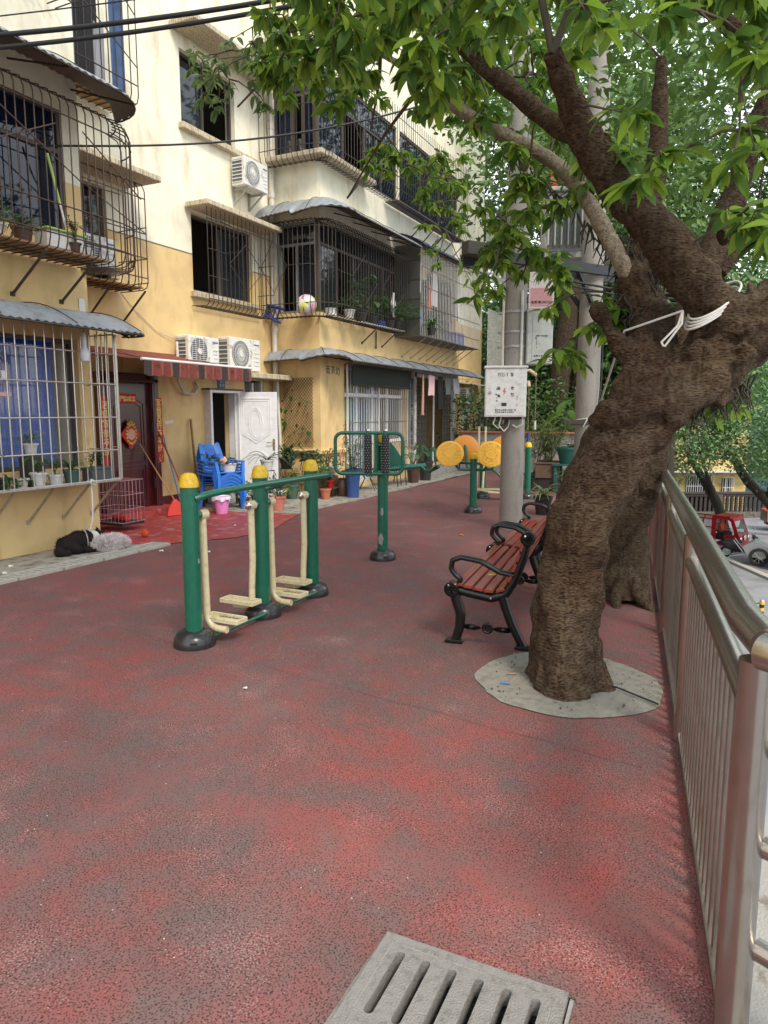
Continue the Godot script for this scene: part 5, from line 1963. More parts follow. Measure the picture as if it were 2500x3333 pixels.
func blue_chair(label: String) -> Node3D:
	# seat faces local +x
	var o := thing("plastic_armchair",label,"chair",Vector3.ZERO,0.0,"stack of blue plastic armchairs")
	var mb := MB.new()
	mb.box(Vector3(0.02,0.41,0),Vector3(0.46,0.022,0.46),Basis.from_euler(Vector3(0,0,0.06)),0.008)
	part(mb,"seat",M.blue_plastic,o)
	# back: curved shell with pierced slots drawn as gaps between ribs
	mb = MB.new()
	var back := func(u: float,h: float) -> Vector3:
		var w := lerpf(0.25,0.21,h)
		return Vector3(-0.2 - 0.2 * h - 0.03 * (1.0 - u * u) + 0.0,0.42 + 0.46 * h + (0.03 * cos(u * 7.5) if h > 0.99 else 0.0),u * w)
	var solid := func(u0: float,u1: float,h0: float,h1: float) -> void:
		var rows := []
		for i in 3:
			var row := []
			for k in 4:
				row.append(back.call(lerpf(u0,u1,k / 3.0),lerpf(h0,h1,i / 2.0)))
			rows.append(row)
		mb.sheet(rows,0.007)
	solid.call(-1.0,-0.5,0.0,1.0)
	solid.call(0.5,1.0,0.0,1.0)
	solid.call(-0.5,0.5,0.85,1.0)
	solid.call(-0.5,0.5,0.0,0.12)
	for k in 6:
		var u := -0.5 + 0.2 * k
		solid.call(u - 0.055,u + 0.055,0.12,0.85)
	for k in 8:
		var h := 0.12 + 0.73 * k / 7.0
		solid.call(-0.5,0.5,h - 0.022,h + 0.022)
	part(mb,"backrest",M.blue_plastic,o)
	for s in [-1,1]:
		mb = MB.new()
		mb.bar(Vector3(-0.28,0.62,s * 0.25),Vector3(-0.05,0.6,s * 0.27),0.06,0.025)
		mb.bar(Vector3(-0.05,0.6,s * 0.27),Vector3(0.24,0.6,s * 0.27),0.065,0.025)
		mb.bar(Vector3(0.22,0.6,s * 0.27),Vector3(0.25,0.4,s * 0.25),0.055,0.03,Vector3.RIGHT)
		part(mb,"armrest",M.blue_plastic,o)
		for x in [0,1]:
			mb = MB.new()
			if x == 1:
				mb.bar(Vector3(0.24,0.42,s * 0.24),Vector3(0.28,0.0,s * 0.26),0.055,0.035,Vector3.RIGHT)
			else:
				mb.bar(Vector3(-0.2,0.42,s * 0.22),Vector3(-0.28,0.0,s * 0.25),0.055,0.035,Vector3.RIGHT)
			part(mb,"leg",M.blue_plastic,o)
	mb = MB.new()
	var pts := []
	for k in 13:
		pts.append(Vector3(0.255,0.3 + 0.1 * sin(PI * k / 12.0),lerpf(-0.22,0.22,k / 12.0)))
	for k in 12:
		mb.bar(pts[k],pts[k + 1],0.012,0.05,Vector3.UP)
	part(mb,"front_arch",M.blue_plastic,o)
	return o

# ---------------------------------------------------------------- laundry
func cloth(mb: MB,w: float,h: float,folds: float,along := Vector3(0,0,-1),flare := 0.0,seed := 0.0) -> void:
	var side := along.cross(Vector3.UP)
	var rows := []
	for i in 9:
		var f := i / 8.0
		var row := []
		for k in 13:
			var u := k / 12.0 - 0.5
			row.append(along * u * w * (1.0 + flare * f) + Vector3(0,-h * f + 0.012 * sin(u * 9.0 + seed),0) + side * (0.02 * sin(u * folds + f * 2.0 + seed) * (0.4 + f)))
		rows.append(row)
	mb.sheet(rows,0.006)
func build_laundry() -> void:
	var line := MB.new()
	line.tube([Vector3(-7.1,2.64,-16.2),Vector3(-7.1,2.6,-18.0),Vector3(-7.1,2.62,-20.2)],0.006,5)
	solo(line,"washing_line",M.cable,"thin washing line under the shop canopy","washing line")
	var list := [["long_johns",0.1,1.0,M.skin_cloth,-16.6,"long tan stocking hanging first on the shop washing line","clothing"],["towel",0.42,0.5,M.pink_cloth,-17.15,"pale pink towel folded over the shop washing line","towel"],["trousers",0.34,0.85,M.black_cloth,-17.75,"black trousers on the shop washing line","clothing"],
		["shirt",0.36,0.45,M.teal_cloth,-18.3,"dark grey-green shirt on the shop washing line","clothing"],["towel",0.42,0.42,M.grey_cloth,-18.95,"light grey towel, last on the shop washing line","towel"]]
	for e in list:
		var mb := MB.new()
		cloth(mb,e[1],e[2],14.0,Vector3(0,0,-1),0.1,e[4])
		solo(mb,e[0],e[3],e[5],e[6],Vector3(-7.1,2.61,e[4]),0.0,"laundry on the shop line")
	# far wall laundry
	var mb := MB.new()
	cloth(mb,0.35,0.45,9.0,Vector3(0,0,-1),0.2,1.0)
	solo(mb,"rag",M.brown_pot,"brown rag hanging on the neighbouring house wall","cloth",Vector3(-7.8,1.35,-21.9))
	# top left cage: dark jacket, jeans, other clothes
	list = [["jacket",0.4,1.25,M.black_cloth,-7.55,7.5,"black jacket hanging in the top left cage","clothing"],["jeans",0.26,1.35,M.denim,-8.1,7.55,"blue jeans hanging at the end of the top left cage","clothing"],["shirt",0.3,1.0,M.black_cloth,-7.1,7.7,"black shirt hanging in the top left cage, left of the jacket","clothing"],["trousers",0.22,0.9,M.grey_cloth,-7.75,6.95,"grey trousers below the black jacket in the top left cage","clothing"],["sheet",0.25,0.9,M.white_cloth,-6.85,7.1,"white cloth at the near end of the top left cage","clothing"]]
	for e in list:
		mb = MB.new()
		cloth(mb,e[1],e[2],10.0,Vector3(0,0,-1),0.12,e[4])
		solo(mb,e[0],e[3],e[6],e[7],Vector3(-8.22,e[5],e[4]),0.0,"clothes in the top left cage")
	# bright balcony
	list = [["towel",0.28,0.7,M.white_cloth,-16.5,5.3,"white towel at the near end of the bright barred balcony"],["bib",0.2,0.3,M.yellow_cap,-16.85,5.25,"yellow cloth on the bright barred balcony"],["towel",0.12,0.65,M.truck_orange,-17.25,4.9,"narrow orange towel on the bright barred balcony"],["shirt",0.3,0.8,M.white_cloth,-17.55,5.2,"white shirt in the middle of the bright barred balcony"],["trousers",0.25,1.0,M.black_cloth,-18.1,5.0,"black trousers on the bright barred balcony"],["shirt",0.3,0.8,M.brown_pot,-18.6,4.9,"brown shirt on the bright barred balcony"],["towel",0.3,0.9,M.white_cloth,-19.4,5.1,"pale towel at the far end of the bright barred balcony"],["towel",0.2,0.4,M.blue_handle,-16.6,4.2,"light blue cloth low on the bright barred balcony"]]
	for e in list:
		mb = MB.new()
		cloth(mb,e[1],e[2],10.0,Vector3(0,0,-1),0.1,e[4])
		solo(mb,e[0],e[3],e[6],"clothing",Vector3(-7.2,e[5],e[4]),0.0,"laundry on the bright barred balcony")
	mb = MB.new()
	mb.blob([[0,0,0,0.03,0,-0.25,0.03,0.06],[0,-0.25,0.03,0.06,0,-0.5,0,0.03]],0.02,0.03)
	solo(mb,"gauze_bag",M.white_cloth,"small white bundle hanging inside the dark corner cage","bundle",Vector3(-7.2,4.35,-15.1))

# ---------------------------------------------------------------- exercise equipment
func ring_base(par: Node,at: Vector3,r := 0.15,h := 0.115) -> void:
	var mb := MB.new()
	var xf := Transform3D(Basis.IDENTITY,at)
	mb.lathe([Vector2(r,0),Vector2(r * 1.0,h * 0.25),Vector2(r * 0.95,h * 0.55),Vector2(r * 0.82,h * 0.82),Vector2(r * 0.6,h * 0.98),Vector2(r * 0.44,h),Vector2(r * 0.42,h * 0.7)],28,xf)
	var b := part(mb,"base_cover",M.black_base,par)
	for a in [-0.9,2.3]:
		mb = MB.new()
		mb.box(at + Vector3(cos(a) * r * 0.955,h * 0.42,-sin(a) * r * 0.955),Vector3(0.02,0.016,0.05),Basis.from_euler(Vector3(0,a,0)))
		part(mb,"slot",M.black_rubber,b)  # black block on the surface, painting the shade of an open recess
func capped_post(par: Node,at: Vector3,h: float,r := 0.062) -> void:
	var mb := MB.new()
	mb.tube([at + Vector3(0,0.05,0),at + Vector3(0,h - 0.075,0)],r,24)
	part(mb,"post",M.green_paint,par)
	mb = MB.new()
	mb.lathe([Vector2(r * 1.1,h - 0.1),Vector2(r * 1.1,h - 0.065),Vector2(r * 1.02,h - 0.06),Vector2(r * 0.98,h - 0.04),Vector2(r * 0.8,h - 0.015),Vector2(r * 0.45,h - 0.002),Vector2(0,h)],24,Transform3D(Basis.IDENTITY,at))
	part(mb,"cap",M.yellow_cap,par)
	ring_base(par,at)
func chip(par: Node,at: Vector3,size: Vector2,face: Vector3) -> void:
	var mb := MB.new()
	var poly := PackedVector2Array()
	for k in 11:
		var a := TAU * k / 11
		var q := 0.75 + 0.35 * rng.randf()
		poly.append(Vector2(cos(a) * size.x * q,sin(a) * size.y * q))
	var x := Vector3.UP.cross(face).normalized()
	mb.prism(poly,0.002,Transform3D(Basis(x,Vector3.UP,face),at))
	part(mb,"bare_patch",M.bare_patch,par)

func build_exercise() -> void:
	# --- double air walker
	var o := thing("air_walker","double green air walker with beige swinging footrests","exercise machine",Vector3(-3.4,0,-4.65))
	var pz := [0.83,0.0,-0.76]
	for z in pz:
		capped_post(o,Vector3(0,0,z),1.24)
	var mb := MB.new()
	var rail := [Vector3(0.05,1.06,0.83),Vector3(0.1,1.085,0.76),Vector3(0.14,1.1,0.62),Vector3(0.15,1.105,0.4),Vector3(0.15,1.105,-0.75),Vector3(0.14,1.105,-0.84),Vector3(0.115,1.1,-0.88),Vector3(0.06,1.08,-0.8),Vector3(0.04,1.07,-0.76)]
	mb.tube(rail,0.026,14)
	part(mb,"handrail",M.green_paint,o)
	mb = MB.new()
	mb.tube([Vector3(0.05,1.05,0),Vector3(0.1,1.07,-0.05),Vector3(0.145,1.1,-0.16)],0.022,10)
	part(mb,"rail_bracket",M.green_paint,o)
	for z in [[0.74,0.09],[-0.09,-0.67]]:
		mb = MB.new()
		mb.tube([Vector3(0.1,0.055,z[0]),Vector3(0.1,0.055,z[1])],0.014,8)
		part(mb,"tie_bar",M.green_paint,o)
	# each leg hangs from a short pivot; dir is the side of the post, bend where the foot goes
	for e in [[0.83,-1,1.0,0.92],[0.0,1,-1.0,0.955],[0.0,-1,1.0,0.935],[-0.76,1,-1.0,0.96]]:
		var z0: float = e[0] + e[1] * 0.062
		var z1: float = e[0] + e[1] * 0.165
		mb = MB.new()
		mb.tube([Vector3(0,0.93,z0),Vector3(0,0.93,lerpf(z0,z1,0.45))],0.034,12)
		part(mb,"pivot_collar",M.green_paint,o)
		mb = MB.new()
		mb.tube([Vector3(0,0.93,lerpf(z0,z1,0.3)),Vector3(0,0.93,z1)],0.037,16)
		part(mb,"pivot_sleeve",M.beige_paint,o)
		mb = MB.new()
		mb.lathe([Vector2(0.034,0),Vector2(0.032,0.008),Vector2(0.018,0.012),Vector2(0.016,0.02),Vector2(0,0.023)],14,Transform3D(Basis(Vector3(1,0,0),Vector3(0,0,e[1]),Vector3(0,-e[1],0)),Vector3(0,0.93,z1)))
		part(mb,"chrome_cap",M.chrome,o)
		var b: float = e[2]
		var zz: float = z1 - e[1] * 0.035
		mb = MB.new()
		var path := [Vector3(0,0.92,zz),Vector3(0.005,0.5,zz),Vector3(0.01 * b,0.26,zz)]
		for k in 7:
			var a := PI / 2 * k / 6.0
			path.append(Vector3(0.01 * b + b * 0.1 * (1 - cos(a)),0.2 - 0.1 * sin(a),zz))
		path.append(Vector3(b * 0.19,0.1,zz))
		mb.tube(path,0.026,12)
		part(mb,"swing_leg",M.beige_paint,o)
		mb = MB.new()
		var pc := Vector3(0.1 * b + 0.02,0.15,zz + e[1] * 0.06)
		mb.box(pc,Vector3(0.31,0.012,0.12),Basis.IDENTITY,0.004)
		for s in [-1,1]:
			mb.box(pc + Vector3(0,0.012,s * 0.061),Vector3(0.31,0.036,0.012),Basis.IDENTITY,0.004)
			mb.box(pc + Vector3(s * 0.156,0.012,0),Vector3(0.012,0.036,0.13),Basis.IDENTITY,0.004)
		var ft := part(mb,"footrest",M.beige_paint,o)
		mb = MB.new()
		for k in 5:
			for j in 9:
				mb.box(pc + Vector3(-0.128 + 0.032 * j,0.008,-0.044 + 0.022 * k),Vector3(0.012,0.006,0.008))
		part(mb,"tread",M.beige_paint,ft)
		mb = MB.new()
		mb.box(pc + Vector3(0.02,0.0075,e[1] * 0.048),Vector3(0.2,0.004,0.02))
		part(mb,"rust_patch",M.brown_pot,ft)
	chip(o,Vector3(0.063,0.62,0.83),Vector2(0.006,0.02),Vector3(0.9,0,0.4))
	# --- back massager
	o = thing("back_massager","green post with two black studded massage rollers in a loop frame","exercise machine",Vector3(-3.53,0,-7.13))
	capped_post(o,Vector3.ZERO,1.43,0.06)
	var fx := Basis.from_euler(Vector3(0,deg_to_rad(20),0))
	var fr := Node3D.new()
	fr.name = "loop_frame"
	o.add_child(fr)
	mb = MB.new()
	var loop := []
	var cw := 0.375
	var chh := 0.225
	for c in [[1,1,0.0],[-1,1,PI / 2],[-1,-1,PI],[1,-1,3 * PI / 2]]:
		for k in 7:
			var a: float = c[2] + PI / 2 * k / 6.0
			loop.append(fx * Vector3(c[0] * (cw - 0.08) + 0.08 * cos(a) - 0.14,1.21 + c[1] * (chh - 0.08) + 0.08 * sin(a),0.12))
	loop.append(loop[0])
	mb.tube(loop,0.02,10,false)
	part(mb,"loop",M.green_paint,fr)
	mb = MB.new()
	mb.bar(fx * Vector3(-0.06,0.98,0.11),fx * Vector3(-0.06,1.43,0.11),0.045,0.03)
	part(mb,"middle_bar",M.green_paint,fr)
	for x in [-0.15,0.045]:
		mb = MB.new()
		mb.tube([fx * Vector3(x,0.955,0.12),fx * Vector3(x,1.46,0.12)],0.026,10)
		part(mb,"roller_pin",M.green_paint,fr)
		mb = MB.new()
		mb.lathe([Vector2(0.024,0),Vector2(0.02,0.015),Vector2(0,0.022)],10,Transform3D(Basis.IDENTITY,fx * Vector3(x,1.46,0.12)))
		part(mb,"pin_cap",M.chrome,fr)
		mb = MB.new()
		mb.tube([fx * Vector3(x,1.0,0.12),fx * Vector3(x,1.41,0.12)],0.043,16)
		var ro := part(mb,"roller",M.black_rubber,fr)
		mb = MB.new()
		for j in 14:
			for k in 9:
				var a := TAU * (k + 0.5 * (j % 2)) / 9.0
				mb.ball(fx * Vector3(x + 0.044 * sin(a),1.02 + 0.0285 * j,0.12 + 0.044 * cos(a)),Vector3.ONE * 0.0055,5,4)
		part(mb,"studs",M.galv,ro)
	mb = MB.new()
	for y in [1.0,1.3]:
		mb.tube([fx * Vector3(-0.06,y,0.1),Vector3(0,y,0)],0.024,10)
	part(mb,"arm",M.green_paint,o)
	mb = MB.new()
	mb.tube([Vector3(0,1.02,0),Vector3(0.18,1.04,-0.25),Vector3(0.34,1.05,-0.42)],0.03,12)
	mb.prism(PackedVector2Array([Vector2(0,0),Vector2(0.26,0),Vector2(0.1,0.22),Vector2(0.04,0.28)]),0.012,Transform3D(Basis.from_euler(Vector3(0,0.95,0)),Vector3(0.03,1.05,-0.04)))
	part(mb,"seat_arm",M.green_paint,o)
	mb = MB.new()
	mb.tube([Vector3(0.3,1.05,-0.37),Vector3(0.38,1.0,-0.33),Vector3(0.45,1.0,-0.3),Vector3(0.52,1.035,-0.27)],0.02,10)
	part(mb,"side_handle",M.green_paint,o)
	mb = MB.new()
	mb.tube([Vector3(0.505,1.03,-0.276),Vector3(0.575,1.06,-0.25)],0.021,10)
	part(mb,"grip",M.black_rubber,o)
	chip(o,Vector3(0.02,0.55,0.0585),Vector2(0.02,0.05),Vector3(0.35,0,0.94))
	chip(o,Vector3(0.005,0.24,0.0595),Vector2(0.032,0.07),Vector3(0.1,0,1))
	# --- tai chi wheels
	o = thing("tai_chi_wheels","yellow tai chi disc trainer on a green post beside the pole","exercise machine",Vector3(-3.88,0,-11.25))
	capped_post(o,Vector3.ZERO,1.0,0.062)
	var disc_prof := [Vector2(0,-0.018),Vector2(0.2,-0.018),Vector2(0.228,-0.008),Vector2(0.232,0.006),Vector2(0.222,0.016),Vector2(0.2,0.02),Vector2(0.0,0.02)]
	for e in [[-0.38,0.98,0.12,0.82,true],[0.33,0.99,0.12,0.82,true],[-0.27,1.06,-0.32,-2.2,false],[0.42,1.06,-0.32,-2.2,false]]:
		var bs := Basis.from_euler(Vector3(0.0,0.33,0)) * Basis.from_euler(Vector3(e[3] + 0.28,0,0))
		var xf := Transform3D(bs,Vector3(e[0],e[1],e[2]))
		mb = MB.new()
		mb.lathe(disc_prof,40,xf)
		var d := part(mb,"disc",M.yellow_disc if e[4] else M.orange_disc,o)
		mb = MB.new()
		for k in 5:
			# raised sector outlines
			var a0 := TAU * k / 5.0 + 0.12
			var a1 := TAU * (k + 1) / 5.0 - 0.12
			var pts := []
			for j in 7:
				var a := lerpf(a0,a1,j / 6.0)
				pts.append(xf * Vector3(cos(a) * 0.185,0.021,sin(a) * 0.185))
			for j in 4:
				var a := lerpf(a1,a0,j / 3.0)
				pts.append(xf * Vector3(cos(a) * 0.08,0.021,sin(a) * 0.08))
			pts.append(pts[0])
			mb.tube(pts,0.006,4,false)
		part(mb,"sector_rim",M.yellow_disc,d)
		mb = MB.new()
		for k in 5:
			for q in 26:
				var a := TAU * (k + 0.18 + 0.64 * rng.randf()) / 5.0
				var r := 0.095 + 0.08 * rng.randf()
				mb.ball(xf * Vector3(cos(a) * r,0.021,sin(a) * r),Vector3.ONE * 0.005,5,3)
		for k in 10:
			mb.ball(xf * Vector3(cos(TAU * k / 10) * 0.028,0.021,sin(TAU * k / 10) * 0.028),Vector3.ONE * 0.005,5,3)
		part(mb,"shade_dimples",M.orange_disc,d)  # raised dots; the darker orange paints in the shade of hollows
		mb = MB.new()
		mb.tube([xf * Vector3(0,-0.02,0),xf * Vector3(0,-0.12,0),Vector3(e[0] * 0.62,0.72,e[2] * 0.5),Vector3(0,0.72,0)],0.024,10)
		part(mb,"arm",M.green_paint,o)
	mb = MB.new()
	mb.tube([Vector3(-0.28,0.82,-0.1),Vector3(0,0.82,-0.02),Vector3(0.28,0.82,-0.1)],0.022,10)
	part(mb,"cross_arm",M.green_paint,o)
	# --- stepper behind the pole
	o = thing("elliptical_stepper","green stepper with beige upright handles, partly behind the pole","exercise machine",Vector3(-4.0,0,-13.4))
	for p in [Vector3(-0.38,0,0.15),Vector3(0.42,0,-0.18)]:
		capped_post(o,p,1.1,0.062)
	for x in [-0.46,-0.33]:
		mb = MB.new()
		mb.tube([Vector3(x,0.22,0.3),Vector3(x,0.9,0.2),Vector3(x + 0.01,1.2,0.22),Vector3(x + 0.01,1.42,0.22)],0.022,10)
		part(mb,"handle",M.beige_paint,o)
		mb = MB.new()
		mb.tube([Vector3(x + 0.01,1.4,0.22),Vector3(x + 0.01,1.62,0.22)],0.026,10)
		part(mb,"grip",M.black_rubber,o)
	mb = MB.new()
	var arc := []
	for k in 9:
		var a := PI / 2 * k / 8.0
		arc.append(Vector3(-0.36 + 0.42 * sin(a),0.2 + 0.4 * cos(a),0.15))
	mb.tube(arc,0.022,10)
	part(mb,"arched_guard",M.green_paint,o)
	mb = MB.new()
	mb.tube([Vector3(-0.4,0.2,0.17),Vector3(0.4,0.22,0.1)],0.02,8)
	part(mb,"beam",M.green_paint,o)
	for e in [[-0.05,0.14,0.3],[0.2,0.2,0.2]]:
		mb = MB.new()
		mb.box(Vector3(e[0],e[1],e[2]),Vector3(0.3,0.03,0.13),Basis.IDENTITY,0.006)
		mb.bar(Vector3(-0.45,0.19,e[2]),Vector3(e[0],e[1],e[2]),0.03,0.03)
		part(mb,"footrest",M.beige_paint,o)
	# --- pulley trainer with chains, its post hidden by the pole
	o = thing("pulley_trainer","beige curved arms with hanging chains behind the meter box","exercise machine",Vector3(-3.4,0,-12.3))
	mb = MB.new()
	mb.tube([Vector3(0,0.05,0),Vector3(0,2.1,0)],0.06,16)
	part(mb,"post",M.green_paint,o)
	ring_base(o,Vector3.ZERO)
	for e in [[0.26,2.32,0.0],[0.17,2.12,0.12]]:
		mb = MB.new()
		mb.tube([Vector3(0,e[1] - 0.12,0),Vector3(0.05,e[1] + 0.06,e[2] * 0.4),Vector3(0.15,e[1] + 0.06,e[2] * 0.7),Vector3(e[0],e[1] - 0.02,e[2])],0.03,10)
		part(mb,"arm",M.beige_paint,o)
		mb = MB.new()
		for k in 20:
			var y: float = e[1] - 0.06 - 0.036 * k
			var ring := []
			for j in 9:
				var a := TAU * j / 8
				var u := Vector3(cos(a) * 0.01,sin(a) * 0.021,0)
				ring.append(Vector3(e[0],y,e[2]) + (u if k % 2 == 0 else Vector3(0,u.y,u.x)))
			mb.tube(ring,0.0035,4,false)
		part(mb,"chain",M.brass,o)
		mb = MB.new()
		mb.tube([Vector3(e[0],e[1] - 0.8,e[2]),Vector3(e[0],e[1] - 0.95,e[2])],0.02,8)
		part(mb,"pull_grip",M.navy_plastic if e[2] > 0.05 else M.rope,o)

# ---------------------------------------------------------------- benches
func make_bench(label: String) -> Node3D:
	# local: the sitter faces -x, the bench runs along -z from 0 to -1.55
	var o := thing("park_bench",label,"bench",Vector3.ZERO,0.0,"cast iron benches by the tree")
	var LEN := 1.55
	var end := MB.new()
	var sweep := func(mb: MB,pts: Array,w: float,t: float):
		# smooth cast bar of section w (in plane) by t (along z)
		for i in pts.size() - 1:
			mb.bar(Vector3(pts[i].x,pts[i].y,0),Vector3(pts[i + 1].x,pts[i + 1].y,0),t,w,Vector3(0,0,1).cross(Vector3(pts[i + 1].x - pts[i].x,pts[i + 1].y - pts[i].y,0).normalized()))
	var curve := func(ctrl: Array,n: int) -> Array:
		var c := Curve2D.new()
		for i in ctrl.size():
			var prev: Vector2 = ctrl[maxi(i - 1,0)]
			var nxt: Vector2 = ctrl[mini(i + 1,ctrl.size() - 1)]
			var tan := (nxt - prev) * 0.17
			c.add_point(ctrl[i],-tan,tan)
		var out := []
		for i in n + 1:
			out.append(c.sample_baked(c.get_baked_length() * i / n))
		return out
	var fl := curve.call([Vector2(-0.235,0.02),Vector2(-0.205,0.12),Vector2(-0.2,0.22),Vector2(-0.235,0.33),Vector2(-0.25,0.4)],14)
	var rl := curve.call([Vector2(0.25,0.02),Vector2(0.17,0.17),Vector2(0.12,0.3),Vector2(0.1,0.37)],12)
	var seat := curve.call([Vector2(-0.25,0.4),Vector2(-0.12,0.375),Vector2(0.02,0.355),Vector2(0.12,0.39),Vector2(0.18,0.5),Vector2(0.235,0.66),Vector2(0.26,0.78)],26)
	# each member as a tapered rounded tube flattened across
	var member := func(pts: Array,r: Array):
		var p := []
		for q in pts:
			p.append(Vector3(q.x,q.y,0))
		end.tube(p,r,10)
	var taper := func(a: float,b: float,n: int) -> Array:
		var out := []
		for i in n:
			out.append(lerpf(a,b,float(i) / (n - 1)))
		return out
	member.call(fl,taper.call(0.034,0.04,fl.size()))
	member.call(rl,taper.call(0.03,0.036,rl.size()))
	member.call(seat,taper.call(0.032,0.034,seat.size()))
	for i in end.v.size():
		end.v[i].z *= 0.75
	# feet
	end.box(Vector3(-0.245,0.014,0),Vector3(0.13,0.028,0.06),Basis.IDENTITY,0.006)
	end.box(Vector3(0.26,0.014,0),Vector3(0.13,0.028,0.06),Basis.IDENTITY,0.006)
	# stretcher with a ring and two leaves
	end.ball(Vector3(-0.12,0.13,0),Vector3(0.07,0.022,0.014),12,6)
	end.ball(Vector3(0.11,0.13,0),Vector3(0.075,0.022,0.014),12,6)
	var ring := []
	for k in 17:
		ring.append(Vector3(-0.005 + cos(TAU * k / 16) * 0.032,0.132 + sin(TAU * k / 16) * 0.032,0))
	end.tube(ring,0.011,8,false)
	end.box(Vector3(-0.005,0.132,0),Vector3(0.05,0.05,0.012))
	var ends := end.mesh()
	var bossm := MB.new()
	for b in [[-0.265,0.4,0.055],[0.265,0.795,0.05]]:
		for s in [-1,1]:
			bossm.lathe([Vector2(b[2],0),Vector2(b[2],0.028),Vector2(b[2] * 0.86,0.034),Vector2(b[2] * 0.78,0.024),Vector2(0,0.024)],24,Transform3D(Basis(Vector3(1,0,0),Vector3(0,0,s),Vector3(0,-s,0)),Vector3(b[0],b[1],0)))
			for k in 6:
				bossm.ball(Vector3(b[0] + cos(TAU * k / 6) * b[2] * 0.42,b[1] + sin(TAU * k / 6) * b[2] * 0.42,s * 0.026),Vector3(0.012,0.012,0.006),8,4)
			bossm.ball(Vector3(b[0],b[1],s * 0.028),Vector3(0.01,0.01,0.006),8,4)
	var boss := bossm.mesh()
	var arm := MB.new()
	var ap := curve.call([Vector2(-0.225,0.435),Vector2(-0.2,0.475),Vector2(-0.235,0.5),Vector2(-0.275,0.545),Vector2(-0.265,0.61),Vector2(-0.2,0.635),Vector2(-0.06,0.615),Vector2(0.08,0.545),Vector2(0.175,0.53)],34)
	var pp := []
	for q in ap:
		pp.append(Vector3(q.x,q.y,0))
	arm.tube(pp,0.019,10)
	for i in arm.v.size():
		arm.v[i].z *= 1.7
	var arms := arm.mesh()
	var bolts := MB.new()
	for b in [Vector3(-0.285,0.43,0.03),Vector3(0.02,0.36,0.028),Vector3(0.25,0.815,0.035)]:
		bolts.lathe([Vector2(0.009,0),Vector2(0.008,0.004),Vector2(0,0.005)],10,Transform3D(Basis(Vector3(1,0,0),Vector3(0,0,1),Vector3(0,-1,0)),b))
	var bolt := bolts.mesh()
	for z in [0.0,-LEN]:
		var e := inst(ends,"end_frame",M.iron,o,Transform3D(Basis.IDENTITY,Vector3(0,0,z)))
		inst(boss,"rosette",M.iron,e)
		inst(bolt,"bolt",M.chrome,e)
		inst(arms,"armrest",M.iron,o,Transform3D(Basis.IDENTITY,Vector3(0,0,z)))
	# slats
	var spots := [[-0.215,0.44,0.03],[-0.145,0.427,0.1],[-0.07,0.415,0.12],[0.005,0.408,0.0],[0.085,0.42,-0.35],[0.15,0.51,-1.1],[0.178,0.585,-1.2],[0.203,0.66,-1.22],[0.226,0.735,-1.25]]
	for s in spots:
		var sl := MB.new()
		sl.box(Vector3.ZERO,Vector3(0.062,0.024,LEN + 0.06),Basis.IDENTITY,0.005)
		var m := sl.mesh()
		inst(m,"slat",M.slat,o,Transform3D(Basis.from_euler(Vector3(0,0,-s[2])),Vector3(s[0],s[1],-LEN / 2)))
	return o

func build_benches() -> void:
	var b := make_bench("nearer red-slatted cast iron bench beside the big tree trunk")
	b.position = Vector3(-1.5,0.0,-4.72)
	b.rotation.y = deg_to_rad(7.0)
	dupe(b,Vector3(-1.695,0.0,-6.42),deg_to_rad(6.0),"farther red-slatted cast iron bench, mostly hidden by the tree")
	var lf := MB.new()
	leaf_shape(lf,0.09,0.05,0.02)
	solo(lf,"fallen_leaf",M.yellow_leaf,"yellowed leaf lying on the nearer bench seat","leaf",Vector3(-1.6,0.45,-5.0),0.8)

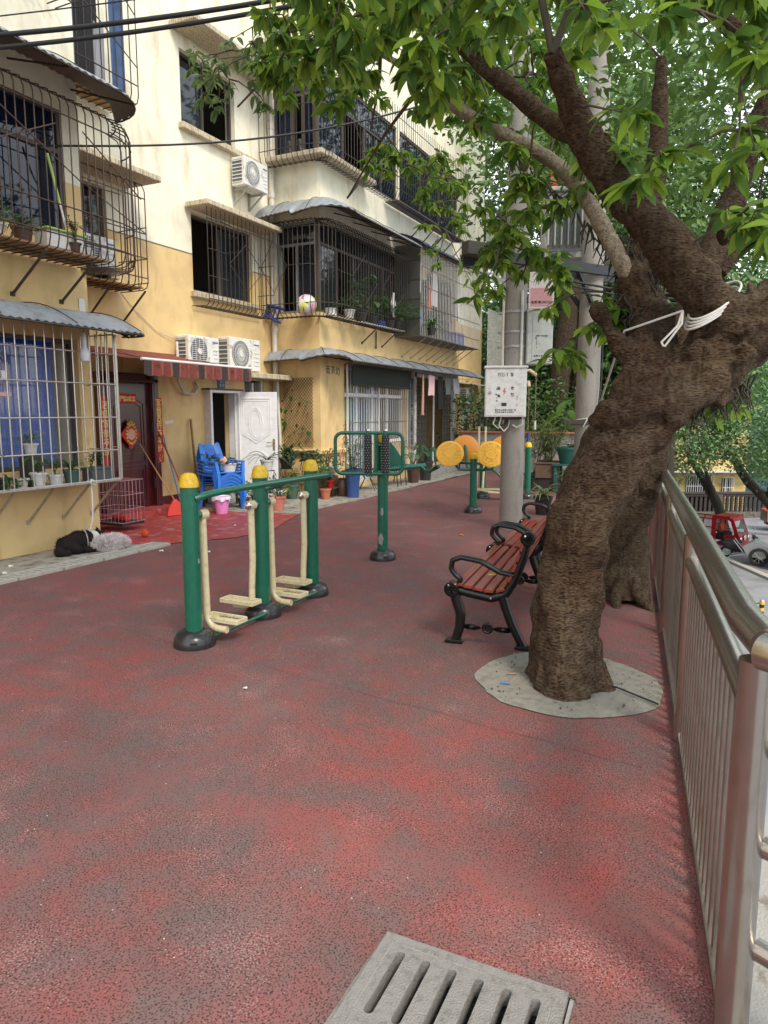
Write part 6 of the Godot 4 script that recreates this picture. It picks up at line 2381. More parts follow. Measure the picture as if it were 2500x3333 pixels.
# ---------------------------------------------------------------- steel railing
func build_railing() -> void:
	var ang := atan(0.127)
	var o := thing("steel_railing","stainless steel railing with close upright bars along the right edge","railing",Vector3(rail_x(-1.88) - 0.01,0,-1.88),ang)
	# local: runs along -z
	var L := 11.2
	var mb := MB.new()
	mb.tube([Vector3(0.02,1.1,0.02),Vector3(0,1.1,-0.2),Vector3(0,1.1,-L)],0.045,20)
	part(mb,"top_rail",M.rail_steel,o)
	var bm := MB.new()
	bm.box(Vector3(0,0.48,0),Vector3(0.022,0.88,0.022),Basis.IDENTITY,0.003)
	var bar := bm.mesh()
	var pm := MB.new()
	pm.tube([Vector3(0,0,0),Vector3(0,1.06,0)],0.042,16)
	var post := pm.mesh()
	var bays := 6
	var bay := L / bays
	for b in bays:
		var z0 := -bay * b
		inst(post,"post",M.rail_steel,o,Transform3D(Basis.IDENTITY.scaled(Vector3.ONE),Vector3(0,0,z0)))
		mb = MB.new()
		mb.tube([Vector3(0,0.93,z0 - 0.03),Vector3(0,0.93,z0 - bay + 0.03)],0.034,14)
		part(mb,"second_rail",M.rail_steel,o)
		mb = MB.new()
		mb.box(Vector3(0,0.035,z0 - bay / 2),Vector3(0.05,0.035,bay - 0.06),Basis.IDENTITY,0.004)
		part(mb,"bottom_rail",M.rail_steel,o)
		for k in 17:
			inst(bar,"baluster",M.rail_steel,o,Transform3D(Basis.IDENTITY,Vector3(-0.004,0,z0 - 0.1 - 0.104 * k)))
	inst(post,"post",M.rail_steel,o,Transform3D(Basis.IDENTITY,Vector3(0,0,-L)))
	# return towards the right at the near post
	var r := thing("steel_railing","steel railing return with three level rails at the right picture edge","railing",Vector3(rail_x(-1.88) - 0.01,0,-1.88),ang)
	for y in [0.3,0.58,0.84]:
		mb = MB.new()
		mb.tube([Vector3(0.045,y,0.0),Vector3(0.8,y,0.5)],0.028,14)
		part(mb,"rail",M.rail_steel,r)
	mb = MB.new()
	mb.tube([Vector3(0.0,1.1,0.06),Vector3(0.04,1.1,0.1),Vector3(0.85,1.1,0.62)],0.044,20)
	part(mb,"top_rail",M.rail_steel,r)
	inst(post,"post",M.rail_steel,r,Transform3D(Basis.IDENTITY,Vector3(0.85,0,0.6)))
	mb = MB.new()
	mb.tube([Vector3(-0.06,1.02,0),Vector3(-0.07,0.7,0.01),Vector3(-0.065,0.2,0)],0.009,6)
	solo(mb,"red_rope",M.rope_red,"red rope hanging down the inside of the railing","rope",Vector3(rail_x(-8.4) - 0.02,0,-8.4))

# ---------------------------------------------------------------- poles, boxes, transformer
func build_poles() -> void:
	var p := thing("concrete_pole","speckled round concrete pole carrying the white meter box","utility pole",Vector3(-2.84,0,-9.9))
	var mb := MB.new()
	mb.tube([Vector3(0,-0.1,0),Vector3(0,3.0,0),Vector3(0,9.0,0)],[0.168,0.155,0.125],28)
	part(mb,"shaft",M.pole,p)
	for y in [2.55,2.75,3.02]:
		mb = MB.new()
		mb.tube([Vector3(0,y,0),Vector3(0,y + 0.03,0)],0.166,28)
		mb.box(Vector3(-0.2,y + 0.015,0.02),Vector3(0.08,0.03,0.06))
		part(mb,"steel_band",M.galv,p)
	for e in [[-0.13,0.13,3.4,2.3,0.018],[0.12,0.12,3.3,2.3,0.02]]:
		mb = MB.new()
		mb.tube([Vector3(e[0],e[2],e[1]),Vector3(e[0] * 1.05,2.8,e[1] * 1.05),Vector3(e[0],e[3],e[1])],e[4],7)
		part(mb,"conduit",M.pipe,p)
	var q := thing("concrete_pole","plain concrete pole behind the tree trunk, with a white rope tie","utility pole",Vector3(-2.04,0,-11.07))
	mb = MB.new()
	mb.tube([Vector3(0,-0.1,0),Vector3(0,3.0,0),Vector3(0,9.0,0)],[0.175,0.165,0.14],28)
	part(mb,"shaft",M.pole,q)
	mb = MB.new()
	mb.box(Vector3(0,1.52,0.17),Vector3(0.62,0.07,0.06),Basis.from_euler(Vector3(0,0.35,0)),0.006)
	part(mb,"cross_iron",M.dark_bar,q)
	mb = MB.new()
	var rg := []
	for k in 25:
		rg.append(Vector3(cos(TAU * k / 24) * 0.19,1.57 + 0.03 * cos(TAU * k / 24),sin(TAU * k / 24) * 0.19))
	mb.tube(rg,0.008,5,false)
	mb.tube([Vector3(0.05,1.57,0.2),Vector3(0.02,1.5,0.22),Vector3(-0.01,1.45,0.2)],0.009,5)
	part(mb,"rope_tie",M.rope,q)
	mb = MB.new()
	mb.tube([Vector3(0.2,3.2,0.08),Vector3(0.21,2.2,0.09),Vector3(0.17,1.5,0.12)],0.012,6)
	part(mb,"cable",M.cable,q)
	# meter box
	var yaw := deg_to_rad(20.0)
	var b := thing("meter_box","white electrical box with peeled warning lettering on the pole","electrical box",Vector3(-2.9,1.6,-9.68),yaw)
	mb = MB.new()
	mb.box(Vector3(0,0.33,0),Vector3(0.56,0.66,0.24),Basis.IDENTITY,0.006)
	part(mb,"casing",M.box_white,b)
	mb = MB.new()
	mb.box(Vector3(0,0.675,0.005),Vector3(0.59,0.03,0.27),Basis.IDENTITY,0.006)
	part(mb,"lid",M.box_white,b)
	mb = MB.new()
	mb.box(Vector3(-0.005,0.325,0.1225),Vector3(0.52,0.61,0.006),Basis.IDENTITY,0.002)
	var dr := part(mb,"door",M.box_white,b)
	mb = MB.new()
	mb.lathe([Vector2(0.024,0),Vector2(0.024,0.012),Vector2(0,0.014)],18,Transform3D(Basis(Vector3(1,0,0),Vector3(0,0,1),Vector3(0,-1,0)),Vector3(-0.215,0.33,0.125)))
	part(mb,"lock",M.galv,dr)
	latin("PDJ-1",0.062,Transform3D(Basis.IDENTITY,Vector3(-0.04,0.57,0.127)),M.ink,dr)
	mb = MB.new()
	write_cjk(mb,"型",Transform3D(Basis.IDENTITY,Vector3(0.06,0.553,0.127)),0.04,0.05,0.005)
	write_cjk(mb,"有",Transform3D(Basis.IDENTITY,Vector3(-0.12,0.365,0.127)),0.045,0.05,0.006)
	write_cjk(mb,"危",Transform3D(Basis.IDENTITY,Vector3(0.07,0.37,0.127)),0.045,0.05,0.006)
	write_cjk(mb,"电",Transform3D(Basis.IDENTITY,Vector3(-0.12,0.265,0.127)),0.045,0.05,0.006)
	write_cjk(mb,"险",Transform3D(Basis.IDENTITY,Vector3(0.07,0.275,0.127)),0.045,0.05,0.006)
	for r in 2:
		write_cjk(mb,"重庆电公有限公司百广告" if r == 0 else "危险有电重庆公司限吉",Transform3D(Basis.IDENTITY,Vector3(-0.14,0.085 - 0.03 * r,0.127)),0.02,0.026,0.003)
	for k in 8:
		mb.box(Vector3(-0.14 + 0.03 * rng.randf(),0.16 + 0.24 * rng.randf(),0.127),Vector3(0.012 * rng.randf() + 0.003,0.02 * rng.randf() + 0.004,0.003),Basis.from_euler(Vector3(0,0,rng.randf() * 3)))
		mb.box(Vector3(0.14 + 0.02 * rng.randf(),0.16 + 0.14 * rng.randf(),0.127),Vector3(0.006,0.02 * rng.randf() + 0.003,0.003),Basis.from_euler(Vector3(0,0,rng.randf() * 3)))
	mb.box(Vector3(-0.02,0.17,0.127),Vector3(0.07,0.045,0.004))
	part(mb,"lettering",M.ink,dr)
	mb = MB.new()
	mb.prism(PackedVector2Array([Vector2(0.0,0.05),Vector2(-0.02,0.0),Vector2(0.002,0.0),Vector2(-0.012,-0.05),Vector2(0.024,0.012),Vector2(0.004,0.012),Vector2(0.016,0.05)]),0.003,Transform3D(Basis.IDENTITY,Vector3(-0.02,0.34,0.126)))
	part(mb,"lightning_mark",M.ink_red,dr)
	for k in 6:
		mb = MB.new()
		mb.box(Vector3(0.281,0.46 + 0.028 * k,0.02),Vector3(0.004,0.008,0.07))
		part(mb,"vent_slit",M.dark_bar,b)
	mb = MB.new()
	mb.bar(Vector3(-0.22,-0.02,0.0),Vector3(0.27,-0.02,0.0),0.04,0.03)
	mb.bar(Vector3(-0.1,-0.02,-0.2),Vector3(-0.1,-0.02,0.0),0.03,0.03)
	part(mb,"bracket",M.rust_bar,b)
	for e in [[-0.13,0.16],[-0.08,0.12],[-0.05,0.2]]:
		mb = MB.new()
		mb.tube([Vector3(e[0],0,0.05),Vector3(e[0] - 0.03,-e[1] * 0.6,0.07),Vector3(e[0] + 0.04,-e[1],0.05),Vector3(e[0] + 0.1,-e[1] * 0.7,-0.02),Vector3(e[0] + 0.13,0.0,-0.05)],0.011,6)
		part(mb,"loose_cable",M.pipe if e[1] > 0.15 else M.cable,b)
	mb = MB.new()
	mb.tube([Vector3(0.24,0,0.02),Vector3(0.24,-0.1,0.03),Vector3(0.17,-0.15,0.03),Vector3(0.11,-0.11,0.0)],0.016,7)
	part(mb,"conduit_end",M.pipe,b)
	# grey distribution box
	b = thing("distribution_box","grey-green fibre box mounted on the right of the pole","electrical box",Vector3(-2.55,2.33,-10.0),deg_to_rad(28.0))
	mb = MB.new()
	mb.box(Vector3(0,0.36,0),Vector3(0.36,0.74,0.26),Basis.IDENTITY,0.014)
	part(mb,"casing",M.box_grey,b)
	mb = MB.new()
	mb.box(Vector3(0.03,0.35,0.131),Vector3(0.28,0.66,0.012),Basis.IDENTITY,0.005)
	dr = part(mb,"door",M.box_grey,b)
	mb = MB.new()
	write_cjk(mb,"有限公司电广告",Transform3D(Basis.IDENTITY,Vector3(-0.08,0.09,0.139)),0.022,0.032,0.004)
	write_cjk(mb,"百广电公危",Transform3D(Basis.IDENTITY,Vector3(-0.04,0.36,0.139)),0.022,0.03,0.004)
	for k in 12:
		mb.box(Vector3(-0.06 + 0.015 * rng.randf(),0.2 + 0.17 * rng.randf(),0.139),Vector3(0.01,0.012,0.003))
	part(mb,"lettering",M.ink,dr)
	# cross arms carrying the transformer between the two poles
	var t := thing("transformer_platform","dark steel cross arms joining the two concrete poles","frame",Vector3(-2.44,3.7,-10.5))
	var dir := Vector3(0.8,0,-1.17).normalized()
	var nrm := Vector3(1.17,0,0.8).normalized()
	for s in [-1,1]:
		mb = MB.new()
		mb.bar(nrm * s * 0.2 - dir * 1.5,nrm * s * 0.2 + dir * 1.4,0.07,0.13)
		part(mb,"beam",M.cable,t)
		for e in [-1,1]:
			mb = MB.new()
			mb.bar(dir * e * 0.75 + Vector3(0,-0.65,0) + nrm * s * 0.1,nrm * s * 0.2 + dir * e * 0.2,0.05,0.05)
			part(mb,"brace",M.cable,t)
	mb = MB.new()
	mb.box(Vector3(0,0.1,0) - dir * 1.35,Vector3(0.16,0.18,0.5),Basis(nrm,Vector3.UP,dir),0.01)
	part(mb,"junction_case",M.dark_bar,t)
	var tr := thing("transformer","pale blue-grey finned transformer high behind the branches","transformer",Vector3(-2.55,4.1,-11.9),deg_to_rad(20))
	mb = MB.new()
	mb.box(Vector3(0,0.5,0),Vector3(0.9,0.9,0.5),Basis.IDENTITY,0.02)
	part(mb,"tank",M.box_grey,tr)
	bm_fins(tr)
	mb = MB.new()
	mb.box(Vector3(0,0.98,0),Vector3(1.05,0.06,0.66),Basis.IDENTITY,0.01)
	part(mb,"lid",M.box_grey,tr)
	mb = MB.new()
	mb.box(Vector3(0,0.0,0),Vector3(1.3,0.1,0.6),Basis.IDENTITY,0.01)
	part(mb,"base",M.galv,tr)
	for k in 3:
		mb = MB.new()
		mb.lathe([Vector2(0.05,1.0),Vector2(0.07,1.05),Vector2(0.045,1.08),Vector2(0.07,1.13),Vector2(0.045,1.16),Vector2(0.05,1.3),Vector2(0,1.32)],12,Transform3D(Basis.IDENTITY,Vector3(-0.3 + 0.3 * k,0,0)))
		part(mb,"insulator",[M.red_plastic,M.teal,M.hazard_yellow][k],tr)
	# notice board hanging from the frame
	var n := thing("notice_board","faded pink and white repair notice hanging between the poles","sign",Vector3(-2.42,3.03,-9.62),deg_to_rad(22))
	mb = MB.new()
	mb.box(Vector3(0,0.23,0),Vector3(0.33,0.47,0.012),Basis.IDENTITY,0.003)
	part(mb,"board",M.notice,n)
	mb = MB.new()
	mb.box(Vector3(0,0.14,0.008),Vector3(0.29,0.24,0.003))
	part(mb,"print",M.notice_pink,n)
	mb = MB.new()
	write_cjk(mb,"抢修电",Transform3D(Basis.IDENTITY,Vector3(-0.13,0.06,0.012)),0.035,0.042,0.006)
	part(mb,"characters",M.ink,n)
	latin("598593",0.045,Transform3D(Basis.IDENTITY,Vector3(0.06,0.076,0.011)),M.ink,n)
	mb = MB.new()
	mb.bar(Vector3(0.02,0.9,0.02),Vector3(0.09,0.4,0.03),0.05,0.004)
	part(mb,"hanging_tape",M.paper,n)

func bm_fins(tr: Node3D) -> void:
	var bm := MB.new()
	bm.box(Vector3(0,0.48,0.36),Vector3(0.02,0.74,0.22),Basis.IDENTITY,0.004)
	var f := bm.mesh()
	for k in 9:
		inst(f,"fin",M.box_grey,tr,Transform3D(Basis.IDENTITY,Vector3(-0.4 + 0.1 * k,0,0)))

# ---------------------------------------------------------------- leaves and trees
func leaf_shape(mb: MB,L: float,W: float,droop: float,fold := 0.25,n := 4) -> void:
	# a leaf from the origin along +x, folded along its midrib, tip bending down
	var mid := []
	var lf := []
	var rt := []
	for i in n + 1:
		var f := float(i) / n
		var w := W * 0.5 * pow(sin(PI * pow(f,0.8)),0.8) if i > 0 and i < n else 0.0
		var c := Vector3(L * f,-droop * f * f * L * 3.0,0)
		mid.append(c)
		lf.append(c + Vector3(0,w * fold,w))
		rt.append(c + Vector3(0,w * fold,-w))
	for i in n:
		for e in [[lf,1],[rt,-1]]:
			var a: Vector3 = mid[i]
			var b: Vector3 = mid[i + 1]
			var q: Vector3 = e[0][i + 1]
			var p: Vector3 = e[0][i]
			if i == 0:
				if e[1] > 0:
					mb.tri(a,q,b)
				else:
					mb.tri(a,b,q)
			elif i == n - 1:
				if e[1] > 0:
					mb.tri(a,p,b)
				else:
					mb.tri(a,b,p)
			else:
				if e[1] > 0:
					mb.quad(a,p,q,b)
				else:
					mb.quad(a,b,q,p)
func aim(dir: Vector3,roll: float,s := 1.0) -> Basis:
	var x := dir.normalized()
	var y := Vector3.UP - x * x.dot(Vector3.UP)
	y = y.normalized() if y.length() > 0.05 else Vector3.RIGHT
	y = y.rotated(x,roll)
	return Basis(x,y,x.cross(y)).scaled(Vector3.ONE * s)

func bones_of(chain: Array) -> Array:
	var out := []
	for i in chain.size() - 1:
		var a: Array = chain[i]
		var b: Array = chain[i + 1]
		out.append([a[0],a[1],a[2],a[3],b[0],b[1],b[2],b[3]])
	return out
func limb_tube(mb: MB,chain: Array,sides := 10) -> void:
	var c := Curve3D.new()
	for i in chain.size():
		var p := Vector3(chain[i][0],chain[i][1],chain[i][2])
		var a: Array = chain[maxi(i - 1,0)]
		var b: Array = chain[mini(i + 1,chain.size() - 1)]
		var t := (Vector3(b[0],b[1],b[2]) - Vector3(a[0],a[1],a[2])) * 0.17
		c.add_point(p,-t,t)
	var n := chain.size() * 5
	var pts := []
	var rs := []
	for i in n + 1:
		var f := float(i) / n
		pts.append(c.sample_baked(c.get_baked_length() * f))
		var q := f * (chain.size() - 1)
		var k := mini(int(q),chain.size() - 2)
		rs.append(lerpf(chain[k][3],chain[k + 1][3],q - k) * (1.0 + 0.07 * sin(i * 1.9) + 0.05 * sin(i * 0.7)))
	mb.tube(pts,rs,sides)

const TREE := {
	"trunk": [[-0.833,-0.140,-4.287,0.258],[-0.844,0.002,-4.304,0.235],[-0.867,0.224,-4.304,0.215],[-0.874,0.434,-4.311,0.203],[-0.852,0.640,-4.342,0.191],[-0.839,0.845,-4.369,0.189],[-0.801,1.048,-4.420,0.196],[-0.747,1.250,-4.477,0.200],[-0.673,1.416,-4.551,0.202],[-0.572,1.547,-4.632,0.205]],
	"fork": [[-0.572,1.547,-4.632,0.202],[-0.425,1.706,-4.752,0.197],[-0.267,1.856,-4.875,0.193],[-0.125,2.006,-4.980,0.208],[0.019,2.155,-5.063,0.212],[0.211,2.301,-5.158,0.188],[0.417,2.442,-5.236,0.158]],
	"fork_end": [[0.339,2.390,-5.212,0.168],[0.679,2.631,-5.327,0.128],[0.966,2.910,-5.399,0.098],[1.228,3.330,-5.481,0.052]],
	"stem": [[-0.640,1.595,-4.651,0.141],[-0.569,1.782,-4.738,0.142],[-0.559,1.972,-4.806,0.122],[-0.564,2.126,-4.861,0.107],[-0.578,2.283,-4.924,0.097],[-0.642,2.486,-4.991,0.098],[-0.652,2.674,-5.083,0.083]],
	"stem_end": [[-0.648,2.632,-5.067,0.085],[-0.628,2.886,-5.195,0.076],[-0.599,3.171,-5.343,0.068],[-0.605,3.554,-5.512,0.057],[-0.631,4.121,-5.700,0.037]],
	"stem_side": [[-0.438,1.893,-4.797,0.066],[-0.421,2.082,-4.857,0.053],[-0.447,2.275,-4.919,0.048],[-0.541,2.498,-4.997,0.043]],
	"limb": [[-0.096,2.111,-4.932,0.149],[-0.162,2.265,-4.833,0.144],[-0.265,2.413,-4.715,0.131],[-0.386,2.560,-4.566,0.122]],
	"limb_end": [[-0.346,2.514,-4.612,0.125],[-0.532,2.735,-4.386,0.114],[-0.666,2.873,-4.206,0.100],[-0.764,3.009,-4.044,0.089],[-0.838,3.171,-3.875,0.073],[-0.899,3.359,-3.649,0.043]],
	"pale": [[-0.614,2.325,-4.935,0.03],[-0.662,2.496,-4.926,0.060],[-0.729,2.612,-4.968,0.055],[-0.825,2.782,-5.059,0.050],[-0.912,2.932,-5.130,0.049],[-1.081,3.198,-5.279,0.049],[-1.335,3.477,-5.423,0.048],[-1.747,3.752,-5.487,0.048],[-2.058,3.973,-5.537,0.045],[-2.409,4.298,-5.639,0.034],[-2.894,4.666,-5.795,0.020]],
	"stump": [[-0.647,1.987,-4.708,0.060],[-0.723,2.117,-4.691,0.045],[-0.786,2.236,-4.656,0.041],[-0.807,2.276,-4.630,0.039]],
	"wrap": [[-0.753,1.615,-4.396,0.054],[-0.676,1.651,-4.395,0.090],[-0.563,1.695,-4.434,0.105],[-0.422,1.713,-4.529,0.098],[-0.285,1.794,-4.654,0.081],[-0.166,1.923,-4.801,0.055]],
	"wrap_thin": [[-0.651,1.722,-4.440,0.027],[-0.540,1.793,-4.484,0.027],[-0.414,1.846,-4.554,0.023],[-0.272,1.865,-4.649,0.020]],
	"knot": [[-0.340,1.633,-4.602,0.081],[-0.265,1.740,-4.634,0.099],[-0.159,1.848,-4.725,0.099]],
	"upper": [[-0.74,3.08,-4.16,0.06],[-1.043,3.298,-4.357,0.056],[-1.39,3.646,-4.577,0.053],[-1.748,4.025,-4.797,0.05],[-2.111,4.468,-5.025,0.044],[-2.45,4.85,-5.2,0.034],[-2.9,5.2,-5.4,0.02]],
	"side": [[-0.135,2.486,-4.903,0.027],[-0.061,2.626,-5.029,0.028],[0.023,2.771,-5.160,0.026],[0.099,2.856,-5.256,0.025],[0.307,3.076,-5.438,0.019],[0.580,3.399,-5.622,0.012]],
	"cross": [[0.205,2.874,-5.469,0.069],[0.100,2.933,-5.426,0.065],[-0.022,2.860,-5.377,0.059],[-0.158,2.777,-5.275,0.049]],
	"far_limb": [[0.5,3.78,-5.2,0.04],[0.029,3.827,-5.08,0.04],[-0.212,3.852,-4.74,0.039],[-0.5,4.0,-4.45,0.034],[-0.9,4.4,-4.2,0.02]],
}
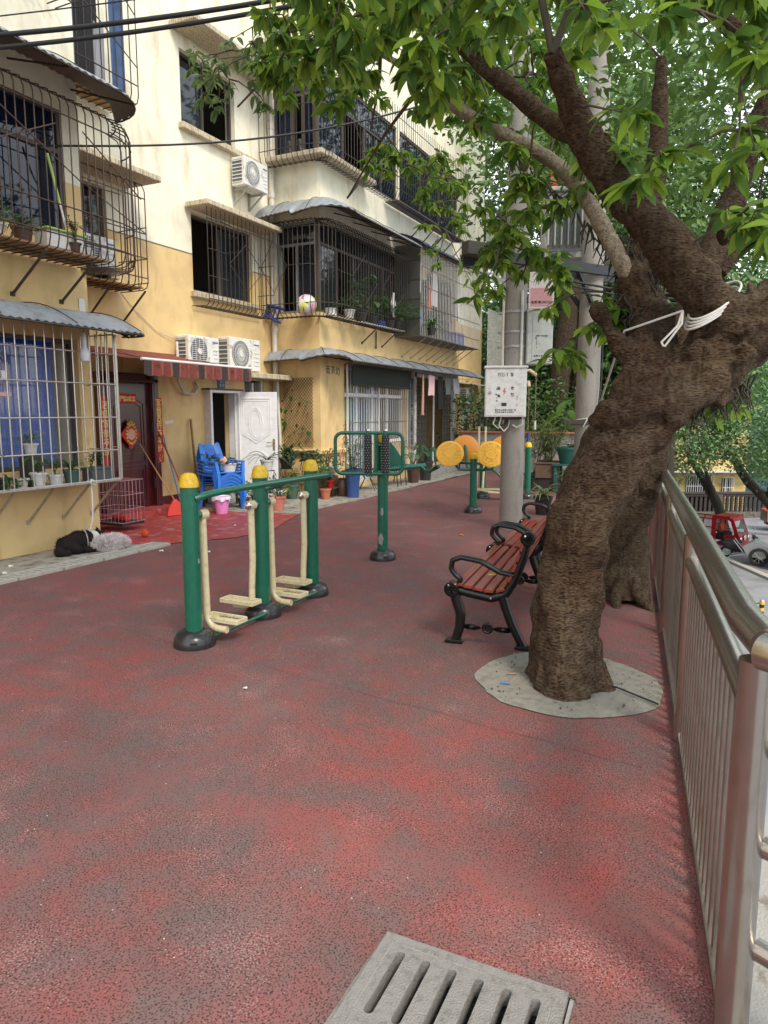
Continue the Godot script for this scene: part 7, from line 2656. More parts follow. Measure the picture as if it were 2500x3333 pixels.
const TIPS := {
		"near": [[-0.7,3.7,-3.7],[-0.8,3.7,-3.6],[0.2,3.2,-4.5],[-0.7,3.6,-3.4],[0.2,3.2,-4.6],[-0.0,3.5,-3.9],[0.1,3.8,-4.4],[-0.1,3.2,-3.6],[-0.4,4.1,-4.5],[0.1,3.2,-3.9],[0.1,3.5,-4.7],[0.0,3.3,-4.0],[0.2,3.6,-4.2],[-0.5,3.0,-3.6],[-1.0,3.8,-4.0],[-0.2,3.5,-3.8],[-0.1,3.2,-4.6],[-0.0,2.7,-3.4],[-0.6,3.0,-4.1],[0.0,3.4,-3.7],[-0.4,3.6,-3.8],[0.1,3.2,-3.6],[-1.0,3.9,-4.0],[-0.4,3.3,-3.4],[0.2,3.3,-3.8],[-0.8,3.6,-3.3],[-0.1,3.4,-3.5],[-0.4,3.9,-4.6],[-0.9,3.5,-4.0],[-0.6,3.2,-3.2],[-0.5,3.9,-4.4],[0.0,3.1,-3.5],[-0.6,3.4,-3.5],[0.1,2.7,-4.2],[-0.0,2.6,-4.0],[-0.1,2.7,-3.6],[0.1,2.5,-4.2],[-0.1,2.6,-3.9],[-0.0,2.5,-3.8],[-0.0,2.5,-3.7],[0.1,2.4,-3.6],[0.1,2.5,-4.0],[-0.4,2.8,-3.6],[-0.5,2.7,-3.6],[-0.5,2.8,-3.9],[-1.4,3.5,-3.2],[-2.2,3.8,-3.6],[-1.1,3.5,-3.5],[-1.9,3.7,-3.8],[-2.5,3.9,-4.0],[-2.1,3.8,-3.4],[-1.2,3.8,-3.6],[-1.4,3.3,-3.2],[-2.4,4.1,-4.1],[-1.9,4.2,-4.4],[-1.6,4.5,-4.6],[-2.3,4.3,-4.1],[-1.5,3.5,-3.3],[-1.1,3.8,-3.6],[-1.7,4.0,-3.9],[-1.0,3.4,-3.3],[-1.9,3.9,-3.7],[-1.2,3.6,-3.4],[-1.9,3.6,-3.5],[-1.4,3.7,-4.1],[-1.4,3.7,-3.7],[-1.4,4.3,-4.7],[-2.1,3.9,-4.1],[-1.4,3.6,-3.4],[-1.5,4.1,-4.2],[-1.9,3.8,-3.2],[-1.5,4.5,-4.6],[-1.7,3.7,-3.6],[-1.5,4.1,-3.8],[-1.3,4.2,-4.4],[-1.6,3.6,-3.1],[-2.5,3.8,-4.0],[-1.5,4.0,-4.7],[-2.1,3.8,-3.6],[-1.7,3.8,-4.2],[-1.2,4.3,-4.4],[-1.5,3.8,-4.1],[-1.5,4.4,-4.7],[-2.1,4.1,-4.3],[-1.3,3.8,-3.6],[-2.3,3.8,-4.3],[-1.6,3.6,-3.9],[-1.7,3.6,-3.9],[-2.2,3.7,-3.8],[-1.7,3.5,-3.8],[-1.5,3.4,-3.7],[-2.4,3.6,-4.2],[-1.6,3.4,-3.9],[-2.0,3.5,-3.5],[-1.7,3.6,-4.3]],
		"mid": [[-2.7,4.3,-5.0],[-2.9,4.5,-4.4],[-3.0,4.2,-4.9],[-2.5,4.4,-5.1],[-2.7,4.0,-4.1],[-2.2,4.9,-5.6],[-2.9,4.0,-4.3],[-2.2,3.7,-4.0],[-3.1,4.0,-4.5],[-3.5,4.3,-5.1],[-2.7,4.0,-4.0],[-2.5,3.9,-4.2],[-2.0,4.3,-4.4],[-2.0,4.3,-4.9],[-2.3,4.2,-4.7],[-3.6,4.5,-5.1],[-1.8,4.0,-4.9],[-2.8,4.3,-5.0],[-2.9,4.3,-4.4],[-2.5,4.0,-4.8],[-3.1,4.0,-4.4],[-2.4,4.4,-4.7],[-2.3,3.8,-4.1],[-2.6,4.7,-5.2],[-3.0,4.3,-4.3],[-2.3,4.5,-4.9],[-2.9,4.4,-4.6],[-2.2,4.7,-5.8],[-2.8,3.9,-4.3],[-3.3,4.4,-5.2],[-3.5,4.7,-4.9],[-2.3,4.0,-4.0],[-3.6,4.6,-5.2],[-1.6,3.9,-4.3],[-3.0,4.3,-5.1],[-2.4,4.5,-5.0],[-2.3,4.0,-4.4],[-1.7,3.7,-4.5],[-2.6,3.8,-4.3],[-2.0,4.4,-5.4],[-1.5,3.3,-5.7],[-1.9,3.0,-5.9],[-1.9,2.7,-5.6],[-2.0,3.3,-6.2],[-1.7,3.1,-6.2],[-1.3,2.8,-5.9],[-1.7,2.8,-6.1],[-1.6,3.2,-5.7],[-3.1,4.7,-4.9],[-1.6,5.4,-6.9],[-2.4,5.1,-6.9],[-2.7,4.3,-4.8],[-3.3,4.9,-4.9],[-4.0,5.7,-6.2],[-3.2,4.5,-5.8],[-2.3,5.0,-6.9],[-1.6,4.5,-6.3],[-2.1,4.5,-6.0],[-2.8,5.4,-6.4],[-2.3,4.7,-5.1],[-1.6,4.8,-5.9],[-1.9,4.2,-5.5],[-2.3,4.2,-4.7],[-1.9,5.7,-7.2],[-3.8,5.4,-6.0],[-1.8,5.0,-6.2],[-2.3,4.2,-5.0],[-1.8,4.4,-6.5],[-1.4,4.2,-5.9],[-1.7,4.4,-6.3],[-3.9,5.0,-6.0],[-3.4,4.9,-6.2],[-2.4,5.3,-6.1],[-3.3,4.5,-5.7],[-3.1,4.4,-5.7],[-3.3,4.7,-6.2],[-1.6,4.5,-6.5],[-2.0,4.6,-6.0],[-1.1,4.4,-5.4],[-2.0,4.7,-6.0],[-2.0,4.6,-5.2],[-4.0,4.8,-5.9],[-2.4,5.6,-7.0],[-1.4,4.1,-5.0],[-1.7,4.7,-6.4],[-3.1,4.0,-4.3],[-2.5,4.9,-5.4],[-1.7,4.8,-6.8],[-3.1,4.9,-5.7],[-4.2,5.3,-6.0],[-1.7,4.1,-5.5],[-2.2,4.6,-6.3],[-2.2,4.4,-4.7],[-1.4,4.1,-5.6],[-2.0,4.9,-6.3],[-1.8,5.0,-6.4],[-2.6,4.2,-4.5],[-3.5,5.4,-6.2],[-2.9,4.0,-4.5],[-1.2,4.5,-5.4],[-3.4,4.4,-5.6],[-1.4,4.3,-5.3],[-3.4,5.3,-6.5],[-3.7,5.3,-6.0],[-3.2,4.0,-4.8],[-2.7,4.9,-6.6],[-3.1,4.0,-4.6],[-2.2,5.5,-6.6],[-2.8,4.4,-4.5],[-3.4,5.4,-6.4],[-2.7,5.4,-6.8],[-3.8,5.5,-6.2],[-1.7,5.0,-7.2],[-3.8,4.5,-5.5],[-1.8,4.0,-5.1],[-3.2,5.0,-5.3],[-2.3,4.5,-5.5],[-2.1,4.6,-6.5],[-1.8,3.9,-5.1],[-1.6,3.5,-5.2],[-1.3,3.8,-5.6],[-1.1,3.2,-5.3],[-1.5,3.2,-5.2],[-2.2,4.3,-6.0],[-1.2,3.3,-5.8],[-2.1,4.1,-5.8],[-1.5,4.0,-5.5],[-1.5,3.9,-5.7],[-1.1,3.5,-5.7],[-1.9,4.0,-5.6],[-1.2,4.0,-6.7],[-1.5,4.1,-6.0],[-1.4,3.8,-6.1],[-2.1,4.0,-5.9],[-1.8,3.9,-5.5],[-1.5,3.5,-5.1],[-1.6,3.6,-5.7],[-0.9,3.2,-5.6],[-1.7,3.8,-5.7],[-1.5,3.3,-5.2],[-1.7,4.4,-6.3],[-1.2,3.1,-5.2],[-1.1,3.4,-5.2],[-1.0,3.2,-5.2],[-1.0,3.5,-6.1],[-1.3,3.7,-5.1],[-1.4,3.3,-5.3],[-1.6,4.1,-6.0],[-0.9,3.3,-5.6],[-1.5,3.6,-6.2],[-1.7,3.6,-4.9],[-1.4,3.3,-5.3],[-1.4,2.7,-6.3],[-2.0,2.7,-6.2],[-1.1,3.2,-5.5],[-1.8,2.9,-5.7],[-2.0,2.9,-5.9],[-1.6,3.0,-6.0],[-1.5,3.3,-5.9],[-2.1,3.4,-6.1],[-1.7,3.0,-5.5],[-1.6,3.3,-6.1],[-1.8,2.5,-5.2],[-1.4,2.9,-5.9],[-1.9,3.2,-6.1],[-1.5,2.9,-5.6],[-1.6,3.2,-5.9],[-1.5,2.9,-6.0],[-1.8,3.4,-6.5],[-1.6,2.9,-6.5],[-1.6,3.0,-5.6],[-1.7,3.1,-5.6],[-1.8,2.9,-5.5],[-1.7,2.8,-5.6],[-1.3,2.7,-5.8],[-1.3,3.1,-5.5],[-0.7,2.3,-4.8],[-0.9,2.4,-5.2],[-0.9,2.2,-4.8],[-0.7,2.2,-4.9],[-1.0,2.0,-4.8],[-1.1,2.0,-4.6],[-1.3,2.4,-5.3],[-1.0,2.0,-5.0],[-0.8,2.2,-5.0],[-2.6,4.3,-5.9],[-2.5,4.3,-6.1],[-2.5,4.5,-6.6],[-2.9,4.3,-5.8],[-3.0,4.3,-5.5],[-3.4,4.5,-6.1],[-2.4,4.1,-5.8],[-2.6,4.2,-5.9],[-2.6,4.7,-6.9],[-2.6,4.4,-6.7],[-2.7,4.5,-6.4],[-2.5,4.4,-6.4],[-0.2,1.7,-6.7],[-0.2,1.6,-6.6],[-0.2,1.7,-6.6],[-0.1,1.8,-6.7],[-0.1,1.7,-6.7],[-0.0,1.7,-5.8],[0.0,1.7,-6.3],[0.0,1.8,-6.0]],
		"left": [[-4.7,5.2,-6.0],[-4.6,5.2,-6.3],[-4.4,5.1,-6.4],[-3.9,4.8,-5.9],[-4.5,5.0,-6.1],[-4.1,5.0,-6.2],[-4.4,4.8,-5.5],[-3.9,4.9,-5.5],[-3.8,4.8,-5.9],[-5.0,5.0,-5.9],[-4.9,5.0,-6.0],[-4.0,4.8,-5.5],[-4.9,5.1,-5.8],[-4.4,5.2,-6.2],[-4.4,4.4,-5.3],[-4.8,4.8,-5.8],[-4.4,4.8,-5.6],[-4.4,4.6,-5.7],[-4.0,4.4,-5.7],[-4.0,4.6,-5.6],[-4.4,4.4,-5.5],[-4.0,4.4,-5.7],[-4.5,4.7,-5.6]],
		"low": [[-3.8,4.7,-8.0],[-3.2,4.0,-8.1],[-3.3,4.3,-8.1],[-3.7,4.4,-7.2],[-3.2,4.3,-8.2],[-3.6,4.5,-7.2],[-3.2,4.6,-8.1],[-3.0,3.8,-7.9],[-3.0,3.9,-7.0],[-2.7,3.9,-7.0],[-3.6,4.5,-7.3],[-3.3,4.6,-8.1],[-3.6,4.6,-8.2],[-3.3,4.4,-7.5],[-3.1,4.4,-8.0],[-3.0,4.6,-8.2],[-3.4,4.4,-7.0],[-3.1,4.2,-7.6],[-3.7,4.3,-7.1],[-3.7,4.5,-8.1],[-3.3,4.0,-8.0],[-3.1,4.1,-6.9],[-3.4,4.1,-8.1],[-2.9,4.1,-7.7],[-3.0,3.8,-7.0],[-3.3,4.4,-7.3],[-3.8,4.4,-7.5],[-3.5,4.4,-7.4],[-3.0,4.2,-7.2],[-2.8,4.2,-6.9],[-3.0,4.1,-7.4],[-3.6,4.3,-7.5],[-3.5,4.4,-7.4],[-2.9,4.0,-8.0],[-2.9,3.7,-7.9],[-3.2,4.3,-8.5],[-3.3,3.5,-7.9],[-3.1,4.3,-8.4],[-3.1,4.4,-8.4],[-3.5,3.5,-8.6],[-3.4,3.8,-7.9],[-2.6,3.0,-7.4]],
		"over": [[-4.7,6.4,-4.0],[-1.2,6.3,-6.1],[-0.8,5.0,-5.2],[-3.8,5.4,-4.0],[-0.2,4.9,-3.8],[-2.9,5.7,-3.6],[-4.2,5.1,-3.0],[-3.6,6.5,-3.9],[-3.6,4.3,-2.7],[-0.4,6.0,-4.9],[-0.9,5.3,-4.7],[-0.7,7.1,-6.2],[-2.0,5.6,-3.9],[-3.2,5.1,-3.5],[-2.7,5.9,-5.1],[-1.5,6.3,-5.2],[-1.2,4.5,-4.2],[-1.9,4.6,-3.8],[-2.9,5.0,-3.5],[-0.6,5.1,-4.2],[-2.3,6.4,-5.7],[-0.2,5.5,-5.1],[-1.7,5.7,-4.8],[-3.3,5.5,-4.8],[-1.1,5.8,-5.9],[-2.8,4.1,-2.9],[-3.3,4.7,-2.6],[-2.7,4.5,-2.8],[-3.5,6.9,-5.0],[-4.2,5.4,-3.1],[-3.6,5.5,-3.2],[-3.1,5.5,-4.0],[-2.6,5.9,-4.4],[-2.6,6.7,-4.6],[-2.1,4.1,-3.0],[-2.3,6.2,-4.7],[-0.8,5.3,-5.1],[-0.4,7.4,-6.8],[-2.0,4.4,-3.1],[-4.7,6.3,-3.3],[-2.8,4.2,-2.8],[-1.6,5.0,-5.0],[-0.3,5.5,-6.2],[-3.9,5.0,-2.7],[-2.9,5.5,-4.5],[-2.8,5.0,-2.7],[-0.8,4.1,-3.5],[-5.2,7.6,-4.4],[-5.3,6.2,-3.9],[-3.5,4.8,-3.1],[-1.3,4.7,-3.6],[-0.5,6.6,-6.6],[-1.9,4.8,-4.7],[-5.7,7.9,-4.3],[-1.8,5.6,-5.4],[-3.2,5.4,-4.2],[-5.5,6.4,-4.0],[-1.5,4.1,-3.2],[-2.8,5.6,-4.1],[-0.7,5.7,-5.2]],
	}

func build_big_tree() -> void:
	var t := thing("leaning_tree","big leaning tree with a thick brown trunk beside the bench","tree",Vector3.ZERO)
	var bump := FastNoiseLite.new()
	bump.seed = 12
	bump.frequency = 3.4
	bump.fractal_octaves = 4
	var mb := MB.new()
	var bones := []
	for k in ["trunk","fork","stem","stem_side","limb","stump","wrap","wrap_thin","knot"]:
		bones.append_array(bones_of(TREE[k]))
	# root flares and the swollen scar near the ground
	bones.append_array([[-0.84,0.25,-4.30,0.15,-0.97,-0.05,-4.18,0.10],[-0.84,0.35,-4.20,0.13,-0.81,0.00,-4.08,0.13],[-0.82,0.25,-4.30,0.16,-0.64,-0.05,-4.28,0.10],[-0.87,0.25,-4.35,0.16,-1.04,-0.05,-4.36,0.10],[-0.81,0.15,-4.12,0.11,-0.74,-0.03,-4.06,0.08],[-0.92,0.30,-4.18,0.05,-0.94,-0.02,-4.08,0.07],[-0.84,0.20,-4.40,0.15,-0.79,-0.05,-4.54,0.10],[-0.84,0.32,-4.13,0.05,-0.78,0.12,-4.06,0.07]])
	rng.seed = 15
	for k in 26:
		var f := rng.randf()
		var c := Vector3(-0.49,1.63,-4.69).lerp(Vector3(0.13,2.23,-5.13),f)
		var a := rng.randf_range(0.2,2.9)
		for j in 4:
			var a1 := a + rng.randf_range(-0.5,0.7)
			var c1 := c + Vector3(rng.randf_range(-0.02,0.1),rng.randf_range(-0.05,0.12),-0.01)
			var r0 := 0.2
			bones.append([c.x - cos(a) * r0 * 0.6,c.y + cos(a) * r0 * 0.75,c.z + sin(a) * r0,0.024,c1.x - cos(a1) * r0 * 0.6,c1.y + cos(a1) * r0 * 0.75,c1.z + sin(a1) * r0,0.019])
			a = a1
			c = c1
	var hue := FastNoiseLite.new()
	hue.seed = 31
	hue.frequency = 1.6
	hue.fractal_octaves = 3
	mb.blob(bones,0.02,0.035,bump,0.05,func(p): 
		var q := hue.get_noise_3dv(p)
		return Color(1.0,1.0,1.0).lerp(Color(0.72,0.6,0.55),clampf(0.5 + q,0,1)))
	part(mb,"trunk",M.bark,t)
	for k in ["fork_end","stem_end","limb_end","upper","side","cross","far_limb"]:
		mb = MB.new()
		mb.paint(Color(0.8,0.75,0.72))
		limb_tube(mb,TREE[k],14)
		part(mb,"limb",M.bark,t)
	mb = MB.new()
	limb_tube(mb,TREE.pale,14)
	tag(part(mb,"limb",M.bark_pale,t),"pale speckled limb rising to the left")
	# hairy aerial roots round the stem and below the limbs
	mb = MB.new()
	rng.seed = 77
	for k in 420:
		var f := rng.randf()
		var a := rng.randf() * TAU
		var c: Vector3
		if k < 330:
			c = Vector3(-0.58,2.23,-4.92).lerp(Vector3(-0.67,2.82,-5.14),f) + Vector3(cos(a),0,sin(a)) * rng.randf_range(0.08,0.14)
		elif k < 385:
			c = Vector3(-0.82,2.75,-5.06).lerp(Vector3(-1.74,3.71,-5.48),f)
		else:
			c = Vector3(-0.25,1.63,-4.83).lerp(Vector3(0.12,1.91,-5.05),f) + Vector3(0,0,rng.randf_range(-0.12,0.12))
		var p1 := c + Vector3(rng.randf_range(-0.05,0.05),-rng.randf_range(0.03,0.1),rng.randf_range(-0.05,0.05))
		mb.tube([c,p1,p1 + Vector3(rng.randf_range(-0.05,0.05),-rng.randf_range(0.03,0.12),rng.randf_range(-0.05,0.05))],[0.008,0.006,0.003],4)
	var hr := part(mb,"aerial_roots",M.bark_dark,t)
	hr.set_meta("kind","stuff")
	# twigs from the nearest limb to every tip, leaves in hanging rosettes
	var anchors := []
	for k in TREE:
		for q in TREE[k]:
			if q[1] > 2.3:
				anchors.append(Vector3(q[0],q[1],q[2]))
	var extra := [Vector3(-4.2,5.2,-6.4),Vector3(-5.0,4.9,-6.6),Vector3(-3.4,4.4,-6.6),Vector3(-4.0,4.0,-7.2),Vector3(-3.0,5.0,-6.2),Vector3(-1.8,5.0,-4.4),Vector3(-1.5,5.4,-3.4),Vector3(0.3,4.6,-3.9),Vector3(-0.2,4.6,-3.3)]
	var limbs := MB.new()
	for e in [["pale",10,0],["pale",10,2],["pale",9,3],["pale",9,4],["upper",6,5],["limb_end",5,6],["fork_end",3,7],["limb_end",5,8]]:
		var q: Array = TREE[e[0]][e[1]]
		var a := Vector3(q[0],q[1],q[2])
		var b: Vector3 = extra[e[2]]
		limbs.tube([a,a.lerp(b,0.5) + Vector3(0.05,0.12,0),b],[0.02,0.014,0.008],6)
		anchors.append(a.lerp(b,0.5) + Vector3(0.05,0.12,0))
	limbs.tube([extra[0],extra[1]],[0.014,0.01],6)
	part(limbs,"boughs",M.twig,t)
	anchors.append_array(extra)
	var tw := MB.new()
	var leaf := MB.new()
	leaf_shape(leaf,0.15,0.062,0.09,0.3,6)
	var lm := leaf.mesh()
	var xfs := []
	var cols := []
	var eye := Vector3(0,1.65,0)
	var order := []
	rng.seed = 91
	for k in TIPS:
		for q in TIPS[k]:
			var tip := Vector3(q[0],q[1],q[2])
			var best: Vector3 = anchors[0]
			for a in anchors:
				if a.distance_to(tip) < best.distance_to(tip):
					best = a
			var mid := best.lerp(tip,0.55) + Vector3(rng.randf_range(-0.08,0.08),0.12 * best.distance_to(tip) * 0.5,rng.randf_range(-0.08,0.08))
			var l := best.distance_to(tip)
			tw.tube([best,best.lerp(mid,0.5) + Vector3(0,0.02,0),mid,tip],[0.006 + 0.006 * minf(l,1.5),0.007,0.005,0.003],5)
			if l < 3.0:
				anchors.append(mid)
			var big: float = {"near": 0.88,"mid": 0.8,"left": 0.72,"low": 0.72,"over": 1.0}[k]
			var nleaf := 21 if k != "left" else 13
			for j in nleaf:
				var f := pow(rng.randf(),0.7)
				var at := mid.lerp(tip,f) if j % 5 < 2 else tip + (tip - mid).normalized() * rng.randf_range(-0.06,0.03)
				var a := rng.randf() * TAU
				var out := Vector3(cos(a),rng.randf_range(-1.25,0.15),sin(a))
				var s := big * rng.randf_range(0.45,1.25)
				xfs.append(Transform3D(aim(out,rng.randf_range(-0.7,0.7),s),at + Vector3(cos(a),0,sin(a)) * 0.015))
				var g := rng.randf()
				var young := rng.randf() < 0.12
				cols.append(Color(0.07,0.15,0.03).lerp(Color(0.3,0.43,0.045),g * g) if not young else Color(0.24,0.33,0.06))
				if k == "left":
					cols[-1] = cols[-1].lerp(Color(0.16,0.2,0.12),0.5)
				order.append([at.distance_to(eye) + (9.0 if k == "over" else 0.0),xfs.size() - 1])
	part(tw,"twigs",M.twig,t)
	order.sort_custom(func(a,b): return a[0] < b[0])
	var tinted := []
	for k in 6:
		var q := MB.new()
		q.paint(Color(0.06,0.13,0.03).lerp(Color(0.25,0.38,0.045),k / 5.0))
		leaf_shape(q,0.15,0.062,0.09,0.3,6)
		tinted.append(q.mesh())
	var crown := Node3D.new()
	crown.name = "crown"
	t.add_child(crown)
	var rest_x := []
	var rest_c := []
	for i in order.size():
		var n: int = order[i][1]
		if i < 300:
			inst(tinted[rng.randi() % 6],"leaf",M.leaf,crown,xfs[n])
		else:
			rest_x.append(xfs[n])
			rest_c.append(cols[n])
	var sw := swarm(lm,rest_x,rest_c,"leaves",M.leaf,crown)
	sw.set_meta("kind","stuff")
	# white rope tied round the limb
	var r := thing("white_rope","white rope looped round the tree fork and tied in a bow","rope",Vector3.ZERO)
	mb = MB.new()
	for k in 4:
		var loop := []
		for j in 29:
			var a := TAU * j / 28
			loop.append(Vector3(-0.174,2.285,-4.819) + Vector3(0.008,0.025,0) * (k - 1.5) + Vector3(0.129,0.083,-0.076) * cos(a) * (1.0 + 0.02 * k) + (Vector3(0.006,-0.022,0.163) - Vector3(0,0.045 + 0.008 * k,0)) * sin(a))
		mb.tube(loop,0.0075,6,false)
	part(mb,"coils",M.rope,r)
	mb = MB.new()
	mb.tube([Vector3(-0.327,2.250,-4.659),Vector3(-0.346,2.165,-4.637),Vector3(-0.430,2.069,-4.603),Vector3(-0.420,2.048,-4.606),Vector3(-0.409,2.046,-4.610),Vector3(-0.326,2.175,-4.637),Vector3(-0.327,2.250,-4.659)],0.0075,6)
	part(mb,"bow",M.rope,r)
	mb = MB.new()
	mb.tube([Vector3(-0.327,2.250,-4.659),Vector3(-0.515,2.199,-4.705),Vector3(-0.661,2.158,-4.728),Vector3(-0.699,2.090,-4.812),Vector3(-1.1,1.75,-6.6),Vector3(-1.9,1.58,-10.9)],0.0075,6)
	part(mb,"tail",M.rope,r)

func leafy(xfs: Array,cols: Array,c: Vector3,r: Vector3,clumps: int,per: int,size: float,c0: Color,c1: Color,spread := 0.35,shell := 0.55) -> void:
	for i in clumps:
		var d := Vector3(rng.randfn(),rng.randfn(),rng.randfn()).normalized() * pow(rng.randf_range(shell * shell * shell,1.0),0.333)
		var cc := c + d * r
		var tone := rng.randf()
		for j in per:
			var p := cc + Vector3(rng.randfn(),rng.randfn() * 0.7,rng.randfn()) * spread
			var a := rng.randf() * TAU
			xfs.append(Transform3D(aim(Vector3(cos(a),rng.randf_range(-1.0,0.5),sin(a)),rng.randf_range(-1.0,1.0),size * rng.randf_range(0.7,1.3)),p))
			cols.append(c0.lerp(c1,clampf(tone * 0.6 + rng.randf() * 0.4,0,1)))

func grown_tree(nm: String,label: String,chain: Array,branches: Array,crowns: Array,leaf_mesh: Mesh,grp: String,bark: Material,trunk_sides := 12) -> Node3D:
	var t := thing(nm,label,"tree",Vector3.ZERO,0.0,grp)
	var mb := MB.new()
	mb.paint(Color(0.9,0.9,0.9))
	limb_tube(mb,chain,trunk_sides)
	part(mb,"trunk",bark,t)
	for b in branches:
		mb = MB.new()
		mb.paint(Color(0.9,0.9,0.9))
		limb_tube(mb,b,8)
		part(mb,"limb",bark,t)
	var xfs := []
	var cols := []
	for c in crowns:
		leafy(xfs,cols,c[0],c[1],c[2],c[3],c[4],c[5],c[6],c[7],c[8])
	var s := swarm(leaf_mesh,xfs,cols,"crown",M.far_leaf,t)
	s.set_meta("kind","stuff")
	return t

func build_trees() -> void:
	rng.seed = 555
	var lf := MB.new()
	leaf_shape(lf,0.15,0.065,0.08,0.3,3)
	var big := lf.mesh()
	lf = MB.new()
	leaf_shape(lf,1.0,0.5,0.1,0.3,2)
	var unit := lf.mesh()
	var D0 := Color(0.02,0.05,0.012)
	var D1 := Color(0.06,0.12,0.03)
	var G0 := Color(0.05,0.11,0.02)
	var G1 := Color(0.14,0.25,0.045)
	# unseen tree added behind the viewer, its crown put there to shade the foreground
	grown_tree("tree","unseen leafy crown added behind the viewer to shade the foreground",[[0.9,-4.6,2.6,0.3],[0.8,0.0,2.4,0.26],[0.5,4.5,1.5,0.2],[0.0,7.0,0.0,0.1]],[[[0.4,5.0,1.2,0.1],[-0.8,6.8,-1.2,0.06],[-1.6,7.6,-2.6,0.03]]],[[Vector3(-0.4,7.9,-1.6),Vector3(4.2,1.5,4.0),520,12,1.3,G0,G1,0.35,0.2]],big,"trees on the plaza",M.bark)
	# second trunk by the railing
	var t := grown_tree("tree","second tree trunk with spreading roots by the railing, behind the big one",[[-0.8,-0.05,-6.5,0.22],[-0.83,0.2,-6.6,0.19],[-0.83,0.6,-6.7,0.175],[-0.76,0.96,-6.8,0.17],[-0.68,1.4,-6.9,0.16],[-0.5,2.3,-7.2,0.14],[-0.2,3.4,-7.5,0.1],[0.1,4.6,-7.6,0.06]],
		[[[-0.8,0.25,-6.5,0.1],[-0.65,0.06,-6.33,0.06],[-0.52,-0.02,-6.2,0.03]],[[-0.8,0.25,-6.5,0.1],[-0.85,0.05,-6.28,0.06],[-0.82,-0.03,-6.15,0.03]],[[-0.85,0.25,-6.5,0.11],[-1.05,0.05,-6.35,0.07],[-1.15,-0.04,-6.3,0.04]],[[-0.72,1.1,-6.75,0.08],[-0.66,0.95,-6.62,0.07]],[[-0.3,3.0,-7.4,0.07],[-0.9,3.8,-8.2,0.05],[-1.6,4.4,-9.0,0.03]]],
		[[Vector3(0.3,5.2,-7.6),Vector3(1.5,1.1,1.5),90,12,1.0,G0,G1,0.22,0.3],[Vector3(-1.5,5.4,-8.8),Vector3(1.3,0.9,1.4),80,12,1.0,G0,G1,0.22,0.3],[Vector3(1.0,3.6,-7.6),Vector3(0.7,0.6,0.9),22,12,1.0,G0,G1,0.2,0.2]],big,"trees on the plaza",M.bark)
	# trees behind the planters
	var B1 := [[-4.73,0.09,-20.50,0.334],[-4.70,1.55,-20.74,0.294],[-4.64,2.87,-20.98,0.281],[-4.54,4.46,-21.27,0.254],[-4.46,6.05,-21.56,0.221],[-4.32,7.51,-21.85,0.187],[-4.15,10.16,-22.35,0.120]]
	var B2 := [[-4.44,0.12,-22.34,0.244],[-4.44,2.11,-22.65,0.230],[-4.44,3.82,-22.91,0.201],[-4.44,5.52,-23.18,0.158],[-4.30,8.22,-23.66,0.100]]
	grown_tree("tree","mossy tree trunk behind the planters, right of the grey box",B1,[[B1[4],[-3.4,7.4,-21.5,0.09],[-2.4,9.5,-21,0.05]],[B1[5],[-5.6,9.0,-22,0.08],[-6.6,10.5,-22,0.04]]],
		[[Vector3(-4.6,10.5,-21),Vector3(3.8,2.8,2.6),300,12,1.5,G0,G1,0.4,0.3],[Vector3(-1.4,8.6,-16.5),Vector3(2.6,2.6,2.2),200,12,1.3,G0,G1,0.3,0.3],[Vector3(-1.2,4.8,-13.6),Vector3(1.3,1.3,1.4),60,12,1.1,G0,G1,0.26,0.3],[Vector3(-4.2,5.6,-13.6),Vector3(0.9,0.9,1.2),26,12,1.1,D0,G1,0.24,0.3],[Vector3(-3.2,8.0,-15),Vector3(3.0,2.2,2.6),240,12,1.15,G0,G1,0.3,0.3]],big,"trees on the plaza",M.bark)
	grown_tree("tree","slimmer dark trunk just right of the mossy one, with blue twine",B2,[],[[Vector3(-3.4,8.5,-23),Vector3(2.4,2.0,1.6),110,12,1.4,D0,G1,0.35,0.3]],big,"trees on the plaza",M.bark)
	# mass of trees closing the view behind the plaza, each with its own crown
	var far := [
		[Vector3(-9.6,6.0,-31.0),Vector3(4.2,5.0,3.2),"dark tree beyond the neighbouring house, left of the pole"],[Vector3(-6.8,3.4,-27.5),Vector3(3.0,4.2,2.4),"dark bushy tree at the far end of the plaza"],
		[Vector3(-3.6,4.4,-25.0),Vector3(3.2,4.4,2.4),"tall bushy tree behind the planters"],[Vector3(-4.6,10.0,-31.0),Vector3(4.2,4.0,3.0),"high tree crown above the transformer"],
		[Vector3(-9.5,13.0,-33.0),Vector3(4.5,3.6,3.0),"highest far tree crown above the roofs"],[Vector3(-2.6,10.5,-33.0),Vector3(4.6,4.0,3.0),"high tree crown behind the leaning tree fork"],[Vector3(-2.4,4.5,-24.0),Vector3(2.4,3.2,2.2),"leafy tree behind the second concrete pole"]]
	for f in far:
		var c: Vector3 = f[0]
		var low := -0.2 if c.x < rail_x(c.z) else -4.6
		grown_tree("far_tree",f[2],[[c.x,low,c.z,0.3],[c.x + 0.1,c.y * 0.5,c.z,0.24],[c.x,c.y,c.z,0.14],[c.x + 0.2,c.y + 2.0,c.z,0.06]],[[[c.x,c.y * 0.6,c.z,0.12],[c.x + 1.2,c.y,c.z + 0.6,0.06],[c.x + 1.8,c.y + 1.2,c.z + 0.8,0.03]]],
			[[c,f[1],430,22,0.26,D0,D1.lerp(G1,0.45),0.42,0.35]],unit,"trees beyond the plaza",M.bark_dark,8)
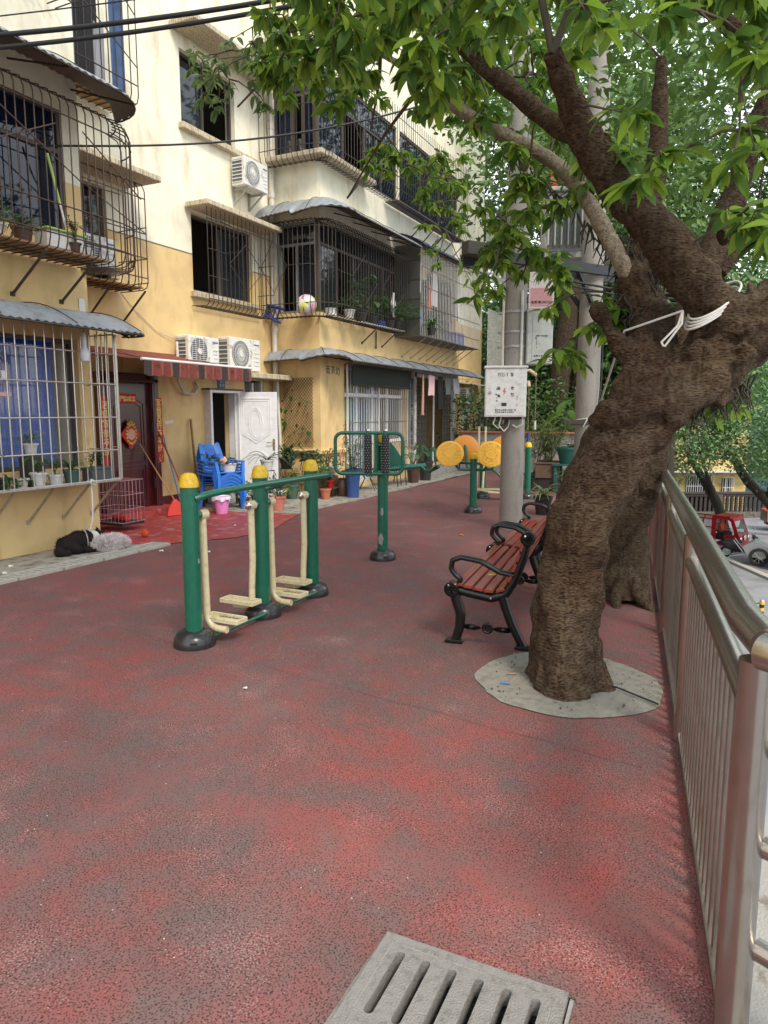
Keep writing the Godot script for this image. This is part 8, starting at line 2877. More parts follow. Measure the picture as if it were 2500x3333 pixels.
	# street trees below on the right
	for f in [[Vector3(-2.4,1.2,-36.5),Vector3(3.0,2.5,2.4),[[-0.19,-4.86,-41.67,0.30],[-0.39,-3.97,-41.71,0.27],[-0.75,-2.99,-41.68,0.24],[-1.37,-1.76,-40.44,0.17],[-2.05,-0.38,-38.07,0.10]],"round light green street tree left of the yellow house, above the red tricycle"],
		[Vector3(1.0,1.6,-38.5),Vector3(2.9,3.0,2.4),[[3.79,-5.37,-41.30,0.36],[2.72,-3.98,-40.99,0.33],[1.67,-2.75,-40.66,0.28],[0.62,-1.67,-40.31,0.22],[-0.31,-0.12,-40.09,0.12]],"street tree with a leaning dark trunk in front of the blue wall"],
		[Vector3(2.9,0.6,-33.0),Vector3(2.2,2.6,2.2),[[2.3,-4.6,-33.6,0.3],[2.3,-2.5,-33.5,0.26],[2.5,-0.5,-33.2,0.18],[2.8,1.2,-33,0.1]],"street tree cut by the right picture edge"]]:
		grown_tree("street_tree",f[3],f[2],[[[f[2][2][0],f[2][2][1],f[2][2][2],0.14],[f[0].x + 0.8,f[0].y - 0.6,f[0].z + 0.4,0.08],[f[0].x + 1.4,f[0].y + 0.8,f[0].z + 0.5,0.03]]],[[f[0],f[1],430,26,0.19,Color(0.07,0.15,0.05),Color(0.24,0.4,0.15),0.28,0.5]],unit,"street trees below the railing",M.bark_dark,10)
	for f in [[Vector3(-3.2,6.5,-52),Vector3(6,5,4),"bright far tree on the opposite slope, behind the fork"],[Vector3(4.0,7.5,-54),Vector3(6,5.5,4),"bright far tree on the opposite slope, at the right edge"],[Vector3(-7.5,4.0,-46),Vector3(4,4.5,3),"far tree on the opposite slope, left of the fork"]]:
		var c: Vector3 = f[0]
		grown_tree("slope_tree",f[2],[[c.x,-4.6,c.z,0.4],[c.x,0.0,c.z,0.3],[c.x + 0.3,c.y,c.z,0.15]],[],[[c,f[1],420,22,0.4,Color(0.06,0.12,0.04),Color(0.17,0.28,0.1),0.6,0.5]],unit,"trees on the opposite slope",M.bark_dark,8)
	# hillside behind it all
	var mb := MB.new()
	var rows := []
	for i in 8:
		var row := []
		for k in 24:
			var x := -70.0 + 6.0 * k
			row.append(Vector3(x,-4.6 + 3.2 * i + 2.0 * sin(k * 0.9 + i),-60.0 - 7.0 * i))
		rows.append(row)
	mb.sheet(rows)
	mat("hill",Color(0.05,0.1,0.03),1.0,0.0,{"tex": "cloud","ts": 0.2})
	struct(mb,"hillside",M.hill)
	var xfs := []
	var cols := []
	for k in 46:
		leafy(xfs,cols,Vector3(rng.randf_range(-40,25),rng.randf_range(-3,12),-60 - rng.randf() * 8),Vector3(4,3,2),26,16,0.55,D0,D1.lerp(G1,0.5),0.9,0.4)
	var wood := swarm(unit,xfs,cols,"hillside_wood",M.far_leaf,self)
	tag(wood,"far green wood covering the slope behind the houses","wood","","stuff")

# ---------------------------------------------------------------- potted plants
func ribbon(mb: MB,base: Vector3,dir: Vector3,L: float,W: float,bend: float,n := 5) -> void:
	var side := dir.cross(Vector3.UP)
	side = side.normalized() if side.length() > 0.01 else Vector3.RIGHT
	var p := base
	var d := dir.normalized()
	for i in n:
		var f := float(i) / n
		var q := p + d * L / n
		var w0 := W * 0.5 * (1.0 - pow(f,2.0))
		var w1 := W * 0.5 * (1.0 - pow(f + 1.0 / n,2.0))
		mb.quad(p - side * w0,p + side * w0,q + side * w1,q - side * w1)
		p = q
		d = (d + Vector3(0,-bend / n,0)).normalized()
func plant(mb: MB,kind: String,at: Vector3,s: float,c0: Color,c1: Color) -> void:
	mb.colored = true
	match kind:
		"strap":
			for k in 34:
				var a := rng.randf() * TAU
				mb.col = c0.lerp(c1,rng.randf())
				ribbon(mb,at,Vector3(cos(a),rng.randf_range(0.7,2.4),sin(a)),s * rng.randf_range(0.7,1.2),s * 0.06,2.4)
		"bush":
			for k in 120:
				var d := Vector3(rng.randfn(),absf(rng.randfn()) * 0.9,rng.randfn()) * s * 0.3
				mb.col = c0.lerp(c1,rng.randf())
				var sub := MB.new()
				leaf_shape(sub,s * 0.16,s * 0.09,0.1,0.3,2)
				merge(mb,sub,Transform3D(aim(Vector3(d.x,d.y * 0.5 + rng.randf_range(-0.2,0.2),d.z),rng.randf_range(-1,1)),at + d + Vector3(0,s * 0.12,0)))
			for k in 7:
				var a := rng.randf() * TAU
				mb.col = Color(0.08,0.07,0.03)
				mb.tube([at,at + Vector3(cos(a) * 0.15,0.3,sin(a) * 0.15) * s,at + Vector3(cos(a) * 0.3,0.55,sin(a) * 0.3) * s],0.006 * s + 0.002,4)
		"broad":
			for k in 9:
				var a := TAU * k / 9.0 + rng.randf() * 0.5
				var h := s * rng.randf_range(0.5,1.0)
				var tip := at + Vector3(cos(a) * s * 0.35,h,sin(a) * s * 0.35)
				mb.col = Color(0.1,0.16,0.05)
				mb.tube([at,at.lerp(tip,0.6) + Vector3(0,0.1 * s,0),tip],0.009 * s + 0.002,5)
				mb.col = c0.lerp(c1,rng.randf())
				var sub := MB.new()
				leaf_shape(sub,s * 0.42,s * 0.27,0.14,0.25,5)
				merge(mb,sub,Transform3D(aim(Vector3(cos(a),-0.25,sin(a)),rng.randf_range(-0.4,0.4)),tip))
		"fern":
			for k in 13:
				var a := rng.randf() * TAU
				var p := at
				var d := Vector3(cos(a),rng.randf_range(0.5,1.6),sin(a)).normalized()
				var col := c0.lerp(c1,rng.randf())
				for i in 11:
					var q := p + d * s * 0.085
					mb.col = Color(0.08,0.1,0.03)
					mb.tube([p,q],0.003,3,false)
					mb.col = col
					for sg in [-1,1]:
						var sd: Vector3 = d.cross(Vector3.UP).normalized() * sg
						ribbon(mb,p,sd + d * 0.5,s * 0.17 * (1.0 - i / 13.0),s * 0.035,0.6,2)
					p = q
					d = (d + Vector3(0,-0.17,0)).normalized()
		"trail":
			for k in 26:
				var a := rng.randf() * TAU
				var p := at + Vector3(cos(a),0,sin(a)) * s * 0.18
				var d := Vector3(cos(a),rng.randf_range(0.1,0.9),sin(a)).normalized()
				for i in rng.randi_range(5,11):
					var q := p + d * s * 0.06
					mb.col = c0.lerp(c1,rng.randf())
					var sub := MB.new()
					leaf_shape(sub,s * 0.11,s * 0.1,0.1,0.2,2)
					merge(mb,sub,Transform3D(aim(Vector3(cos(a + rng.randfn()),-0.3,sin(a + rng.randfn())),rng.randf_range(-1,1)),q))
					p = q
					d = (d + Vector3(0,-0.35,0)).normalized()
		"bamboo":
			for k in 15:
				var a := rng.randf() * TAU
				var top := at + Vector3(cos(a) * s * rng.randf_range(0.1,0.5),s * rng.randf_range(0.6,1.1),sin(a) * s * rng.randf_range(0.1,0.5))
				mb.col = Color(0.12,0.14,0.05)
				mb.tube([at + Vector3(cos(a),0,sin(a)) * 0.03,at.lerp(top,0.5),top],0.004,4)
				for j in 13:
					mb.col = c0.lerp(c1,rng.randf())
					var b := rng.randf() * TAU
					ribbon(mb,at.lerp(top,rng.randf_range(0.35,1.0)),Vector3(cos(b),rng.randf_range(-0.3,0.5),sin(b)),s * rng.randf_range(0.16,0.3),s * 0.026,1.2,3)
		"sprig":
			for k in 6:
				var a := rng.randf() * TAU
				var top := at + Vector3(cos(a) * s * 0.25,s * rng.randf_range(0.6,1.0),sin(a) * s * 0.25)
				mb.col = Color(0.09,0.11,0.04)
				mb.tube([at,at.lerp(top,0.6) + Vector3(0,0.03,0),top],0.004,4)
				for j in 6:
					mb.col = c0.lerp(c1,rng.randf())
					var b := rng.randf() * TAU
					var sub := MB.new()
					leaf_shape(sub,s * 0.26,s * 0.12,0.1,0.3,3)
					merge(mb,sub,Transform3D(aim(Vector3(cos(b),rng.randf_range(-0.3,0.4),sin(b)),0.0),at.lerp(top,rng.randf_range(0.6,1.0))))
func merge(mb: MB,sub: MB,xf: Transform3D) -> void:
	var f := mb.v.size()
	for i in sub.v.size():
		mb.vert(xf * sub.v[i],(xf.basis * sub.n[i]).normalized())
	for i in sub.ix:
		mb.ix.append(f + i)
func potted(label: String,at: Vector3,r: float,h: float,pm: Material,kind: String,s: float,c0 := Color(0.04,0.1,0.03),c1 := Color(0.1,0.2,0.06),square := false,grp := "potted plants along the facade") -> Node3D:
	var o := thing("potted_plant",label,"potted plant",at,rng.randf() * 0.4,grp)
	var mb := MB.new()
	if square:
		mb.box(Vector3(0,h / 2,0),Vector3(r * 2.0,h,r * 3.6),Basis.IDENTITY,0.012)
		mb.box(Vector3(0,h - 0.01,0),Vector3(r * 2.2,0.03,r * 3.8),Basis.IDENTITY,0.008)
	else:
		pot(mb,r * 0.72,r,h)
	part(mb,"pot",pm,o)
	mb = MB.new()
	mb.lathe([Vector2(r * (1.2 if square else 0.9),h * 0.9),Vector2(0,h * 0.93)],14)
	if not square:
		part(mb,"soil",M.soil,o)
	mb = MB.new()
	plant(mb,kind,Vector3(0,h * 0.92,0),s,c0,c1)
	if square:
		plant(mb,kind,Vector3(0,h * 0.92,r),s * 0.9,c0,c1)
		plant(mb,kind,Vector3(0,h * 0.92,-r),s * 0.9,c0,c1)
	part(mb,"foliage",M.leaf,o)
	return o
func iron_stand(label: String,at: Vector3,h: float,r: float) -> void:
	var o := thing("plant_stand",label,"plant stand",at,0.3,"wrought iron plant stands")
	var mb := MB.new()
	for y in [h,h * 0.35]:
		var ring := []
		for k in 17:
			ring.append(Vector3(cos(TAU * k / 16) * r,y,sin(TAU * k / 16) * r))
		mb.tube(ring,0.006,5,false)
		mb.lathe([Vector2(r,y - 0.004),Vector2(r,y),Vector2(0,y)],16)
	part(mb,"shelf",M.dark_bar,o)
	for k in 3:
		var a := TAU * k / 3
		var d := Vector3(cos(a),0,sin(a))
		mb = MB.new()
		mb.tube([d * r + Vector3(0,h,0),d * r * 0.75 + Vector3(0,h * 0.72,0),d * r * 0.95 + Vector3(0,h * 0.4,0),d * r * 1.15 + Vector3(0,0.06,0),d * r * 1.35 + Vector3(0,0.008,0),d * r * 1.45 + Vector3(0,0.04,0),d * r * 1.35 + Vector3(0,0.06,0)],0.006,5)
		mb.tube([d * r + Vector3(0,h * 0.95,0),d * r * 1.3 + Vector3(0,h * 0.85,0),d * r * 1.2 + Vector3(0,h * 0.75,0),d * r * 1.05 + Vector3(0,h * 0.8,0)],0.005,5)
		part(mb,"leg",M.dark_bar,o)

func build_plants() -> void:
	rng.seed = 808
	var pale0 := Color(0.12,0.17,0.08)
	var pale1 := Color(0.28,0.33,0.18)
	# by the white door
	potted("dark planter box with spiky leaves and trailing shrub behind the blue chairs",Vector3(-8.3,0.62,-10.15),0.13,0.22,M.brown_pot,"trail",0.55,Color(0.06,0.11,0.05),Color(0.14,0.2,0.1),true)
	var mb := MB.new()
	for x in [-0.16,0.16]:
		for z in [-0.26,0.26]:
			mb.bar(Vector3(x,0,z),Vector3(x,0.6,z),0.03,0.03)
	mb.box(Vector3(0,0.6,0),Vector3(0.38,0.03,0.6))
	solo(mb,"plant_bench",M.dark_bar,"dark rack under the brown planter box","rack",Vector3(-8.3,0,-10.15))
	potted("spiky aloe in a dark pot beside the brown planter box",Vector3(-8.25,0.63,-9.78),0.1,0.16,M.dark_pot,"strap",0.5,Color(0.06,0.12,0.05),Color(0.16,0.2,0.1))
	iron_stand("wrought iron stand holding the white pot by the white door",Vector3(-7.6,0,-10.62),0.62,0.13)
	potted("white pot with a feathery fern on the iron stand by the white door",Vector3(-7.6,0.625,-10.62),0.12,0.19,M.white_pot,"fern",0.55,pale0,Color(0.25,0.36,0.16))
	potted("brown patterned pot with a pale shrub on the floor by the pink bin",Vector3(-7.75,0.01,-10.1),0.105,0.15,M.brown_pot,"bush",0.38,pale0,Color(0.22,0.3,0.1))
	potted("dark pot with a leafy shrub under the iron stand",Vector3(-7.75,0.01,-10.5),0.11,0.17,M.dark_pot,"bush",0.45,Color(0.1,0.15,0.05),pale1)
	potted("salmon pink pot with a small-leaved shrub in front of the white door",Vector3(-6.95,0.005,-10.0),0.13,0.25,M.salmon,"bush",0.42,Color(0.05,0.1,0.04),Color(0.12,0.18,0.09))
	potted("white printed pot with a bushy plant behind the salmon pot",Vector3(-7.3,0.01,-10.55),0.12,0.28,M.white_pot,"bush",0.35,Color(0.05,0.1,0.04),Color(0.12,0.18,0.09))
	potted("yellow bucket with grassy leaves by the white door",Vector3(-7.55,0.01,-10.95),0.13,0.24,M.yellow_cap,"strap",0.4,pale0,Color(0.25,0.34,0.1))
	potted("dark green pot with thin leaves near the wing corner",Vector3(-7.65,0.01,-11.5),0.13,0.28,M.green_pot,"sprig",0.35)
	iron_stand("tall iron stand under the drooping strap plant",Vector3(-8.05,0,-11.9),0.55,0.13)
	potted("dark pot with long drooping strap leaves beside the white door",Vector3(-8.05,0.555,-11.9),0.14,0.22,M.dark_pot,"strap",0.8,Color(0.03,0.07,0.025),Color(0.1,0.16,0.08))
	potted("palm-like plant with thin arching leaves low beside the white door",Vector3(-7.85,0.01,-11.7),0.11,0.2,M.dark_pot,"strap",0.62,Color(0.06,0.11,0.04),Color(0.16,0.22,0.08))
	iron_stand("iron stand with the trailing ivy below the trellis",Vector3(-7.62,0,-11.95),0.72,0.12)
	potted("brown-red pot of trailing dark ivy below the trellis",Vector3(-7.62,0.725,-11.95),0.11,0.17,M.brown_pot,"trail",0.6,Color(0.03,0.08,0.035),Color(0.1,0.17,0.1))
	potted("small bright green bush on the lower shelf near the wing corner",Vector3(-7.25,0.3,-11.85),0.1,0.16,M.dark_pot,"bush",0.4,Color(0.07,0.16,0.03),Color(0.2,0.32,0.08))
	potted("terracotta pot with a young leafy plant at the pavement edge",Vector3(-7.05,0.005,-11.75),0.105,0.2,M.terracotta,"sprig",0.42,Color(0.08,0.16,0.04),Color(0.22,0.32,0.1))
	potted("small dark red pot on a low stool near the blue vase",Vector3(-7.15,0.2,-12.1),0.08,0.13,M.couplet,"sprig",0.28,pale0,pale1)
	mb = MB.new()
	mb.box(Vector3(0,0.185,0),Vector3(0.3,0.02,0.3))
	for x in [-0.13,0.13]:
		for z in [-0.13,0.13]:
			mb.tube([Vector3(x,0,z),Vector3(x,0.18,z)],0.008,5)
	solo(mb,"low_stool",M.rust_bar,"low rusty stool under the small red pot","stool",Vector3(-7.15,0.004,-12.1))
	potted("grey stone basin with a spreading shrub at the wing corner",Vector3(-7.35,0.42,-12.35),0.2,0.16,M.white_pot,"bush",0.5,Color(0.06,0.12,0.05),Color(0.14,0.2,0.1))
	mb = MB.new()
	mb.box(Vector3(0,0.2,0),Vector3(0.3,0.4,0.3),Basis.IDENTITY,0.01)
	solo(mb,"plinth_block",M.stone_pot,"brown block under the grey stone basin","block",Vector3(-7.35,0.004,-12.35))
	var v := thing("tall_vase","tall blue glazed vase with a feathery asparagus fern","vase",Vector3(-6.72,0.005,-12.25))
	mb = MB.new()
	mb.lathe([Vector2(0,0),Vector2(0.115,0),Vector2(0.12,0.08),Vector2(0.13,0.3),Vector2(0.15,0.5),Vector2(0.16,0.56),Vector2(0.145,0.56),Vector2(0.12,0.4),Vector2(0,0.4)],24)
	part(mb,"vase",M.blue_vase,v)
	mb = MB.new()
	plant(mb,"fern",Vector3(0,0.5,0),0.75,Color(0.08,0.14,0.07),Color(0.2,0.28,0.16))
	plant(mb,"bamboo",Vector3(0,0.5,0),0.85,Color(0.08,0.14,0.07),Color(0.2,0.28,0.16))
	part(mb,"foliage",M.leaf,v)
	mb = MB.new()
	mb.lathe([Vector2(0,0),Vector2(0.1,0),Vector2(0.14,0.12),Vector2(0.14,0.26),Vector2(0.1,0.33),Vector2(0.11,0.36),Vector2(0.08,0.35),Vector2(0,0.3)],20)
	solo(mb,"clay_jar",M.brown_pot,"squat dark clay jar left of the blue vase","jar",Vector3(-7.0,0.005,-12.35))
	# vine on the trellis
	var vine := thing("climbing_vine","thin vine with round green leaves climbing the brown trellis","vine",Vector3(-8.12,0.95,-12.45))
	mb = MB.new()
	for e in [[Vector3(-0.45,0,0),Vector3(-0.4,0.6,0.01),Vector3(-0.2,0.95,0.02),Vector3(0.1,1.0,0.02),Vector3(0.35,0.9,0.02)],[Vector3(-0.4,0.1,0),Vector3(-0.1,0.3,0.02),Vector3(0.15,0.45,0.02),Vector3(0.42,0.1,0.02)],[Vector3(-0.45,0.7,0),Vector3(-0.2,1.25,0.01),Vector3(-0.05,1.4,0.02)]]:
		mb.tube(e,0.004,4)
	part(mb,"stem",M.twig,vine)
	var lf := MB.new()
	lf.paint(Color(0.06,0.16,0.03))
	leaf_shape(lf,0.1,0.1,0.05,0.15,4)
	var lm := lf.mesh()
	for k in 26:
		var x := rng.randf_range(-0.55,0.4)
		inst(lm,"leaf",M.leaf,vine,Transform3D(aim(Vector3(rng.randf_range(-0.5,0.5),-1.0,rng.randf_range(0.1,0.6)),rng.randf_range(-1.6,1.6),rng.randf_range(0.5,1.25)),Vector3(x,rng.randf_range(0.1,1.25),0.035)))
	# by the shop
	potted("brown patterned planter with large grey-green leaves by the shop",Vector3(-6.88,0.005,-15.55),0.17,0.42,M.brown_pot,"broad",0.5,Color(0.07,0.13,0.07),Color(0.16,0.24,0.14))
	potted("tall black planter next to the brown one, with large leaves",Vector3(-6.86,0.005,-16.25),0.18,0.48,M.dark_pot,"broad",0.5,Color(0.07,0.13,0.07),Color(0.16,0.24,0.14))
	mesh_chair()
	var t := thing("garden_table","small dark wire table in front of the shop window","table",Vector3(-7.1,0.005,-13.6))
	mb = MB.new()
	mb.lathe([Vector2(0,0.44),Vector2(0.3,0.44),Vector2(0.3,0.46),Vector2(0,0.46)],24)
	part(mb,"table_top",M.dark_bar,t)
	for k in 4:
		var a := TAU * k / 4 + 0.4
		mb = MB.new()
		mb.tube([Vector3(cos(a) * 0.22,0.44,sin(a) * 0.22),Vector3(cos(a) * 0.08,0.25,sin(a) * 0.08),Vector3(cos(a) * 0.26,0.0,sin(a) * 0.26)],0.009,5)
		part(mb,"leg",M.dark_bar,t)
	var rc := thing("ring_chair","slim metal chair with an orange ring back by the shop window","chair",Vector3(-7.25,0.005,-13.1),0.3)
	mb = MB.new()
	var ring := []
	for k in 25:
		ring.append(Vector3(-0.18,0.72 + sin(TAU * k / 24) * 0.17,cos(TAU * k / 24) * 0.16))
	mb.tube(ring,0.01,6,false)
	part(mb,"backrest",M.salmon,rc)
	mb = MB.new()
	mb.lathe([Vector2(0,0.42),Vector2(0.19,0.42),Vector2(0.19,0.45),Vector2(0,0.455)],20)
	part(mb,"seat",M.dark_bar,rc)
	for k in 4:
		var a := TAU * k / 4 + 0.78
		mb = MB.new()
		mb.tube([Vector3(cos(a) * 0.16,0.42,sin(a) * 0.16),Vector3(cos(a) * 0.2,0,sin(a) * 0.2)],0.009,5)
		part(mb,"leg",M.dark_bar,rc)
	var gs := thing("plastic_stool","green plastic stool just inside the shop doorway","stool",Vector3(-7.45,0.205,-17.85))
	mb = MB.new()
	mb.box(Vector3(0,0.44,0),Vector3(0.3,0.04,0.3),Basis.IDENTITY,0.012)
	part(mb,"seat",M.teal,gs)
	for x in [-1,1]:
		for z in [-1,1]:
			mb = MB.new()
			mb.bar(Vector3(x * 0.12,0.43,z * 0.12),Vector3(x * 0.16,0,z * 0.16),0.05,0.03)
			part(mb,"leg",M.teal,gs)
	# in the steel cage
	var row := [[-6.95,-4.75,0.11,0.15,M.dark_pot,"bush",0.3,"black pot with a dark shrub at the left of the steel cage"],[-7.05,-5.0,0.07,0.14,M.dark_pot,"trail",0.3,"small black pot with ivy in the steel cage"],[-7.0,-5.2,0.075,0.12,M.white_pot,"trail",0.22,"small white pot with trailing leaves in the steel cage"],[-7.0,-5.42,0.085,0.17,M.white_pot,"broad",0.22,"ribbed white pot with one large leaf in the steel cage"],[-7.0,-5.64,0.08,0.13,M.white_pot,"sprig",0.2,"white pot with small flowers in the steel cage"],[-7.02,-5.88,0.095,0.17,M.green_pot,"strap",0.35,"grey-blue pot with grassy leaves in the steel cage"]]
	for e in row:
		potted(e[7],Vector3(e[0],0.822,e[1]),e[2],e[3],e[4],e[5],e[6],Color(0.05,0.11,0.04),Color(0.15,0.24,0.1),false,"pots in the steel cage")
	potted("long dark grey trough with a bare stem at the end of the steel cage",Vector3(-7.05,0.822,-6.28),0.09,0.17,M.grey_box,"sprig",0.25,Color(0.1,0.12,0.06),Color(0.2,0.2,0.1),true,"pots in the steel cage")
	potted("white pot with pale leaves standing higher behind the steel cage bars",Vector3(-7.2,1.18,-5.5),0.075,0.13,M.white_pot,"bush",0.22,pale0,pale1,false,"pots in the steel cage")
	mb = MB.new()
	mb.box(Vector3(0,0.17,0),Vector3(0.16,0.34,0.22),Basis.IDENTITY,0.008)
	solo(mb,"pot_riser",M.dark_bar,"dark riser under the higher white pot in the steel cage","riser",Vector3(-7.2,0.822,-5.5))
	# in the rusty cage
	potted("brown pot with spiky leaves in the rusty upper cage",Vector3(-7.0,3.46,-5.42),0.1,0.16,M.brown_pot,"strap",0.36,Color(0.05,0.1,0.04),Color(0.14,0.2,0.1),false,"pots in the rusty cage")
	potted("low pot with bright succulents at the left of the rusty upper cage",Vector3(-7.0,3.46,-5.1),0.1,0.13,M.white_pot,"bush",0.3,Color(0.1,0.18,0.08),Color(0.22,0.32,0.18),false,"pots in the rusty cage")
	potted("small brown pot with a bare twig in front of the green tub",Vector3(-6.85,3.46,-5.98),0.06,0.1,M.brown_pot,"sprig",0.3,Color(0.14,0.13,0.05),Color(0.25,0.22,0.1),false,"pots in the rusty cage")
	# on the corner balcony
	for e in [[-13.2,0.11,"bush",0.5,"grey pot with a dark shrub on the corner balcony"],[-13.7,0.14,"sprig",0.85,"pot with the largest leafy plant on the corner balcony"],[-14.25,0.12,"broad",0.55,"pot with broad dark leaves on the corner balcony"],[-15.1,0.12,"bush",0.8,"pot with a tall dark shrub near the end of the corner balcony"],[-15.5,0.12,"bush",0.75,"last pot with a dark shrub beside the bright barred balcony"]]:
		potted(e[4],Vector3(-7.3,3.59,e[0]),e[1],0.17,M.dark_pot if e[0] < -13.5 else M.white_pot,e[2],e[3],Color(0.03,0.07,0.025),Color(0.09,0.16,0.06),false,"plants on the corner balcony")
	potted("hanging spider plant on the outside of the bright barred balcony",Vector3(-6.82,3.55,-16.45),0.1,0.16,M.dark_pot,"strap",0.6,Color(0.05,0.11,0.04),Color(0.14,0.22,0.08),false,"plants on the corner balcony")
	# right hand side, behind the bench
	var grp := "potted plants by the planters"
	potted("black pot with a striped spider plant behind the bench",Vector3(-2.78,0.0,-11.55),0.15,0.3,M.dark_pot,"strap",0.55,Color(0.12,0.2,0.05),Color(0.4,0.45,0.25),false,grp)
	potted("green pot with bamboo-like leaves left of the stone trough",Vector3(-4.05,0.0,-16.0),0.25,0.3,M.green_pot,"bamboo",1.35,Color(0.1,0.16,0.05),Color(0.28,0.34,0.14),false,grp)
	potted("rough stone trough with fine bamboo leaves",Vector3(-3.6,0.28,-15.4),0.24,0.33,M.stone_pot,"bamboo",1.1,Color(0.12,0.18,0.06),Color(0.3,0.36,0.14),true,grp)
	mb = MB.new()
	mb.box(Vector3(0,0.14,0),Vector3(0.5,0.28,0.8),Basis.IDENTITY,0.01)
	solo(mb,"trough_base",M.dark_pot,"dark base under the rough stone trough","block",Vector3(-3.6,0,-15.4))
	potted("teal tub with broad fern leaves right of the stone trough",Vector3(-3.1,0.6,-15.2),0.3,0.35,M.teal,"fern",0.9,Color(0.03,0.08,0.03),Color(0.1,0.18,0.07),false,grp)
	mb = MB.new()
	for x in [-0.25,0.25]:
		for z in [-0.25,0.25]:
			mb.bar(Vector3(x,0,z),Vector3(x,0.58,z),0.06,0.06)
	mb.box(Vector3(0,0.58,0),Vector3(0.62,0.04,0.62))
	solo(mb,"plant_table",M.teal,"teal painted table under the teal tub","table",Vector3(-3.1,0,-15.2))
	potted("terracotta pot on the ground under the teal table",Vector3(-3.0,0,-14.7),0.16,0.3,M.terracotta,"bush",0.4,Color(0.04,0.1,0.03),Color(0.12,0.2,0.08),false,grp)
	potted("tall bamboo clump in a dark pot behind the teal tub",Vector3(-2.6,0.3,-16.2),0.25,0.4,M.dark_pot,"bamboo",1.9,Color(0.06,0.13,0.03),Color(0.18,0.28,0.08),false,grp)
	potted("banana-like plant with one tall pale green leaf",Vector3(-3.0,0.3,-16.6),0.22,0.4,M.brown_pot,"broad",1.5,Color(0.1,0.22,0.04),Color(0.22,0.36,0.08),false,grp)
	# brick planter at the end of the plaza
	var pl := thing("brick_planter","long low concrete planter at the far end of the plaza","planter",Vector3(-4.6,0,-19.5))
	mb = MB.new()
	mb.box(Vector3(0,0.55,0),Vector3(5.0,1.1,0.25),Basis.IDENTITY,0.01)
	part(mb,"wall",M.concrete,pl)
	mb = MB.new()
	mb.box(Vector3(0,1.12,0),Vector3(5.1,0.05,0.4),Basis.IDENTITY,0.01)
	part(mb,"coping",M.terracotta,pl)
	var k0 := 0
	var where := ["left of the pole","behind the pole","just right of the pole","behind the mossy trunk","right of the mossy trunk","behind the second pole"]
	for x in [-7.0,-6.0,-4.9,-4.0,-3.1,-2.2]:
		var sh := thing("shrub","bushy green shrub in the far planter, " + where[k0],"shrub",Vector3(x,0.2,-20.2),0.0,"shrubs in the far planter")
		k0 += 1
		var xfs := []
		var cols := []
		leafy(xfs,cols,Vector3(0,1.2,0),Vector3(0.8,1.1,0.6),60,14,1.0,Color(0.03,0.08,0.02),Color(0.14,0.26,0.06),0.2,0.3)
		var fm := MB.new()
		leaf_shape(fm,0.14,0.06,0.08,0.3,3)
		swarm(fm.mesh(),xfs,cols,"foliage",M.far_leaf,sh).set_meta("kind","stuff")
		mb = MB.new()
		mb.tube([Vector3(0,-0.2,0),Vector3(0.05,0.6,0),Vector3(0,1.3,0)],[0.05,0.04,0.02],6)
		part(mb,"stem",M.bark_dark,sh)

func mesh_chair() -> void:
	for e in [[Vector3(-7.05,0.005,-14.6),0.25,"chair with a lime green mesh back in front of the shop"],[Vector3(-7.0,0.005,-15.05),0.1,"dark metal chair right of the lime mesh chair"]]:
		var o := thing("cafe_chair",e[2],"chair",e[0],e[1],"chairs in front of the shop")
		var mb := MB.new()
		mb.box(Vector3(0,0.44,0),Vector3(0.44,0.04,0.44),Basis.IDENTITY,0.015)
		part(mb,"seat",M.black_rubber,o)
		for x in [-1,1]:
			for z in [-1,1]:
				mb = MB.new()
				mb.tube([Vector3(x * 0.19,0.43,z * 0.19),Vector3(x * 0.23,0,z * 0.22)],0.011,6)
				part(mb,"leg",M.black_rubber,o)
		if e[1] > 0.2:
			mb = MB.new()
			var rows := []
			for i in 5:
				var row := []
				for k in 9:
					var u := (k - 4) / 4.0
					var w := 0.2 * (1.0 - 0.12 * absf(i - 2.0))
					row.append(Vector3(-0.24 - 0.04 * i / 4.0 + 0.03 * u * u,0.5 + 0.33 * i / 4.0,u * w))
				rows.append(row)
			mb.sheet(rows,0.006)
			part(mb,"mesh_back",M.lime_print,o)
			mb = MB.new()
			var rim := []
			for k in 25:
				var a := TAU * k / 24
				rim.append(Vector3(-0.26 - 0.02 * sin(a),0.665 + 0.17 * sin(a),cos(a) * 0.205))
			mb.tube(rim,0.014,6,false)
			mb.tube([Vector3(-0.2,0.44,0),Vector3(-0.26,0.55,0)],0.02,6)
			part(mb,"back_frame",M.black_rubber,o)
		else:
			mb = MB.new()
			for s in [-1,1]:
				mb.tube([Vector3(-0.2,0.44,s * 0.2),Vector3(-0.22,0.62,s * 0.2),Vector3(0.18,0.6,s * 0.21),Vector3(0.2,0.44,s * 0.2)],0.011,6)
			part(mb,"arm_frame",M.black_rubber,o)

